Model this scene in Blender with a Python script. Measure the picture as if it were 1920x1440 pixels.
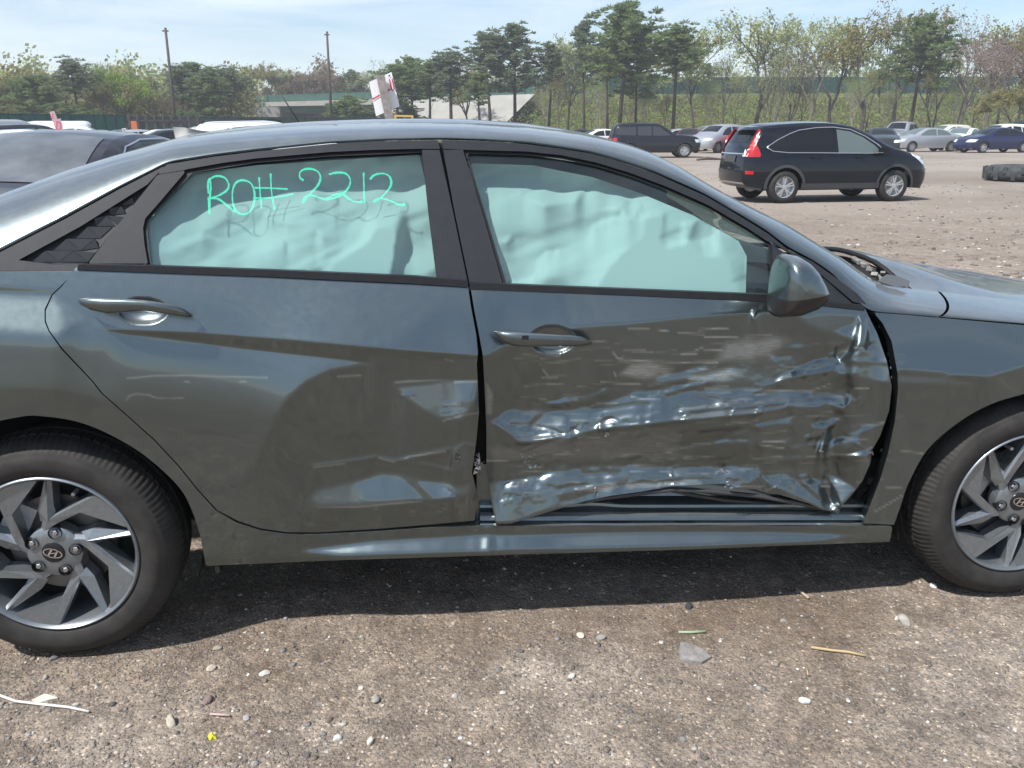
import bpy, bmesh, math, random
import numpy as np
from mathutils import Vector, Matrix

# ---------------------------------------------------------------- camera, sky, sun, exposure
scene = bpy.context.scene
for o in list(bpy.data.objects): bpy.data.objects.remove(o)
C = scene.collection
R = math.radians

F_PX, CX, CY, CZ = 1561.26, 0.98638, -2.06386, 1.37015       # focal length in photo pixels, camera position
YAW, PITCH, ROLL = 0.10775, 0.29558, -0.0032857
_fw = np.array([math.sin(YAW)*math.cos(PITCH), math.cos(YAW)*math.cos(PITCH), -math.sin(PITCH)])
_r = np.array([math.cos(YAW), -math.sin(YAW), 0.0]); _u = np.cross(_r, _fw)
_r2 = _r*math.cos(ROLL)+_u*math.sin(ROLL); _u2 = -_r*math.sin(ROLL)+_u*math.cos(ROLL)
CAM = np.array([CX, CY, CZ])
cam_d = bpy.data.cameras.new('camera'); cam = bpy.data.objects.new('camera', cam_d); C.objects.link(cam)
cam_d.sensor_width = 36; cam_d.lens = F_PX/1920*36; cam_d.clip_start = 0.05; cam_d.clip_end = 3000
cam.matrix_world = Matrix(((_r2[0], _u2[0], -_fw[0], CX), (_r2[1], _u2[1], -_fw[1], CY), (_r2[2], _u2[2], -_fw[2], CZ), (0, 0, 0, 1)))
scene.camera = cam
scene.render.resolution_x = 1024; scene.render.resolution_y = 768

SUN = Vector((-0.48, -0.32, 0.82)).normalized()               # towards the sun
world = bpy.data.worlds.new('World'); scene.world = world; world.use_nodes = True
nt = world.node_tree; nt.nodes.clear()
w_out = nt.nodes.new('ShaderNodeOutputWorld'); w_bg = nt.nodes.new('ShaderNodeBackground')
w_sky = nt.nodes.new('ShaderNodeTexSky'); w_sky.sky_type = 'NISHITA'; w_sky.sun_disc = False
w_sky.sun_elevation = math.asin(SUN.z); w_sky.sun_rotation = math.atan2(SUN.x, SUN.y)
w_sky.air_density = 1.0; w_sky.dust_density = 0.25; w_sky.ozone_density = 2.5
w_bg.inputs['Strength'].default_value = 0.118
# thin high cloud over the blue
w_tc = nt.nodes.new('ShaderNodeTexCoord'); w_map = nt.nodes.new('ShaderNodeMapping'); w_map.inputs['Scale'].default_value = (1.1, 1.1, 5.5)
w_no = nt.nodes.new('ShaderNodeTexNoise'); w_no.inputs['Scale'].default_value = 2.1; w_no.inputs['Detail'].default_value = 7; w_no.inputs['Roughness'].default_value = 0.6; w_no.inputs['Distortion'].default_value = 0.6
w_cr = nt.nodes.new('ShaderNodeValToRGB'); w_cr.color_ramp.elements[0].position = 0.40; w_cr.color_ramp.elements[1].position = 0.72
w_cr.color_ramp.elements[0].color = (0.07, 0.07, 0.07, 1); w_cr.color_ramp.elements[1].color = (0.8, 0.8, 0.8, 1)
w_mx = nt.nodes.new('ShaderNodeMix'); w_mx.data_type = 'RGBA'; w_mx.inputs['B'].default_value = (7.2, 7.8, 8.5, 1)
nt.links.new(w_tc.outputs['Generated'], w_map.inputs['Vector']); nt.links.new(w_map.outputs[0], w_no.inputs['Vector'])
nt.links.new(w_no.outputs['Fac'], w_cr.inputs[0]); nt.links.new(w_cr.outputs[0], w_mx.inputs['Factor'])
nt.links.new(w_sky.outputs[0], w_mx.inputs['A']); nt.links.new(w_mx.outputs['Result'], w_bg.inputs['Color']); nt.links.new(w_bg.outputs[0], w_out.inputs[0])

sun_d = bpy.data.lights.new('sun', 'SUN'); sun_d.energy = 5.0; sun_d.angle = R(1.5); sun_d.color = (1.0, 0.965, 0.92)
sun = bpy.data.objects.new('sun', sun_d); C.objects.link(sun); sun.rotation_euler = SUN.to_track_quat('Z', 'Y').to_euler()
scene.view_settings.view_transform = 'Standard'; scene.view_settings.look = 'None'
scene.view_settings.exposure = 0.38; scene.view_settings.gamma = 1.0
scene.render.engine = 'CYCLES'; scene.cycles.max_bounces = 8; scene.cycles.transparent_max_bounces = 16

# ---------------------------------------------------------------- survey of the photograph: pixel -> place
def rays(u, v):
    u = np.asarray(u, float); v = np.asarray(v, float)
    return _fw + _r2*((u-960)/F_PX)[..., None] + _u2*((720-v)/F_PX)[..., None]
def un(u, v, y):                                              # the point of a pixel on the upright plane at depth y
    d = rays(u, v); t = (np.asarray(y, float)-CY)/d[..., 1]
    return CAM + d*t[..., None]
def unz(u, v, z=0.0):                                         # on the level plane at height z
    d = rays(u, v); t = (z-CZ)/d[..., 2]; return CAM + d*t[..., None]
GK, G0 = 0.50, 0.045
def belt_z(x): return 1.064-0.066*x
def ung(u, v, off=0.0):                                       # on the leaning plane of the side windows
    d = rays(u, v); n = np.array([-GK*0.066, 1.0, -GK]); k = G0+off-GK*1.064
    t = (k-(CAM@n))/(d@n); return CAM + d*t[..., None]
def proj(P):
    d = np.asarray(P, float)-CAM; z = d@_fw
    return np.stack([960+F_PX*(d@_r2)/z, 720-F_PX*(d@_u2)/z], -1)
def far(u, dist, z=0.0):                                      # place on the ground in picture column u, dist metres away
    d = rays(np.float64(u), np.float64(240.0)); h = np.array([d[0], d[1]]); h = h/np.linalg.norm(h)
    return Vector((CX+h[0]*dist, CY+h[1]*dist, z))
def hz(v, dist, u=960):                                       # height seen at picture row v at that distance
    d = rays(np.float64(u), np.float64(v)); return CZ + dist*d[2]/math.hypot(d[0], d[1])
def Zm(x0, y0, s): return lambda pts: [(x0+a/s, y0+b/s) for a, b in pts]
def lin(pts, x):
    p = sorted(pts); return np.interp(x, [a for a, b in p], [b for a, b in p])

# ---------------------------------------------------------------- object helpers
def link(name, me, mat=None, parent=None):
    o = bpy.data.objects.new(name, me); C.objects.link(o)
    if mat is not None and len(me.materials) == 0: me.materials.append(mat)
    if parent is not None: o.parent = parent
    return o
def mesh(name, verts, faces, mat=None, parent=None, smooth=True):
    me = bpy.data.meshes.new(name)
    me.from_pydata([tuple(map(float, p)) for p in verts], [], [tuple(int(i) for i in f) for f in faces]); me.update()
    if smooth: me.shade_smooth()
    return link(name, me, mat, parent)
def thing(name, label, cat, loc=(0, 0, 0), rz=0.0, group=None):
    o = bpy.data.objects.new(name, None); C.objects.link(o); o.location = loc; o.rotation_euler = (0, 0, rz); o.empty_display_size = 0.2
    o['label'] = label; o['category'] = cat
    if group: o['group'] = group
    return o
def tag(o, label, cat, group=None):
    o['label'] = label; o['category'] = cat
    if group: o['group'] = group
    return o
def struct(o, kind='structure'): o['kind'] = kind; return o
def part_empty(name, parent, loc=(0, 0, 0)):
    o = bpy.data.objects.new(name, None); C.objects.link(o); o.parent = parent; o.location = loc; o.empty_display_size = 0.1; return o
class MB:                                                     # collects boxes, tubes, lofts into one mesh
    def __init__(s): s.v = []; s.f = []
    def add(s, vs, fs):
        b = len(s.v); s.v += [tuple(map(float, p)) for p in vs]; s.f += [tuple(b+i for i in f) for f in fs]; return s
    def box(s, c, d, rz=0.0, ry=0.0):
        M = Matrix.Rotation(rz, 3, 'Z') @ Matrix.Rotation(ry, 3, 'Y'); vs = []
        for i in (-1, 1):
            for j in (-1, 1):
                for k in (-1, 1): vs.append(Vector(c)+M @ Vector((i*d[0]/2, j*d[1]/2, k*d[2]/2)))
        return s.add(vs, [(0, 1, 3, 2), (4, 6, 7, 5), (0, 4, 5, 1), (2, 3, 7, 6), (0, 2, 6, 4), (1, 5, 7, 3)])
    def tube(s, pts, rad, n=6, cap=True):
        pts = [Vector(p) for p in pts]; rad = rad if hasattr(rad, '__len__') else [rad]*len(pts); rings = []
        for i, p in enumerate(pts):
            d = (pts[min(i+1, len(pts)-1)]-pts[max(i-1, 0)])
            d = d.normalized() if d.length > 1e-9 else Vector((0, 0, 1))
            a = d.orthogonal() if i == 0 else (pa - d*pa.dot(d))
            a = a.normalized() if a.length > 1e-6 else d.orthogonal().normalized(); pa = a; b = d.cross(a)
            rings.append([p+(a*math.cos(2*math.pi*k/n)+b*math.sin(2*math.pi*k/n))*rad[i] for k in range(n)])
        return s.loft(rings, closed=True, cap=cap)
    def loft(s, rings, closed=False, cap=False):
        n = len(rings[0]); vs = [p for r in rings for p in r]; fs = []
        for i in range(len(rings)-1):
            for k in range(n if closed else n-1):
                k2 = (k+1) % n; fs.append((i*n+k, i*n+k2, (i+1)*n+k2, (i+1)*n+k))
        if cap: fs.append(tuple(range(n))[::-1]); fs.append(tuple((len(rings)-1)*n+k for k in range(n)))
        return s.add(vs, fs)
    def lathe(s, prof, n=48, axis='Y', c=(0, 0, 0), closed=True):        # prof: (radius, along)
        rings = []
        for r, h in prof:
            ring = []
            for k in range(n):
                a = 2*math.pi*k/n
                q = (r*math.cos(a), h, r*math.sin(a)) if axis == 'Y' else (r*math.cos(a), r*math.sin(a), h)
                ring.append((c[0]+q[0], c[1]+q[1], c[2]+q[2]))
            rings.append(ring)
        return s.loft(rings, closed=True)
    def prism(s, poly, h0, h1, fn):                           # fn(p, h) -> 3d point
        n = len(poly); vs = [fn(p, h0) for p in poly]+[fn(p, h1) for p in poly]
        return s.add(vs, [tuple(range(n)), tuple(range(2*n-1, n-1, -1))]+[(i, (i+1) % n+0, (i+1) % n+n, i+n) for i in range(n)])
    def build(s, name, mat=None, parent=None, smooth=False, angle=None):
        o = mesh(name, s.v, s.f, mat, parent, smooth)
        bm = bmesh.new(); bm.from_mesh(o.data); bmesh.ops.recalc_face_normals(bm, faces=bm.faces[:]); bm.to_mesh(o.data); bm.free()
        if smooth:
            o.data.shade_smooth()
            if angle is not None: o.data.set_sharp_from_angle(angle=R(angle))
        return o
def copy_tree(o, parent=None):
    c = o.copy(); C.objects.link(c); c.parent = parent
    for ch in list(o.children): copy_tree(ch, c)
    return c

# ---------------------------------------------------------------- materials
MATS = {}
def N(nt, t, **kw):
    n = nt.nodes.new(t)
    for k, v in kw.items():
        if k in n.inputs.keys(): n.inputs[k].default_value = v
        else: setattr(n, k, v)
    return n
def pbr(name, col, rough=0.6, metal=0.0, coat=0.0, noise=None, bump=None, spec=0.4, emit=None, coat_rough=0.03, trans=0.0):
    """noise=(scale, amount) varies the colour; bump=(scale, strength, distance)"""
    if name in MATS: return MATS[name]
    m = bpy.data.materials.new(name); m.use_nodes = True; nt = m.node_tree; b = nt.nodes['Principled BSDF']
    b.inputs['Base Color'].default_value = (*col, 1); b.inputs['Roughness'].default_value = rough; b.inputs['Metallic'].default_value = metal
    b.inputs['Coat Weight'].default_value = coat; b.inputs['Coat Roughness'].default_value = coat_rough; b.inputs['Specular IOR Level'].default_value = spec
    if trans: b.inputs['Transmission Weight'].default_value = trans
    tc = nt.nodes.new('ShaderNodeTexCoord')
    if noise:
        n = N(nt, 'ShaderNodeTexNoise', Scale=noise[0], Detail=6.0, Roughness=0.65); nt.links.new(tc.outputs['Object'], n.inputs['Vector'])
        r = nt.nodes.new('ShaderNodeValToRGB'); a = noise[1]
        r.color_ramp.elements[0].position = 0.3; r.color_ramp.elements[1].position = 0.7
        r.color_ramp.elements[0].color = (*[c*(1-a) for c in col], 1); r.color_ramp.elements[1].color = (*[min(1, c*(1+a)) for c in col], 1)
        nt.links.new(n.outputs['Fac'], r.inputs[0]); nt.links.new(r.outputs[0], b.inputs['Base Color'])
    if bump:
        n2 = N(nt, 'ShaderNodeTexNoise', Scale=bump[0], Detail=4.0); nt.links.new(tc.outputs['Object'], n2.inputs['Vector'])
        bp = N(nt, 'ShaderNodeBump', Strength=bump[1], Distance=bump[2]); nt.links.new(n2.outputs['Fac'], bp.inputs['Height']); nt.links.new(bp.outputs[0], b.inputs['Normal'])
    if emit: b.inputs['Emission Color'].default_value = (*emit[0], 1); b.inputs['Emission Strength'].default_value = emit[1]
    MATS[name] = m; return m
def glass_mat(name, tint, refl=1.0, dirt=0.0, dirtcol=(0.3, 0.3, 0.3)):
    if name in MATS: return MATS[name]
    m = bpy.data.materials.new(name); m.use_nodes = True; nt = m.node_tree; nt.nodes.clear()
    out = nt.nodes.new('ShaderNodeOutputMaterial'); tr = N(nt, 'ShaderNodeBsdfTransparent'); tr.inputs[0].default_value = (*tint, 1)
    gl = N(nt, 'ShaderNodeBsdfGlossy', Roughness=0.02); gl.inputs['Color'].default_value = (refl, refl, refl, 1)
    lw = N(nt, 'ShaderNodeLayerWeight', Blend=0.5); pw = N(nt, 'ShaderNodeMath', operation='POWER'); pw.inputs[1].default_value = 5.0; nt.links.new(lw.outputs['Facing'], pw.inputs[0]); fr = N(nt, 'ShaderNodeMath', operation='MULTIPLY_ADD'); fr.inputs[1].default_value = 0.93; fr.inputs[2].default_value = 0.06; nt.links.new(pw.outputs[0], fr.inputs[0]); mx = nt.nodes.new('ShaderNodeMixShader')
    nt.links.new(fr.outputs[0], mx.inputs[0]); nt.links.new(tr.outputs[0], mx.inputs[1]); nt.links.new(gl.outputs[0], mx.inputs[2]); last = mx
    if dirt > 0:
        df = N(nt, 'ShaderNodeBsdfDiffuse'); df.inputs[0].default_value = (*dirtcol, 1); tc = nt.nodes.new('ShaderNodeTexCoord')
        n = N(nt, 'ShaderNodeTexNoise', Scale=3.0, Detail=8.0, Roughness=0.7); nt.links.new(tc.outputs['Object'], n.inputs['Vector'])
        mr = N(nt, 'ShaderNodeMapRange'); mr.inputs[1].default_value = 0.25; mr.inputs[2].default_value = 0.8; mr.inputs[3].default_value = dirt*0.5; mr.inputs[4].default_value = min(1, dirt*1.4)
        nt.links.new(n.outputs['Fac'], mr.inputs[0]); m2 = nt.nodes.new('ShaderNodeMixShader')
        nt.links.new(mr.outputs[0], m2.inputs[0]); nt.links.new(mx.outputs[0], m2.inputs[1]); nt.links.new(df.outputs[0], m2.inputs[2]); last = m2
    nt.links.new(last.outputs[0], out.inputs[0]); MATS[name] = m; return m

def car_paint():
    """grey-green metallic paint: flakes under clear coat, dust that also paints in sky light, with scuffs and dust read from the panel's own attributes"""
    m = bpy.data.materials.new('grey_paint'); m.use_nodes = True; nt = m.node_tree; b = nt.nodes['Principled BSDF']
    tc = nt.nodes.new('ShaderNodeTexCoord')
    at = nt.nodes.new('ShaderNodeAttribute'); at.attribute_name = 'scuff'
    n1 = N(nt, 'ShaderNodeTexNoise', Scale=55.0, Detail=6.0, Roughness=0.7); nt.links.new(tc.outputs['Object'], n1.inputs['Vector'])
    mp = nt.nodes.new('ShaderNodeMapping'); mp.inputs['Scale'].default_value = (10, 10, 160); nt.links.new(tc.outputs['Object'], mp.inputs['Vector'])
    n2 = N(nt, 'ShaderNodeTexNoise', Scale=3.0, Detail=5.0, Roughness=0.75); nt.links.new(mp.outputs[0], n2.inputs['Vector'])
    mul = N(nt, 'ShaderNodeMath', operation='MULTIPLY'); nt.links.new(at.outputs['Fac'], mul.inputs[0])
    mr = N(nt, 'ShaderNodeMapRange'); mr.inputs[1].default_value = 0.35; mr.inputs[2].default_value = 0.62; nt.links.new(n2.outputs['Fac'], mr.inputs[0])
    ad = N(nt, 'ShaderNodeMath', operation='MULTIPLY_ADD'); ad.inputs[1].default_value = 0.75; ad.inputs[2].default_value = 0.35; nt.links.new(mr.outputs[0], ad.inputs[0]); nt.links.new(ad.outputs[0], mul.inputs[1])
    # dust and pollen on what faces up, also painting in missing sky light
    ge = nt.nodes.new('ShaderNodeNewGeometry'); sz = nt.nodes.new('ShaderNodeSeparateXYZ'); nt.links.new(ge.outputs['Normal'], sz.inputs[0])
    du = N(nt, 'ShaderNodeMapRange'); du.inputs[1].default_value = 0.55; du.inputs[2].default_value = 0.97; du.inputs[3].default_value = 0.015; du.inputs[4].default_value = 0.46; nt.links.new(sz.outputs['Z'], du.inputs[0])
    n3 = N(nt, 'ShaderNodeTexNoise', Scale=7.0, Detail=8.0, Roughness=0.7); nt.links.new(tc.outputs['Object'], n3.inputs['Vector'])
    dm = N(nt, 'ShaderNodeMapRange'); dm.inputs[1].default_value = 0.3; dm.inputs[2].default_value = 0.7; dm.inputs[3].default_value = 0.6; dm.inputs[4].default_value = 1.1; nt.links.new(n3.outputs['Fac'], dm.inputs[0])
    d2 = N(nt, 'ShaderNodeMath', operation='MULTIPLY'); nt.links.new(du.outputs[0], d2.inputs[0]); nt.links.new(dm.outputs[0], d2.inputs[1])
    mxd = N(nt, 'ShaderNodeMath', operation='MAXIMUM'); nt.links.new(mul.outputs[0], mxd.inputs[0]); nt.links.new(d2.outputs[0], mxd.inputs[1])
    cl = nt.nodes.new('ShaderNodeClamp'); nt.links.new(mxd.outputs[0], cl.inputs[0])
    mx = nt.nodes.new('ShaderNodeMix'); mx.data_type = 'RGBA'; mx.inputs['A'].default_value = (0.108, 0.137, 0.143, 1); mx.inputs['B'].default_value = (0.43, 0.44, 0.43, 1)
    nt.links.new(cl.outputs[0], mx.inputs['Factor']); nt.links.new(mx.outputs['Result'], b.inputs['Base Color'])
    mt = N(nt, 'ShaderNodeMapRange'); mt.inputs[3].default_value = 0.97; mt.inputs[4].default_value = 0.25; nt.links.new(cl.outputs[0], mt.inputs[0]); nt.links.new(mt.outputs[0], b.inputs['Metallic'])
    ro = N(nt, 'ShaderNodeMapRange'); ro.inputs[1].default_value = 0.3; ro.inputs[2].default_value = 0.8; ro.inputs[3].default_value = 0.31; ro.inputs[4].default_value = 0.39; nt.links.new(n1.outputs['Fac'], ro.inputs[0]); nt.links.new(ro.outputs[0], b.inputs['Roughness'])
    ct = N(nt, 'ShaderNodeMapRange'); ct.inputs[3].default_value = 1.0; ct.inputs[4].default_value = 0.1; nt.links.new(cl.outputs[0], ct.inputs[0]); nt.links.new(ct.outputs[0], b.inputs['Coat Weight'])
    b.inputs['Coat Roughness'].default_value = 0.04; b.inputs['Coat IOR'].default_value = 1.6
    return m
# ---------------------------------------------------------------- ground
M_black = pbr('black_rubber_trim', (0.012, 0.012, 0.013), 0.45)
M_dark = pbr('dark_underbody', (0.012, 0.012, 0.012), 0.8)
PAINT = car_paint()
def ground_material():
    m = bpy.data.materials.new('gravel_lot'); m.use_nodes = True; nt = m.node_tree; b = nt.nodes['Principled BSDF']
    tc = nt.nodes.new('ShaderNodeTexCoord'); P = tc.outputs['Object']
    def no(scale, det=8.0, ro=0.65, dist=0.0):
        n = N(nt, 'ShaderNodeTexNoise', Scale=scale, Detail=det, Roughness=ro, Distortion=dist); nt.links.new(P, n.inputs['Vector']); return n
    def ramp(src, stops):
        r = nt.nodes.new('ShaderNodeValToRGB'); e = r.color_ramp.elements
        while len(e) < len(stops): e.new(0.5)
        for i, (p, c) in enumerate(stops): e[i].position = p; e[i].color = (*c, 1)
        nt.links.new(src, r.inputs[0]); return r
    def mix(f, a, bb, blend='MIX'):
        x = nt.nodes.new('ShaderNodeMix'); x.data_type = 'RGBA'; x.blend_type = blend
        if isinstance(f, float): x.inputs['Factor'].default_value = f
        else: nt.links.new(f, x.inputs['Factor'])
        for s, q in (('A', a), ('B', bb)):
            if isinstance(q, tuple): x.inputs[s].default_value = (*q, 1)
            else: nt.links.new(q, x.inputs[s])
        return x.outputs['Result']
    big = ramp(no(1.1, 7, 0.65, 0.5).outputs['Fac'], [(0.3, (0.195, 0.157, 0.124)), (0.5, (0.272, 0.232, 0.194)), (0.7, (0.345, 0.305, 0.266))])
    mid = ramp(no(7.0, 8, 0.7).outputs['Fac'], [(0.3, (0.52, 0.49, 0.47)), (0.5, (1.0, 0.98, 0.96)), (0.7, (1.5, 1.48, 1.45))])
    col = mix(0.85, big.outputs[0], mid.outputs[0], 'MULTIPLY')
    fine = ramp(no(85.0, 6, 0.8).outputs['Fac'], [(0.3, (0.45, 0.44, 0.43)), (0.52, (1.0, 1.0, 1.0)), (0.75, (1.65, 1.6, 1.55))])
    col = mix(0.8, col, fine.outputs[0], 'MULTIPLY')
    v = N(nt, 'ShaderNodeTexVoronoi', Scale=150.0); nt.links.new(P, v.inputs['Vector'])           # grains, each its own shade
    hs = nt.nodes.new('ShaderNodeSeparateColor'); nt.links.new(v.outputs['Color'], hs.inputs[0])
    gr = ramp(hs.outputs[0], [(0.0, (0.70, 0.70, 0.71)), (0.45, (0.97, 0.95, 0.93)), (0.8, (1.12, 1.10, 1.07)), (0.95, (1.2, 1.18, 1.15)), (0.975, (2.1, 2.05, 2.0)), (1.0, (2.4, 2.35, 2.3))])
    col = mix(0.75, col, gr.outputs[0], 'MULTIPLY')
    v2 = N(nt, 'ShaderNodeTexVoronoi', Scale=52.0); nt.links.new(P, v2.inputs['Vector'])
    hs2 = nt.nodes.new('ShaderNodeSeparateColor'); nt.links.new(v2.outputs['Color'], hs2.inputs[0])
    gr2 = ramp(hs2.outputs[1], [(0.0, (0.72, 0.72, 0.74)), (0.6, (1.0, 0.98, 0.95)), (0.95, (1.1, 1.08, 1.05)), (1.0, (1.6, 1.55, 1.5))])
    col = mix(0.6, col, gr2.outputs[0], 'MULTIPLY')
    # far off the lot is paler and dustier, with a lighter driven lane
    sx = nt.nodes.new('ShaderNodeSeparateXYZ'); nt.links.new(P, sx.inputs[0])
    mr = N(nt, 'ShaderNodeMapRange'); mr.inputs[1].default_value = 3.0; mr.inputs[2].default_value = 16.0; nt.links.new(sx.outputs['Y'], mr.inputs[0])
    lane = ramp(no(0.16, 5, 0.6, 0.5).outputs['Fac'], [(0.35, (0.225, 0.193, 0.163)), (0.6, (0.31, 0.275, 0.238))])
    spk = ramp(no(20.0, 9, 0.85).outputs['Fac'], [(0.3, (0.55, 0.53, 0.52)), (0.5, (0.97, 0.95, 0.93)), (0.7, (1.5, 1.47, 1.45))])
    farc = mix(0.9, lane.outputs[0], spk.outputs[0], 'MULTIPLY')
    col = mix(mr.outputs[0], col, farc)
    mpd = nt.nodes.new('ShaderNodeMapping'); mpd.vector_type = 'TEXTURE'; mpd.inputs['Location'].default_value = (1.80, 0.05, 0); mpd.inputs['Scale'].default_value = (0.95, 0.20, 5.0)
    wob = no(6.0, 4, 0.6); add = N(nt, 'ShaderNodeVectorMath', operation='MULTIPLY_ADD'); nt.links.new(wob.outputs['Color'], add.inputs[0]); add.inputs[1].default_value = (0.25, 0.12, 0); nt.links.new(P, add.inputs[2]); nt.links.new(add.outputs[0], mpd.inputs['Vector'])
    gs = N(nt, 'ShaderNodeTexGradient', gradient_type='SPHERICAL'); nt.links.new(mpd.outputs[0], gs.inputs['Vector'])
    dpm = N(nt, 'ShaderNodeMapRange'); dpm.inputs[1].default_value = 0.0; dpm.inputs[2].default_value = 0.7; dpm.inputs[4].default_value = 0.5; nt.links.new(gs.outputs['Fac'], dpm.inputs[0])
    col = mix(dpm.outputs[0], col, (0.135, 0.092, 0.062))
    nt.links.new(col, b.inputs['Base Color']); b.inputs['Roughness'].default_value = 0.92; b.inputs['Specular IOR Level'].default_value = 0.2
    b1 = N(nt, 'ShaderNodeBump', Strength=0.7, Distance=0.004); nt.links.new(v.outputs['Distance'], b1.inputs['Height']); b1.invert = True
    b2 = N(nt, 'ShaderNodeBump', Strength=0.8, Distance=0.012); nt.links.new(no(45.0, 8, 0.75).outputs['Fac'], b2.inputs['Height']); nt.links.new(b1.outputs[0], b2.inputs['Normal'])
    b3 = N(nt, 'ShaderNodeBump', Strength=0.6, Distance=0.05); nt.links.new(no(5.0, 6, 0.7).outputs['Fac'], b3.inputs['Height']); nt.links.new(b2.outputs[0], b3.inputs['Normal'])
    nt.links.new(b3.outputs[0], b.inputs['Normal'])
    return m
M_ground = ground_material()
def lattice_noise(shape_u, shape_v, u, v, seed):
    rs = np.random.RandomState(seed); L = rs.rand(256, 256)
    a = np.asarray(u)/shape_u+37.3; c = np.asarray(v)/shape_v+11.7
    i = np.floor(a).astype(int); j = np.floor(c).astype(int); fa = a-i; fc = c-j; fa = fa*fa*(3-2*fa); fc = fc*fc*(3-2*fc)
    g = lambda p, q: L[p % 256, q % 256]
    return (g(i, j)*(1-fa)*(1-fc)+g(i+1, j)*fa*(1-fc)+g(i, j+1)*(1-fa)*fc+g(i+1, j+1)*fa*fc)*2-1
def fbm(su, sv, u, v, seed, octs=4, gain=0.55):
    t = 0; a = 1; s = 0
    for k in range(octs): t = t+a*lattice_noise(su/2**k, sv/2**k, u, v, seed+k*13); s += a; a *= gain
    return t/s
def sstep_(a, b, x): t = np.clip((np.asarray(x)-a)/(b-a), 0, 1); return t*t*(3-2*t)
def ground_h(x, y):
    h = 0.014*fbm(1.3, 1.3, x, y, 5, 4)+0.006*fbm(0.17, 0.17, x, y, 9, 4, 0.7)
    dip = 0.05*sstep_(5, 14, y)*(1-sstep_(30, 46, y))
    return -dip+h*np.clip(1.0-np.hypot(x-1.2, y-1)/60, 0.1, 1)
def build_ground():
    # one sheet: fine near the camera, coarse towards the horizon
    def axis(lo, hi, c0, c1, fine):
        a = list(np.arange(c0, c1+1e-6, fine)); s = fine
        while a[-1] < hi: s *= 1.22; a.append(min(hi, a[-1]+s))
        s = fine
        while a[0] > lo: s *= 1.22; a.insert(0, max(lo, a[0]-s))
        return np.array(a)
    X = axis(-1500, 1500, -1.6, 3.6, 0.016); Y = axis(-1500, 1500, -1.6, 1.0, 0.016)
    XX, YY = np.meshgrid(X, Y); ZZ = ground_h(XX, YY)
    ny, nx = XX.shape; V = np.stack([XX, YY, ZZ], -1).reshape(-1, 3)
    idx = np.arange(nx*ny).reshape(ny, nx); F = np.stack([idx[:-1, :-1], idx[:-1, 1:], idx[1:, 1:], idx[1:, :-1]], -1).reshape(-1, 4)
    me = bpy.data.meshes.new('ground'); me.vertices.add(len(V)); me.vertices.foreach_set('co', V.ravel())
    me.loops.add(F.size); me.loops.foreach_set('vertex_index', F.ravel().astype(np.int32)); me.polygons.add(len(F))
    me.polygons.foreach_set('loop_start', np.arange(0, F.size, 4, dtype=np.int32)); me.polygons.foreach_set('loop_total', np.full(len(F), 4, np.int32))
    me.update(); me.validate(); me.shade_smooth(); return struct(link('ground', me, M_ground))
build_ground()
# ---------------------------------------------------------------- the damaged saloon: shape of its side, taken off the photograph
zA = Zm(880, 560, 2.286); zB = Zm(560, 520, 2.768); zC = Zm(900, 580, 4.571); zD = Zm(1280, 580, 4.571); zE = Zm(900, 780, 4.571)
zF = Zm(0, 480, 3.4286); zG = Zm(200, 640, 3.79); zH = Zm(1240, 830, 4.0); zI = Zm(820, 640, 3.894); zW = Zm(240, 260, 2.909); zX = Zm(840, 230, 2.667)
def sdf(poly, U, V):                                          # signed distance, positive inside
    P = np.array(poly, float); Q = np.roll(P, -1, 0); d2 = np.full(U.shape, 1e18); ins = np.zeros(U.shape, bool)
    for (ax, ay), (bx, by) in zip(P, Q):
        ex, ey = bx-ax, by-ay; L = ex*ex+ey*ey+1e-12
        t = np.clip(((U-ax)*ex+(V-ay)*ey)/L, 0, 1); d2 = np.minimum(d2, (U-ax-t*ex)**2+(V-ay-t*ey)**2)
        c = ((ay > V) != (by > V)); xi = ax+(V-ay)*ex/(ey if abs(ey) > 1e-12 else 1e-12); ins ^= c & (U < xi)
    return np.where(ins, 1, -1)*np.sqrt(d2)
def sdl(line, U, V):                                          # distance to a polyline
    d2 = np.full(U.shape, 1e18)
    for (ax, ay), (bx, by) in zip(line[:-1], line[1:]):
        ex, ey = bx-ax, by-ay; t = np.clip(((U-ax)*ex+(V-ay)*ey)/(ex*ex+ey*ey+1e-12), 0, 1); d2 = np.minimum(d2, (U-ax-t*ex)**2+(V-ay-t*ey)**2)
    return np.sqrt(d2)
def sstep(a, b, x): t = np.clip((x-a)/(b-a), 0, 1); return t*t*(3-2*t)

GS = 2.0; GU = np.arange(-900, 2701, GS); GV = np.arange(476, 1094, GS); UU, VV = np.meshgrid(GU, GV)
BELT = [(-900, 478), (-300, 498), (0, 508), (143, 507), (500, 521), (880, 541), (1440, 566), (1622, 583), (1920, 607), (2700, 668)]
CR1 = [(-900, 560), (-300, 600), (80, 612), (150, 617), (360, 625), (560, 640), (760, 658), (895, 668), (1100, 672), (1672, 700), (1920, 712), (2700, 740)]
CR2 = [(-900, 560), (-300, 600), (80, 612), (150, 617), (300, 634), (480, 657), (690, 681), (895, 676), (1100, 680), (1672, 708), (1920, 720), (2700, 748)]
vb = lin(BELT, UU); c1 = lin(CR1, UU); c2 = lin(CR2, UU)
TAU = 0.42-0.47*sstep(-20, 210, VV-c2)
TAU = TAU+(-0.46-TAU)*sstep(-2, 3, c2-VV)*sstep(1, 8, c2-c1)
TAU = TAU+(0.45+0.05*sstep(1, 0, (VV-vb)/np.maximum(c1-vb, 1))-TAU)*sstep(-3, 3, c1-VV)
TAU = TAU+(-0.10-TAU)*sstep(930, 985, VV)
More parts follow.
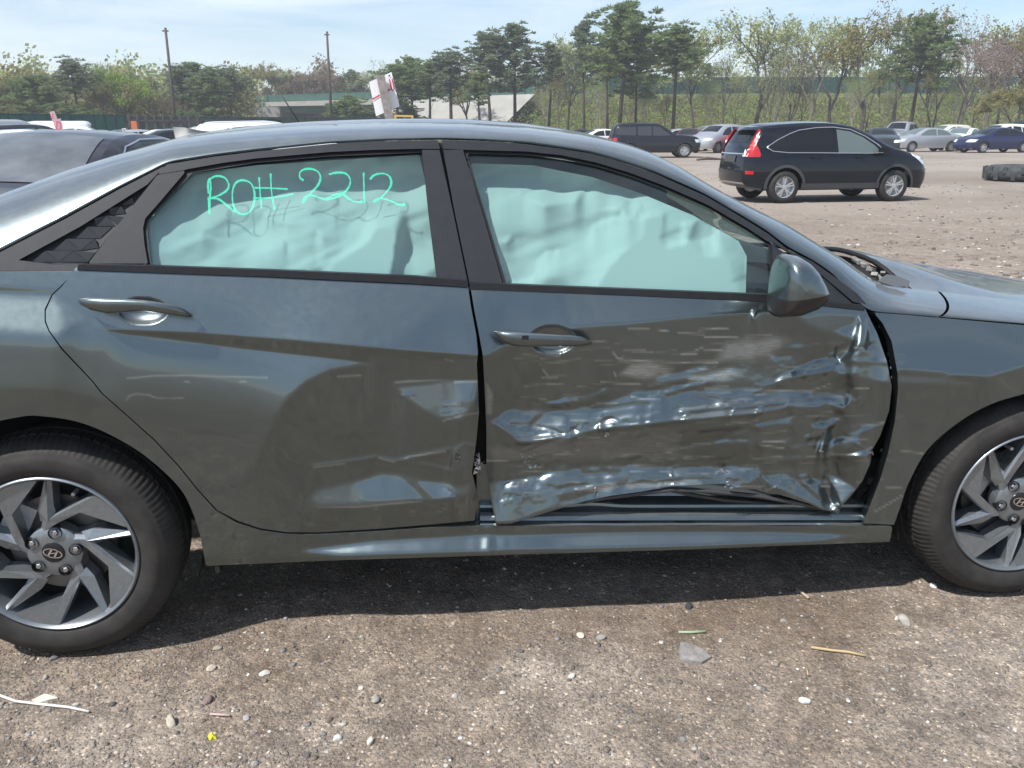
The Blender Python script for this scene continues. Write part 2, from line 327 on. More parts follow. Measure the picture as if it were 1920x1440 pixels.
# right of the rear door's crease tip everything below is pushed in
def patch(poly, tau, soft=5.0, add=False):
    global TAU
    soft = soft*0.75
    if tau > 0.25 and not add: tau = min(0.75, 0.25+(tau-0.25)*1.8)
    P = np.array(poly); m = soft*2+4
    i0, i1 = np.searchsorted(GV, [P[:, 1].min()-m, P[:, 1].max()+m]); j0, j1 = np.searchsorted(GU, [P[:, 0].min()-m, P[:, 0].max()+m])
    s = np.s_[i0:i1, j0:j1]; k = sstep(-soft, soft, sdf(poly, UU[s], VV[s]))
    TAU[s] = TAU[s]+(tau*k if add else (tau-TAU[s])*k)
def crease(line, tau_up, tau_dn, w=6.0):                      # a fold: one slope above the line, another below it
    global TAU
    P = np.array(line); m = w*3
    i0, i1 = np.searchsorted(GV, [P[:, 1].min()-m, P[:, 1].max()+m]); j0, j1 = np.searchsorted(GU, [P[:, 0].min()-m, P[:, 0].max()+m])
    s = np.s_[i0:i1, j0:j1]; d = sdl(line, UU[s], VV[s]); ly = np.interp(UU[s], *zip(*sorted(line)))
    TAU[s] = TAU[s]+np.exp(-(d/w)**2)*np.where(VV[s] < ly, tau_up, tau_dn)
# fender and quarter panel
patch([(1640, 715), (1760, 718), (2700, 745), (2700, 1000), (1600, 1000)], -0.04, 14)
patch([(1684, 694), (1770, 700), (1775, 704), (1684, 700)], -0.12, 4); patch([(1684, 702), (1785, 706), (1785, 713), (1684, 711)], 0.18, 4)
patch([(-900, 520), (0, 538), (105, 545), (105, 552), (0, 549), (-900, 532)], 0.10, 5)
patch([(-900, 536), (0, 553), (96, 556), (150, 600), (110, 640), (0, 632), (-900, 600)], 0.46, 22)
patch([(-900, 600), (0, 640), (200, 655), (240, 750), (100, 722), (0, 728), (-900, 740)], 0.22, 46)
FLARE = [(-60, 742), (0, 734), (61, 730), (118, 734), (165, 744), (205, 759), (236, 776), (270, 800)]
patch(FLARE+[(330, 870), (390, 1000), (385, 1064), (250, 850), (118, 785), (0, 783), (-60, 790)], -0.02, 3.5)
patch([(300, 880), (420, 960), (480, 1000), (480, 1070), (380, 1070)], -0.06, 14)
patch([(1766, 750), (1830, 715), (1920, 688), (2060, 676), (2200, 690), (2330, 760), (2300, 830), (1920, 735), (1800, 790), (1730, 850), (1690, 985), (1680, 900)], -0.03, 4)
# rear door: broad push-in, lower light belly, torn front edge
patch([(690, 680), (620, 692), (575, 715), (540, 750), (500, 815), (465, 880), (440, 950), (600, 960), (905, 960), (905, 676), (760, 672)], -0.12, 12)
patch([(690, 668), (800, 676), (905, 684), (905, 700), (800, 690), (700, 684)], -0.14, 6)
patch(zB([(100, 1195), (60, 1150), (100, 1100), (300, 1055), (430, 1015), (540, 1030), (640, 1052), (760, 1062), (840, 1085), (900, 1060), (925, 1130), (650, 1160), (330, 1188)]), 0.22, 12)
patch(zB([(300, 1075), (430, 1030), (520, 1035), (600, 1090), (640, 1150), (420, 1160), (330, 1150)]), 0.31, 10)
patch(zB([(620, 1060), (790, 1075), (830, 1140), (690, 1160), (640, 1110)]), 0.34, 7)
patch(zB([(530, 1030), (570, 1035), (700, 1150), (650, 1155)]), 0.16, 5)
patch(zB([(60, 1200), (330, 1192), (650, 1168), (925, 1135), (925, 1270), (0, 1330)]), -0.32, 5)
patch(zB([(490, 545), (560, 533), (740, 530), (930, 535), (930, 640), (850, 740), (740, 738), (640, 692), (530, 612)]), 0.24, 7)
patch(zB([(500, 548), (740, 532), (740, 545), (510, 575)]), 0.02, 4)
patch(zB([(820, 545), (925, 545), (925, 640), (830, 640)]), 0.34, 5)
crease(zB([(80, 985), (250, 965), (400, 940), (500, 962), (620, 935), (780, 900)]), 0.16, -0.22, 7)
crease(zB([(250, 975), (420, 955), (520, 985), (680, 1000)]), -0.12, 0.1, 6)
patch(zB([(800, 870), (860, 840), (930, 860), (930, 1000), (840, 1050), (790, 1000)]), 0.08, 8)
crease(zB([(805, 980), (815, 905), (860, 870), (920, 880)]), 0.3, -0.2, 5)
patch(zB([(800, 1010), (920, 985), (915, 1035), (840, 1070), (810, 1060)]), -0.3, 5)
crease(zB([(760, 1095), (800, 1130), (835, 1150)]), -0.25, 0.3, 4)
for k, (a, b) in enumerate([((760, 660), (840, 650)), ((750, 700), (850, 690)), ((750, 725), (930, 690)), ((520, 620), (600, 605))]): crease(zB([a, b]), 0.28, -0.15, 3.2)
# front door: push-in below the handle line, two ridges, folds at the hinge end
DENT = [(904, 672), (945, 652), (990, 640), (1060, 618), (1120, 612), (1180, 608), (1300, 594), (1410, 586), (1490, 590), (1560, 620), (1600, 640), (1672, 720), (1640, 870), (1570, 965), (1100, 960), (920, 975)]
patch(DENT, -0.10, 9)
patch(zA([(60, 250), (300, 258), (640, 262), (900, 275), (1200, 290), (1200, 300), (640, 275), (60, 264)]), -0.16, 4)
patch(zA([(1020, 18), (1250, 18), (1245, 60), (1225, 100), (1205, 60), (1060, 50)]), 0.34, 5)
patch(zD([(600, 0), (650, 0), (640, 40), (600, 85), (585, 40)]), 0.55, 4)
patch(zD([(1000, 60), (1180, 30), (1500, 50), (1510, 120), (1300, 200), (1180, 190), (1060, 130)]), 0.15, 10)
patch(zD([(380, 280), (780, 240), (1050, 270), (1040, 420), (880, 540), (560, 500), (290, 430)]), 0.03, 18)
patch(zD([(40, 580), (420, 500), (640, 520), (880, 545), (740, 640), (450, 640), (60, 620)]), 0.10, 12)
patch(zD([(620, 640), (740, 650), (870, 560), (1000, 500), (1230, 400), (1310, 360), (1310, 410), (1280, 520), (1060, 565), (860, 605), (740, 660)]), 0.48, 6)
patch(zD([(1030, 530), (1100, 480), (1190, 470), (1260, 390), (1300, 390), (1270, 500), (1060, 555)]), 0.12, 4)
patch(zD([(1320, 430), (1440, 280), (1510, 140), (1560, 120), (1590, 130), (1580, 220), (1500, 360), (1390, 470), (1310, 500)]), 0.62, 6)
patch(zD([(1310, 430), (1420, 270), (1470, 250), (1440, 350), (1340, 440)]), 0.05, 4)
patch(zD([(1510, 60), (1560, 15), (1610, 20), (1660, 110), (1730, 270), (1780, 460), (1790, 640), (1600, 610), (1300, 545), (1310, 500), (1480, 400), (1580, 240), (1600, 130)]), 0.27, 8)
patch(zD([(1500, 50), (1540, 20), (1590, 60), (1560, 110), (1520, 120)]), 0.6, 4)
patch(zD([(700, 660), (860, 608), (1060, 572), (1280, 535), (1500, 600), (1780, 650), (1780, 700), (1280, 640), (1100, 700), (800, 720)]), -0.16, 6)
patch(zD([(-100, 690), (190, 660), (720, 680), (720, 715), (420, 735), (-100, 740)]), 0.06, 8)
# upper ridge
patch(zA([(90, 530), (170, 480), (330, 470), (560, 462), (620, 435), (720, 398), (900, 388), (1150, 395), (1300, 385), (1440, 402), (1560, 415), (1640, 408), (1642, 466), (1440, 466), (1370, 462), (1240, 490), (1080, 505), (930, 520), (700, 545), (560, 560), (430, 598), (300, 612), (215, 615)]), 0.30, 7)
patch(zC([(130, 960), (200, 890), (290, 860), (480, 930), (380, 1050), (230, 1030)]), 0.40, 5)
patch(zC([(340, 1090), (450, 980), (560, 900), (720, 880), (790, 960), (780, 1060), (560, 1120), (420, 1145)]), 0.42, 5)
patch(zC([(460, 930), (560, 890), (440, 1010), (380, 1050)]), 0.20, 4)
crease(zC([(1030, 1020), (1035, 900)]), 0.2, 0.2, 4)
patch(zC([(1480, 900), (1920, 860), (1920, 900), (1480, 930)]), 0.10, 3)
patch(zD([(0, 800), (400, 745), (720, 720), (1060, 745), (1050, 800), (680, 820), (300, 850), (0, 870)]), 0.36, 6)
patch(zD([(0, 870), (680, 825), (900, 800), (900, 830), (660, 850), (60, 900)]), 0.12, 3)
patch(zD([(30, 900), (660, 855), (880, 835), (860, 880), (640, 900), (220, 925), (30, 945)]), 0.48, 4)
patch(zD([(940, 820), (1400, 740), (1430, 740), (1440, 830), (1100, 835)]), 0.32, 5)
# the dark undercut and the flat below it
patch(zA([(100, 620), (300, 622), (440, 604), (570, 570), (720, 555), (930, 530), (1100, 515), (1370, 475), (1390, 500), (1200, 545), (1060, 610), (850, 640), (500, 660), (200, 660)]), -0.55, 5)
patch(zA([(100, 665), (500, 650), (850, 640), (1060, 625), (1300, 635), (1500, 668), (1700, 690), (1700, 720), (1400, 720), (1000, 715), (600, 705), (300, 700), (100, 700)]), -0.30, 8)
patch(zA([(1540, 640), (1590, 560), (1650, 490), (1720, 480), (1740, 540), (1700, 610), (1620, 650)]), 0.20, 7)
patch(zA([(1620, 672), (1670, 655), (1725, 640), (1725, 665), (1690, 676)]), 0.5, 4)
patch(zD([(1150, 1220), (1180, 1140), (1230, 1000), (1250, 990), (1220, 1130), (1190, 1230)]), 0.45, 4)
crease(zA([(1000, 625), (1250, 640), (1480, 665), (1610, 680)]), -0.05, -0.2, 5)
# lower ridge and the turned-under bottom edge
patch(zA([(85, 800), (170, 752), (330, 735), (430, 720), (620, 716), (850, 722), (1060, 718), (1240, 728), (1260, 765), (1100, 765), (860, 765), (640, 770), (500, 800), (330, 830), (100, 860)]), 0.30, 7)
patch(zA([(90, 830), (330, 800), (480, 810), (620, 790), (700, 835), (560, 862), (330, 910), (170, 970), (100, 965)]), 0.33, 6)
patch(zE([(190, 610), (270, 510), (400, 560), (540, 600), (540, 640), (320, 690), (170, 715)]), 0.44, 4)
patch(zE([(690, 650), (830, 640), (1000, 600), (1120, 610), (1020, 660), (760, 730), (690, 735)]), 0.16, 4)
crease(zE([(160, 722), (340, 690), (530, 650)]), -0.25, 0.15, 3)
patch(zE([(1160, 560), (1280, 530), (1600, 500), (1640, 545), (1500, 560), (1200, 590)]), 0.08, 4)
patch(zE([(1200, 600), (1640, 555), (1900, 550), (1900, 590), (1640, 620), (1200, 680)]), 0.30, 4)
patch(zH([(0, 190), (380, 190), (430, 230), (480, 190), (640, 190), (720, 250), (700, 290), (560, 270), (400, 260), (0, 250)]), 0.34, 5)
patch(zH([(0, 265), (440, 265), (480, 290), (100, 325), (0, 330)]), 0.10, 4)
patch(zH([(530, 290), (680, 285), (760, 360), (580, 345)]), 0.10, 4)
patch(zH([(750, 255), (900, 230), (960, 240), (1200, 440), (1280, 500), (1180, 480), (1000, 400), (850, 340), (790, 300)]), 0.34, 5)
patch(zH([(960, 230), (1010, 230), (1200, 420), (1180, 440), (1000, 290)]), -0.05, 4)
patch(zH([(1020, 240), (1080, 225), (1180, 300), (1240, 400), (1290, 470), (1220, 440), (1100, 330)]), 0.36, 5)
patch(zH([(1170, 250), (1220, 240), (1330, 440), (1310, 470), (1230, 370)]), -0.08, 4)
patch(zH([(1240, 240), (1330, 270), (1430, 330), (1460, 350), (1340, 480), (1300, 360)]), 0.36, 5)
patch(zH([(1180, 440), (1310, 465), (1310, 515), (1200, 490)]), 0.75, 4)
for a, b in [((420, 235), (480, 200)), ((480, 290), (560, 340)), ((720, 230), (770, 370)), ((70, 240), (90, 330)), ((800, 370), (880, 330))]: crease(zH([a, b]), 0.5, -0.3, 3.2)
for p in [(930, 515), (1140, 490), (1260, 480), (1370, 465), (1240, 490)]:
    q = zA([p])[0]; crease([(q[0]-5, q[1]+6), (q[0]+2, q[1]-9)], 0.45, -0.3, 4)
# rocker
patch([(560, 1034), (700, 1016), (900, 1004), (1200, 1000), (1450, 1000), (1620, 1004), (1520, 1016), (1300, 1024), (1000, 1032), (750, 1040), (640, 1043)], 0.44, 7)
patch([(380, 1046), (640, 1045), (1000, 1036), (1300, 1028), (1700, 1012), (1700, 1090), (380, 1090)], -0.30, 4)
# wrinkles carried by the pushed-in steel
msk = sstep(-10, 60, sdf(DENT, UU, VV)); low = sstep(690, 760, VV)
hot = sstep(-20, 30, sdf([(915, 730), (1250, 690), (1400, 650), (1600, 600), (1660, 720), (1630, 870), (1575, 960), (1250, 905), (930, 980)], UU, VV))
TAU = TAU+msk*(0.05+0.07*low)*fbm(150, 26, UU, VV+0.06*UU, 3, 4, 0.6)+hot*0.14*fbm(70, 13, UU, VV+0.10*UU, 21, 4, 0.65)+hot*0.10*fbm(16, 7, UU, VV+0.2*UU, 27, 3)
rg_ = 1-np.abs(fbm(110, 20, UU, VV+0.12*UU, 61, 4, 0.6))*3.2; TAU = TAU+hot*0.35*np.clip(rg_-0.72, 0, 1)*np.sign(fbm(40, 12, UU, VV, 67, 2))*1.6
rd = sstep(-10, 60, sdf([(480, 820), (690, 690), (905, 690), (905, 980), (440, 970)], UU, VV)); TAU = TAU+rd*0.035*fbm(140, 30, UU, VV, 33, 4)
TAU = TAU+0.006*fbm(420, 60, UU, VV, 51, 3)
rcr = np.random.RandomState(17)
def dipole(line, amp, w):                                     # a sharp wrinkle: up-facing side over down-facing side
    global TAU
    P = np.array(line); m = w*4
    i0, i1 = np.searchsorted(GV, [P[:, 1].min()-m, P[:, 1].max()+m]); j0, j1 = np.searchsorted(GU, [P[:, 0].min()-m, P[:, 0].max()+m]); s = np.s_[i0:i1, j0:j1]
    if i1 <= i0 or j1 <= j0: return
    ly = np.interp(UU[s], *zip(*sorted(line))); d = sdl(line, UU[s], VV[s]); q = (VV[s]-ly)/w; TAU[s] = TAU[s]-amp*q*np.exp(0.5-0.5*(d/w)**2)
HOT = [(915, 740), (1250, 700), (1400, 660), (1600, 610), (1660, 720), (1630, 870), (1575, 955), (1250, 905), (940, 970)]
n_ = 0
while n_ < 85:
    u0 = rcr.uniform(915, 1650); v0 = rcr.uniform(650, 960)
    if sdf(HOT, np.array([u0]), np.array([v0]))[0] < 6: continue
    ln = rcr.uniform(22, 110); sl = rcr.normal(-0.10, 0.12) if u0 < 1480 else float(np.clip(rcr.normal(-0.1, 0.3), -0.5, 0.4)); pts = [(u0+ln*t, v0+sl*ln*t+rcr.normal(0, 2.0)) for t in np.linspace(0, 1, 5)]; dipole(pts, rcr.uniform(0.10, 0.42)*rcr.choice([-1, 1]), rcr.uniform(2.0, 5.5)); n_ += 1
for l, am, w in [(zD([(0, 880), (300, 850), (680, 825), (900, 800)]), 0.4, 4), (zA([(560, 562), (720, 545), (930, 520), (1240, 490), (1380, 464)]), 0.6, 3), (zA([(110, 540), (220, 615), (430, 598), (560, 560)]), 0.3, 4), (zH([(0, 330), (100, 325), (440, 310), (560, 345)]), 0.6, 3), (zD([(720, 660), (870, 605), (1060, 568), (1280, 530)]), 0.5, 4), (zA([(1390, 500), (1200, 545), (1060, 612), (850, 640)]), -0.25, 4), (zE([(840, 645), (1000, 600), (1160, 580)]), 0.4, 3.5), (zB([(80, 985), (250, 965), (400, 940), (500, 962), (620, 935), (780, 900)]), 0.22, 4), (zB([(560, 960), (700, 990), (790, 1010)]), 0.3, 4)]: dipole(l, am, w)
# integrate the slopes down from the belt line
P0 = un(UU, VV, np.zeros_like(UU)); dz = np.zeros_like(UU); dz[1:] = P0[1:, :, 2]-P0[:-1, :, 2]
below = sstep(-3, 3, VV-vb+15); YY = np.zeros_like(UU); row = np.full(len(GU), 0.035)
for i in range(len(GV)):                                      # sheet metal stretches: each row is eased sideways as it goes down
    for _ in range(2): row = np.concatenate([row[:1], 0.25*row[:-2]+0.5*row[1:-1]+0.25*row[2:], row[-1:]])
    row = row+below[i]*TAU[i]*dz[i]; YY[i] = row
k985 = np.searchsorted(GV, 985); end = YY[k985]; ker = np.exp(-np.linspace(-2.5, 2.5, 91)**2); ker /= ker.sum()
dl = np.convolve(np.pad(0.022-end, 45, 'edge'), ker, 'valid'); YY = YY+dl*np.clip((VV-vb)/(985-vb), 0, 1.15)
k9 = np.exp(-np.linspace(-2.5, 2.5, 121)**2); k9 /= k9.sum(); fix = np.convolve(np.pad(YY[k985], 60, 'edge'), k9, 'valid')-YY[k985]
YY = YY+fix*sstep(978, 988, VV)*sstep(470, 600, UU)                # the rocker below the doors was not hit
for (cu, cv, ru, rv, dp) in [(268, 583, 46, 25, 0.022), (1036, 637, 42, 27, 0.024)]:            # hand recesses behind the handles
    q = np.clip(1-((UU-cu)/ru)**2-((VV-cv)/rv)**2, 0, 1); YY = YY+dp*np.sqrt(q)
# beyond the picture the body curves in towards the bumpers
XW = P0[..., 0]; YY = YY+0.55*np.clip((XW-2.95)/0.65, 0, 1)**2.2+0.50*np.clip((-0.55-XW)/0.6, 0, 1)**2.2
def side_y(u, v):
    i = np.clip((np.asarray(v)-GV[0])/GS, 0, len(GV)-1.001); j = np.clip((np.asarray(u)-GU[0])/GS, 0, len(GU)-1.001)
    a = i.astype(int); b = j.astype(int); fa = i-a; fb = j-b
    return YY[a, b]*(1-fa)*(1-fb)+YY[a+1, b]*fa*(1-fb)+YY[a, b+1]*(1-fa)*fb+YY[a+1, b+1]*fa*fb
def side3(u, v, off=0.0): u = np.asarray(u, float); v = np.asarray(v, float); return un(u, v, side_y(u, v)+off)

# scuffs, scratches and rub marks on the doors
SC = np.zeros_like(UU)
def scuff(poly, w, soft=6):
    global SC; SC = np.maximum(SC, w*sstep(-soft, soft, sdf(poly, UU, VV)))
def scratch(line, w=0.8, r=2.0):
    global SC
    P = np.array(line); i0, i1 = np.searchsorted(GV, [P[:, 1].min()-9, P[:, 1].max()+9]); j0, j1 = np.searchsorted(GU, [P[:, 0].min()-9, P[:, 0].max()+9]); s = np.s_[i0:i1, j0:j1]
    SC[s] = np.maximum(SC[s], w*np.exp(-(sdl(line, UU[s], VV[s])/r)**2))
scuff(zD([(380, 290), (780, 240), (900, 260), (760, 400), (560, 430), (290, 430)]), 0.45, 14)
scuff(zC([(1200, 560), (1300, 470), (1450, 450), (1660, 510), (1600, 570), (1400, 590)]), 0.6, 7)
scuff(zD([(60, 580), (420, 505), (500, 560), (340, 610), (60, 620)]), 0.55, 8)
scuff(zE([(820, 620), (1160, 575), (1180, 600), (1100, 640), (850, 640)]), 0.6, 5); scuff(zE([(1250, 570), (1640, 560), (1900, 560), (1900, 590), (1640, 610), (1250, 620)]), 0.45, 5)
scuff(zA([(80, 640), (560, 590), (900, 560), (900, 690), (100, 690)]), 0.25, 10)
scuff(zC([(60, 640), (110, 720), (100, 900), (60, 900)]), 0.5, 4)
for l in [[(1270, 170), (1450, 170)], [(1530, 175), (1615, 190)], [(1700, 205), (1920, 212)], [(1720, 390), (1860, 380)], [(1190, 430), (1480, 445), (1760, 455)], [(1140, 370), (1190, 430), (1230, 410)], [(1040, 625), (1370, 645)], [(1300, 750), (1400, 770), (1540, 775)], [(540, 520), (600, 590)], [(1150, 540), (1165, 575)]]: scratch(zC(l), 0.6, 1.8)
for l in [[(140, 175), (390, 160)], [(190, 240), (470, 240)], [(180, 355), (340, 348)], [(0, 205), (120, 210)], [(0, 385), (120, 380)], [(100, 360), (175, 320)], [(190, 670), (390, 665)], [(0, 455), (300, 460)], [(690, 1130), (880, 1140)], [(660, 1160), (860, 1190)], [(1480, 680), (1590, 678)], [(700, 690), (1120, 690), (1260, 640)], [(540, 230), (760, 225)]]: scratch(zD(l), 0.6, 1.8)
for l in [[(550, 340), (850, 320)], [(1520, 240), (1650, 245)], [(1500, 325), (1640, 310)], [(700, 320), (850, 290)], [(840, 185), (890, 170)], [(900, 175), (1020, 180)], [(230, 600), (310, 600)], [(340, 320), (400, 360), (470, 330)], [(420, 420), (460, 450), (540, 430)], [(60, 385), (240, 378)]]: scratch(zE(l), 0.6, 1.8)
for l in [[(820, 785), (1000, 770), (1240, 770), (1420, 775), (1720, 780)], [(810, 930), (830, 900), (880, 888), (960, 895), (1010, 912), (1080, 916), (1180, 910)], [(1190, 808), (1215, 812)], [(1540, 810), (1580, 808)]]: scratch(zF(l), 0.38, 1.7)
for l in [[(500, 545), (740, 533)], [(810, 545), (930, 540)], [(760, 425), (800, 437)], [(80, 985), (240, 970)], [(420, 940), (500, 958)], [(560, 930), (760, 905)], [(100, 1195), (330, 1188), (640, 1163)], [(760, 662), (840, 655)], [(750, 745), (850, 715), (930, 705)], [(200, 515), (320, 510)]]: scratch(zB(l), 0.45, 1.8)
for l in [[(1690, 845), (1730, 850)], [(1660, 913), (1690, 915)], [(1640, 960), (1690, 930)], [(1645, 850), (1665, 845)]]: scratch(l, 0.5, 1.6)
rs_ = np.random.RandomState(4)
for k in range(140):
    u0 = rs_.uniform(930, 1620); v0 = rs_.uniform(640, 930); ln = rs_.uniform(10, 60); scratch([(u0, v0), (u0+ln, v0-ln*rs_.uniform(0.0, 0.14))], rs_.uniform(0.1, 0.4), 1.8)
SC = SC+0.02*np.clip(fbm(60, 60, UU, VV, 71, 4)+0.2, 0, 1)
def side_sc(u, v):
    j = np.clip(np.round((np.asarray(u)-GU[0])/GS).astype(int), 0, len(GU)-1); i = np.clip(np.round((np.asarray(v)-GV[0])/GS).astype(int), 0, len(GV)-1); return SC[i, j]

def resample(poly, step, closed=True):
    P = [np.array(p, float) for p in poly]; out = []
    for a, b in zip(P, P[1:]+([P[0]] if closed else [])):
        n = max(1, int(np.linalg.norm(b-a)/step)); out += [tuple(a+(b-a)*k/n) for k in range(n)]
    if not closed: out.append(tuple(P[-1]))
    return out
def panel(name, outline, fn, step, mat, parent, flange=0.014, scf=None, flip=False):
    """sheet over a traced outline: grid cells kept inside, rim nodes pulled onto the outline, edges turned in"""
    P = np.array(outline, float); lo = P.min(0)-2*step; hi = P.max(0)+2*step
    gu = np.arange(lo[0], hi[0]+step, step); gv = np.arange(lo[1], hi[1]+step, step); U, V = np.meshgrid(gu, gv)
    d = sdf(outline, U, V); ins = d > step*0.3
    nu = len(gu); idx = np.arange(U.size).reshape(U.shape)
    c = np.stack([idx[:-1, :-1], idx[1:, :-1], idx[1:, 1:], idx[:-1, 1:]], -1).reshape(-1, 4)
    keep = ins.ravel()[c].any(1); F = c[keep]; used = np.unique(F); u = U.ravel().copy(); v = V.ravel().copy(); inr = ins.ravel()
    mv = used[~inr[used]]
    if len(mv):
        Q = np.roll(P, -1, 0); pu, pv = u[mv], v[mv]; best = np.full(len(mv), 1e18); bu = pu.copy(); bv = pv.copy()
        for (ax, ay), (bx, by) in zip(P, Q):
            ex, ey = bx-ax, by-ay; t = np.clip(((pu-ax)*ex+(pv-ay)*ey)/(ex*ex+ey*ey+1e-12), 0, 1); qx = ax+t*ex; qy = ay+t*ey; d2 = (pu-qx)**2+(pv-qy)**2
            w = d2 < best; best = np.where(w, d2, best); bu = np.where(w, qx, bu); bv = np.where(w, qy, bv)
        u[mv] = bu; v[mv] = bv
    remap = -np.ones(U.size, int); remap[used] = np.arange(len(used)); F = remap[F]; u = u[used]; v = v[used]
    X = fn(u, v); n = len(X)
    E = np.concatenate([F[:, [0, 1]], F[:, [1, 2]], F[:, [2, 3]], F[:, [3, 0]]]); key = np.sort(E, 1); ks = key[:, 0]*n+key[:, 1]
    uq, inv, cnt = np.unique(ks, return_inverse=True, return_counts=True); be = E[cnt[inv] == 1]
    faces = F.tolist(); verts = X.tolist(); sharp = []
    if flange and len(be):
        bvs = np.unique(be); m2 = {int(b): n+i for i, b in enumerate(bvs)}; m3 = {int(b): n+len(bvs)+i for i, b in enumerate(bvs)}
        dirs = X[bvs]*0; dirs[:, 1] = 1; verts += (X[bvs]).tolist()+(X[bvs]+dirs*flange).tolist()
        for a, b in be: faces.append([m2[int(b)], m2[int(a)], m3[int(a)], m3[int(b)]])
    me = bpy.data.meshes.new(name); me.from_pydata(verts, [], faces); me.update(); me.validate(); me.shade_smooth()
    if scf is not None:
        a = me.attributes.new('scuff', 'FLOAT', 'POINT'); val = np.zeros(len(me.vertices), np.float32); val[:n] = scf(u, v); a.data.foreach_set('value', val)
    return link(name, me, mat, parent)
# ---------------------------------------------------------------- the damaged saloon: panels, glass, trim
M_trim = pbr('satin_black_trim', (0.020, 0.022, 0.026), 0.48, noise=(40, 0.15), spec=0.3)
M_seal = pbr('rubber_seal', (0.008, 0.008, 0.009), 0.5)
M_alloy = pbr('grey_alloy', (0.225, 0.245, 0.262), 0.38, 0.7, coat=0.5, noise=(90, 0.12))
M_nut = pbr('chrome_nut', (0.6, 0.6, 0.62), 0.2, 1.0)
M_tyre = pbr('tyre_rubber', (0.027, 0.025, 0.023), 0.75, noise=(14, 0.45), bump=(220, 0.3, 0.001))
M_cap = pbr('cap_black', (0.015, 0.015, 0.018), 0.25)
M_silver = pbr('silver_emblem', (0.75, 0.75, 0.76), 0.25, 1.0)
M_glass = glass_mat('tinted_side_glass', (0.51, 0.665, 0.655), 0.9, dirt=0.04, dirtcol=(0.30, 0.34, 0.34))
M_wind = glass_mat('windscreen_glass', (0.55, 0.68, 0.64), 1.0, dirt=0.04)
M_bag = pbr('airbag_fabric', (0.72, 0.74, 0.72), 0.85, bump=(60, 0.15, 0.002))
M_marker = pbr('green_marker', (0.06, 0.95, 0.58), 0.6)
_b = M_marker.node_tree.nodes['Principled BSDF']; _b.inputs['Alpha'].default_value = 0.42
M_steel = pbr('bare_torn_steel', (0.55, 0.55, 0.56), 0.35, 0.9, noise=(60, 0.4))
M_int = pbr('cabin_plastic', (0.03, 0.03, 0.032), 0.7)
M_disc = pbr('brake_disc', (0.22, 0.20, 0.19), 0.45, 0.9)
M_clad = pbr('cast_metal', (0.45, 0.46, 0.48), 0.5, 0.6, noise=(25, 0.3))
car = thing('damaged_sedan', 'dark grey sedan with crushed front and rear doors and green writing on its window', 'car', (1.3, 0.9, 0))
OFF = Vector((1.3, 0.9, 0))
def P_(o):                                                    # parts are built in place: shift them under the car's origin
    o.location = -OFF; return o
def pan(name, outline, fn, step, mat, parent=None, **kw):
    o = panel(name, outline, fn, step, mat, parent if parent is not None else car, **kw)
    if parent is None: P_(o)
    return o
# lower doors
RD = [(142, 502), (320, 507), (500, 514), (700, 525), (877, 534)]+[(883, 575), (893, 628), (896, 661), (894, 683), (896, 722), (898, 773), (893, 827), (889, 856), (885, 885), (896, 932), (890, 976)]+[(813, 983), (715, 991), (600, 998), (540, 998), (490, 991), (447, 977), (407, 956), (372, 918), (335, 872), (290, 824), (233, 773)]+[(192, 737), (175, 715), (146, 684), (117, 653), (93, 620), (86, 602), (86, 582), (99, 553), (117, 536)]
FD = [(882, 537), (1000, 541), (1200, 549), (1440, 560), (1540, 568), (1622, 579)]+[(1645, 626), (1663, 678), (1672, 726), (1667, 770), (1650, 818), (1636, 842), (1632, 868), (1617, 902), (1595, 930), (1577, 950), (1572, 965), (1565, 959), (1540, 955), (1517, 944), (1490, 936), (1460, 927), (1437, 925), (1415, 917), (1385, 917), (1370, 914), (1357, 907), (1300, 909), (1254, 912), (1207, 921), (1143, 930), (1098, 939), (1058, 951), (1018, 963), (957, 982), (930, 983)]+[(921, 939), (916, 899), (912, 867), (912, 809), (910, 755), (907, 693), (905, 664), (898, 625), (890, 585)]
rear_door = pan('rear_door', RD, side3, 2.4, PAINT, scf=side_sc); rear_door['label'] = 'rear door pushed in along its front half, torn at the front edge'
front_door = pan('front_door', FD, side3, 2.0, PAINT, scf=side_sc); front_door['label'] = 'front door crushed into long creases, bottom edge bent away from the sill'
# quarter panel running into the rocker
def mirx(pts, x0, y):                                         # carry an edge over to the far side of a wheel
    Q = un(np.array([p[0] for p in pts], float), np.array([p[1] for p in pts], float), np.full(len(pts), y)); Q[:, 0] = 2*x0-Q[:, 0]; return [tuple(q) for q in proj(Q)]
ARCH = [(64, 779), (118, 785), (165, 797), (212, 818), (260, 846), (307, 884), (342, 922), (361, 960), (374, 1000), (380, 1030), (386, 1061)]
def spl(pts, n=5):
    P = [np.array(p, float) for p in pts]; out = []
    for i in range(len(P)-1):
        p0, p1, p2, p3 = P[max(i-1, 0)], P[i], P[i+1], P[min(i+2, len(P)-1)]
        for t in np.linspace(0, 1, n, endpoint=False): out.append(tuple(0.5*((2*p1)+(-p0+p2)*t+(2*p0-5*p1+4*p2-p3)*t*t+(-p0+3*p1-3*p2+p3)*t**3)))
    return out+[tuple(P[-1])]
ARCH = spl(ARCH); archL = mirx(ARCH, 0.012, 0.0)
RDL = [(139, 510), (114, 536), (97, 552), (83.5, 580), (83.5, 603), (91, 621), (115, 655), (144.5, 686), (173.5, 716.5), (190.5, 738.5), (231.5, 774.5), (288.5, 825.5), (333.5, 873.5), (370.5, 919.5), (405.5, 958), (445, 981), (489, 995), (540, 1002), (600, 1002), (715, 996), (813, 989), (893, 985)]
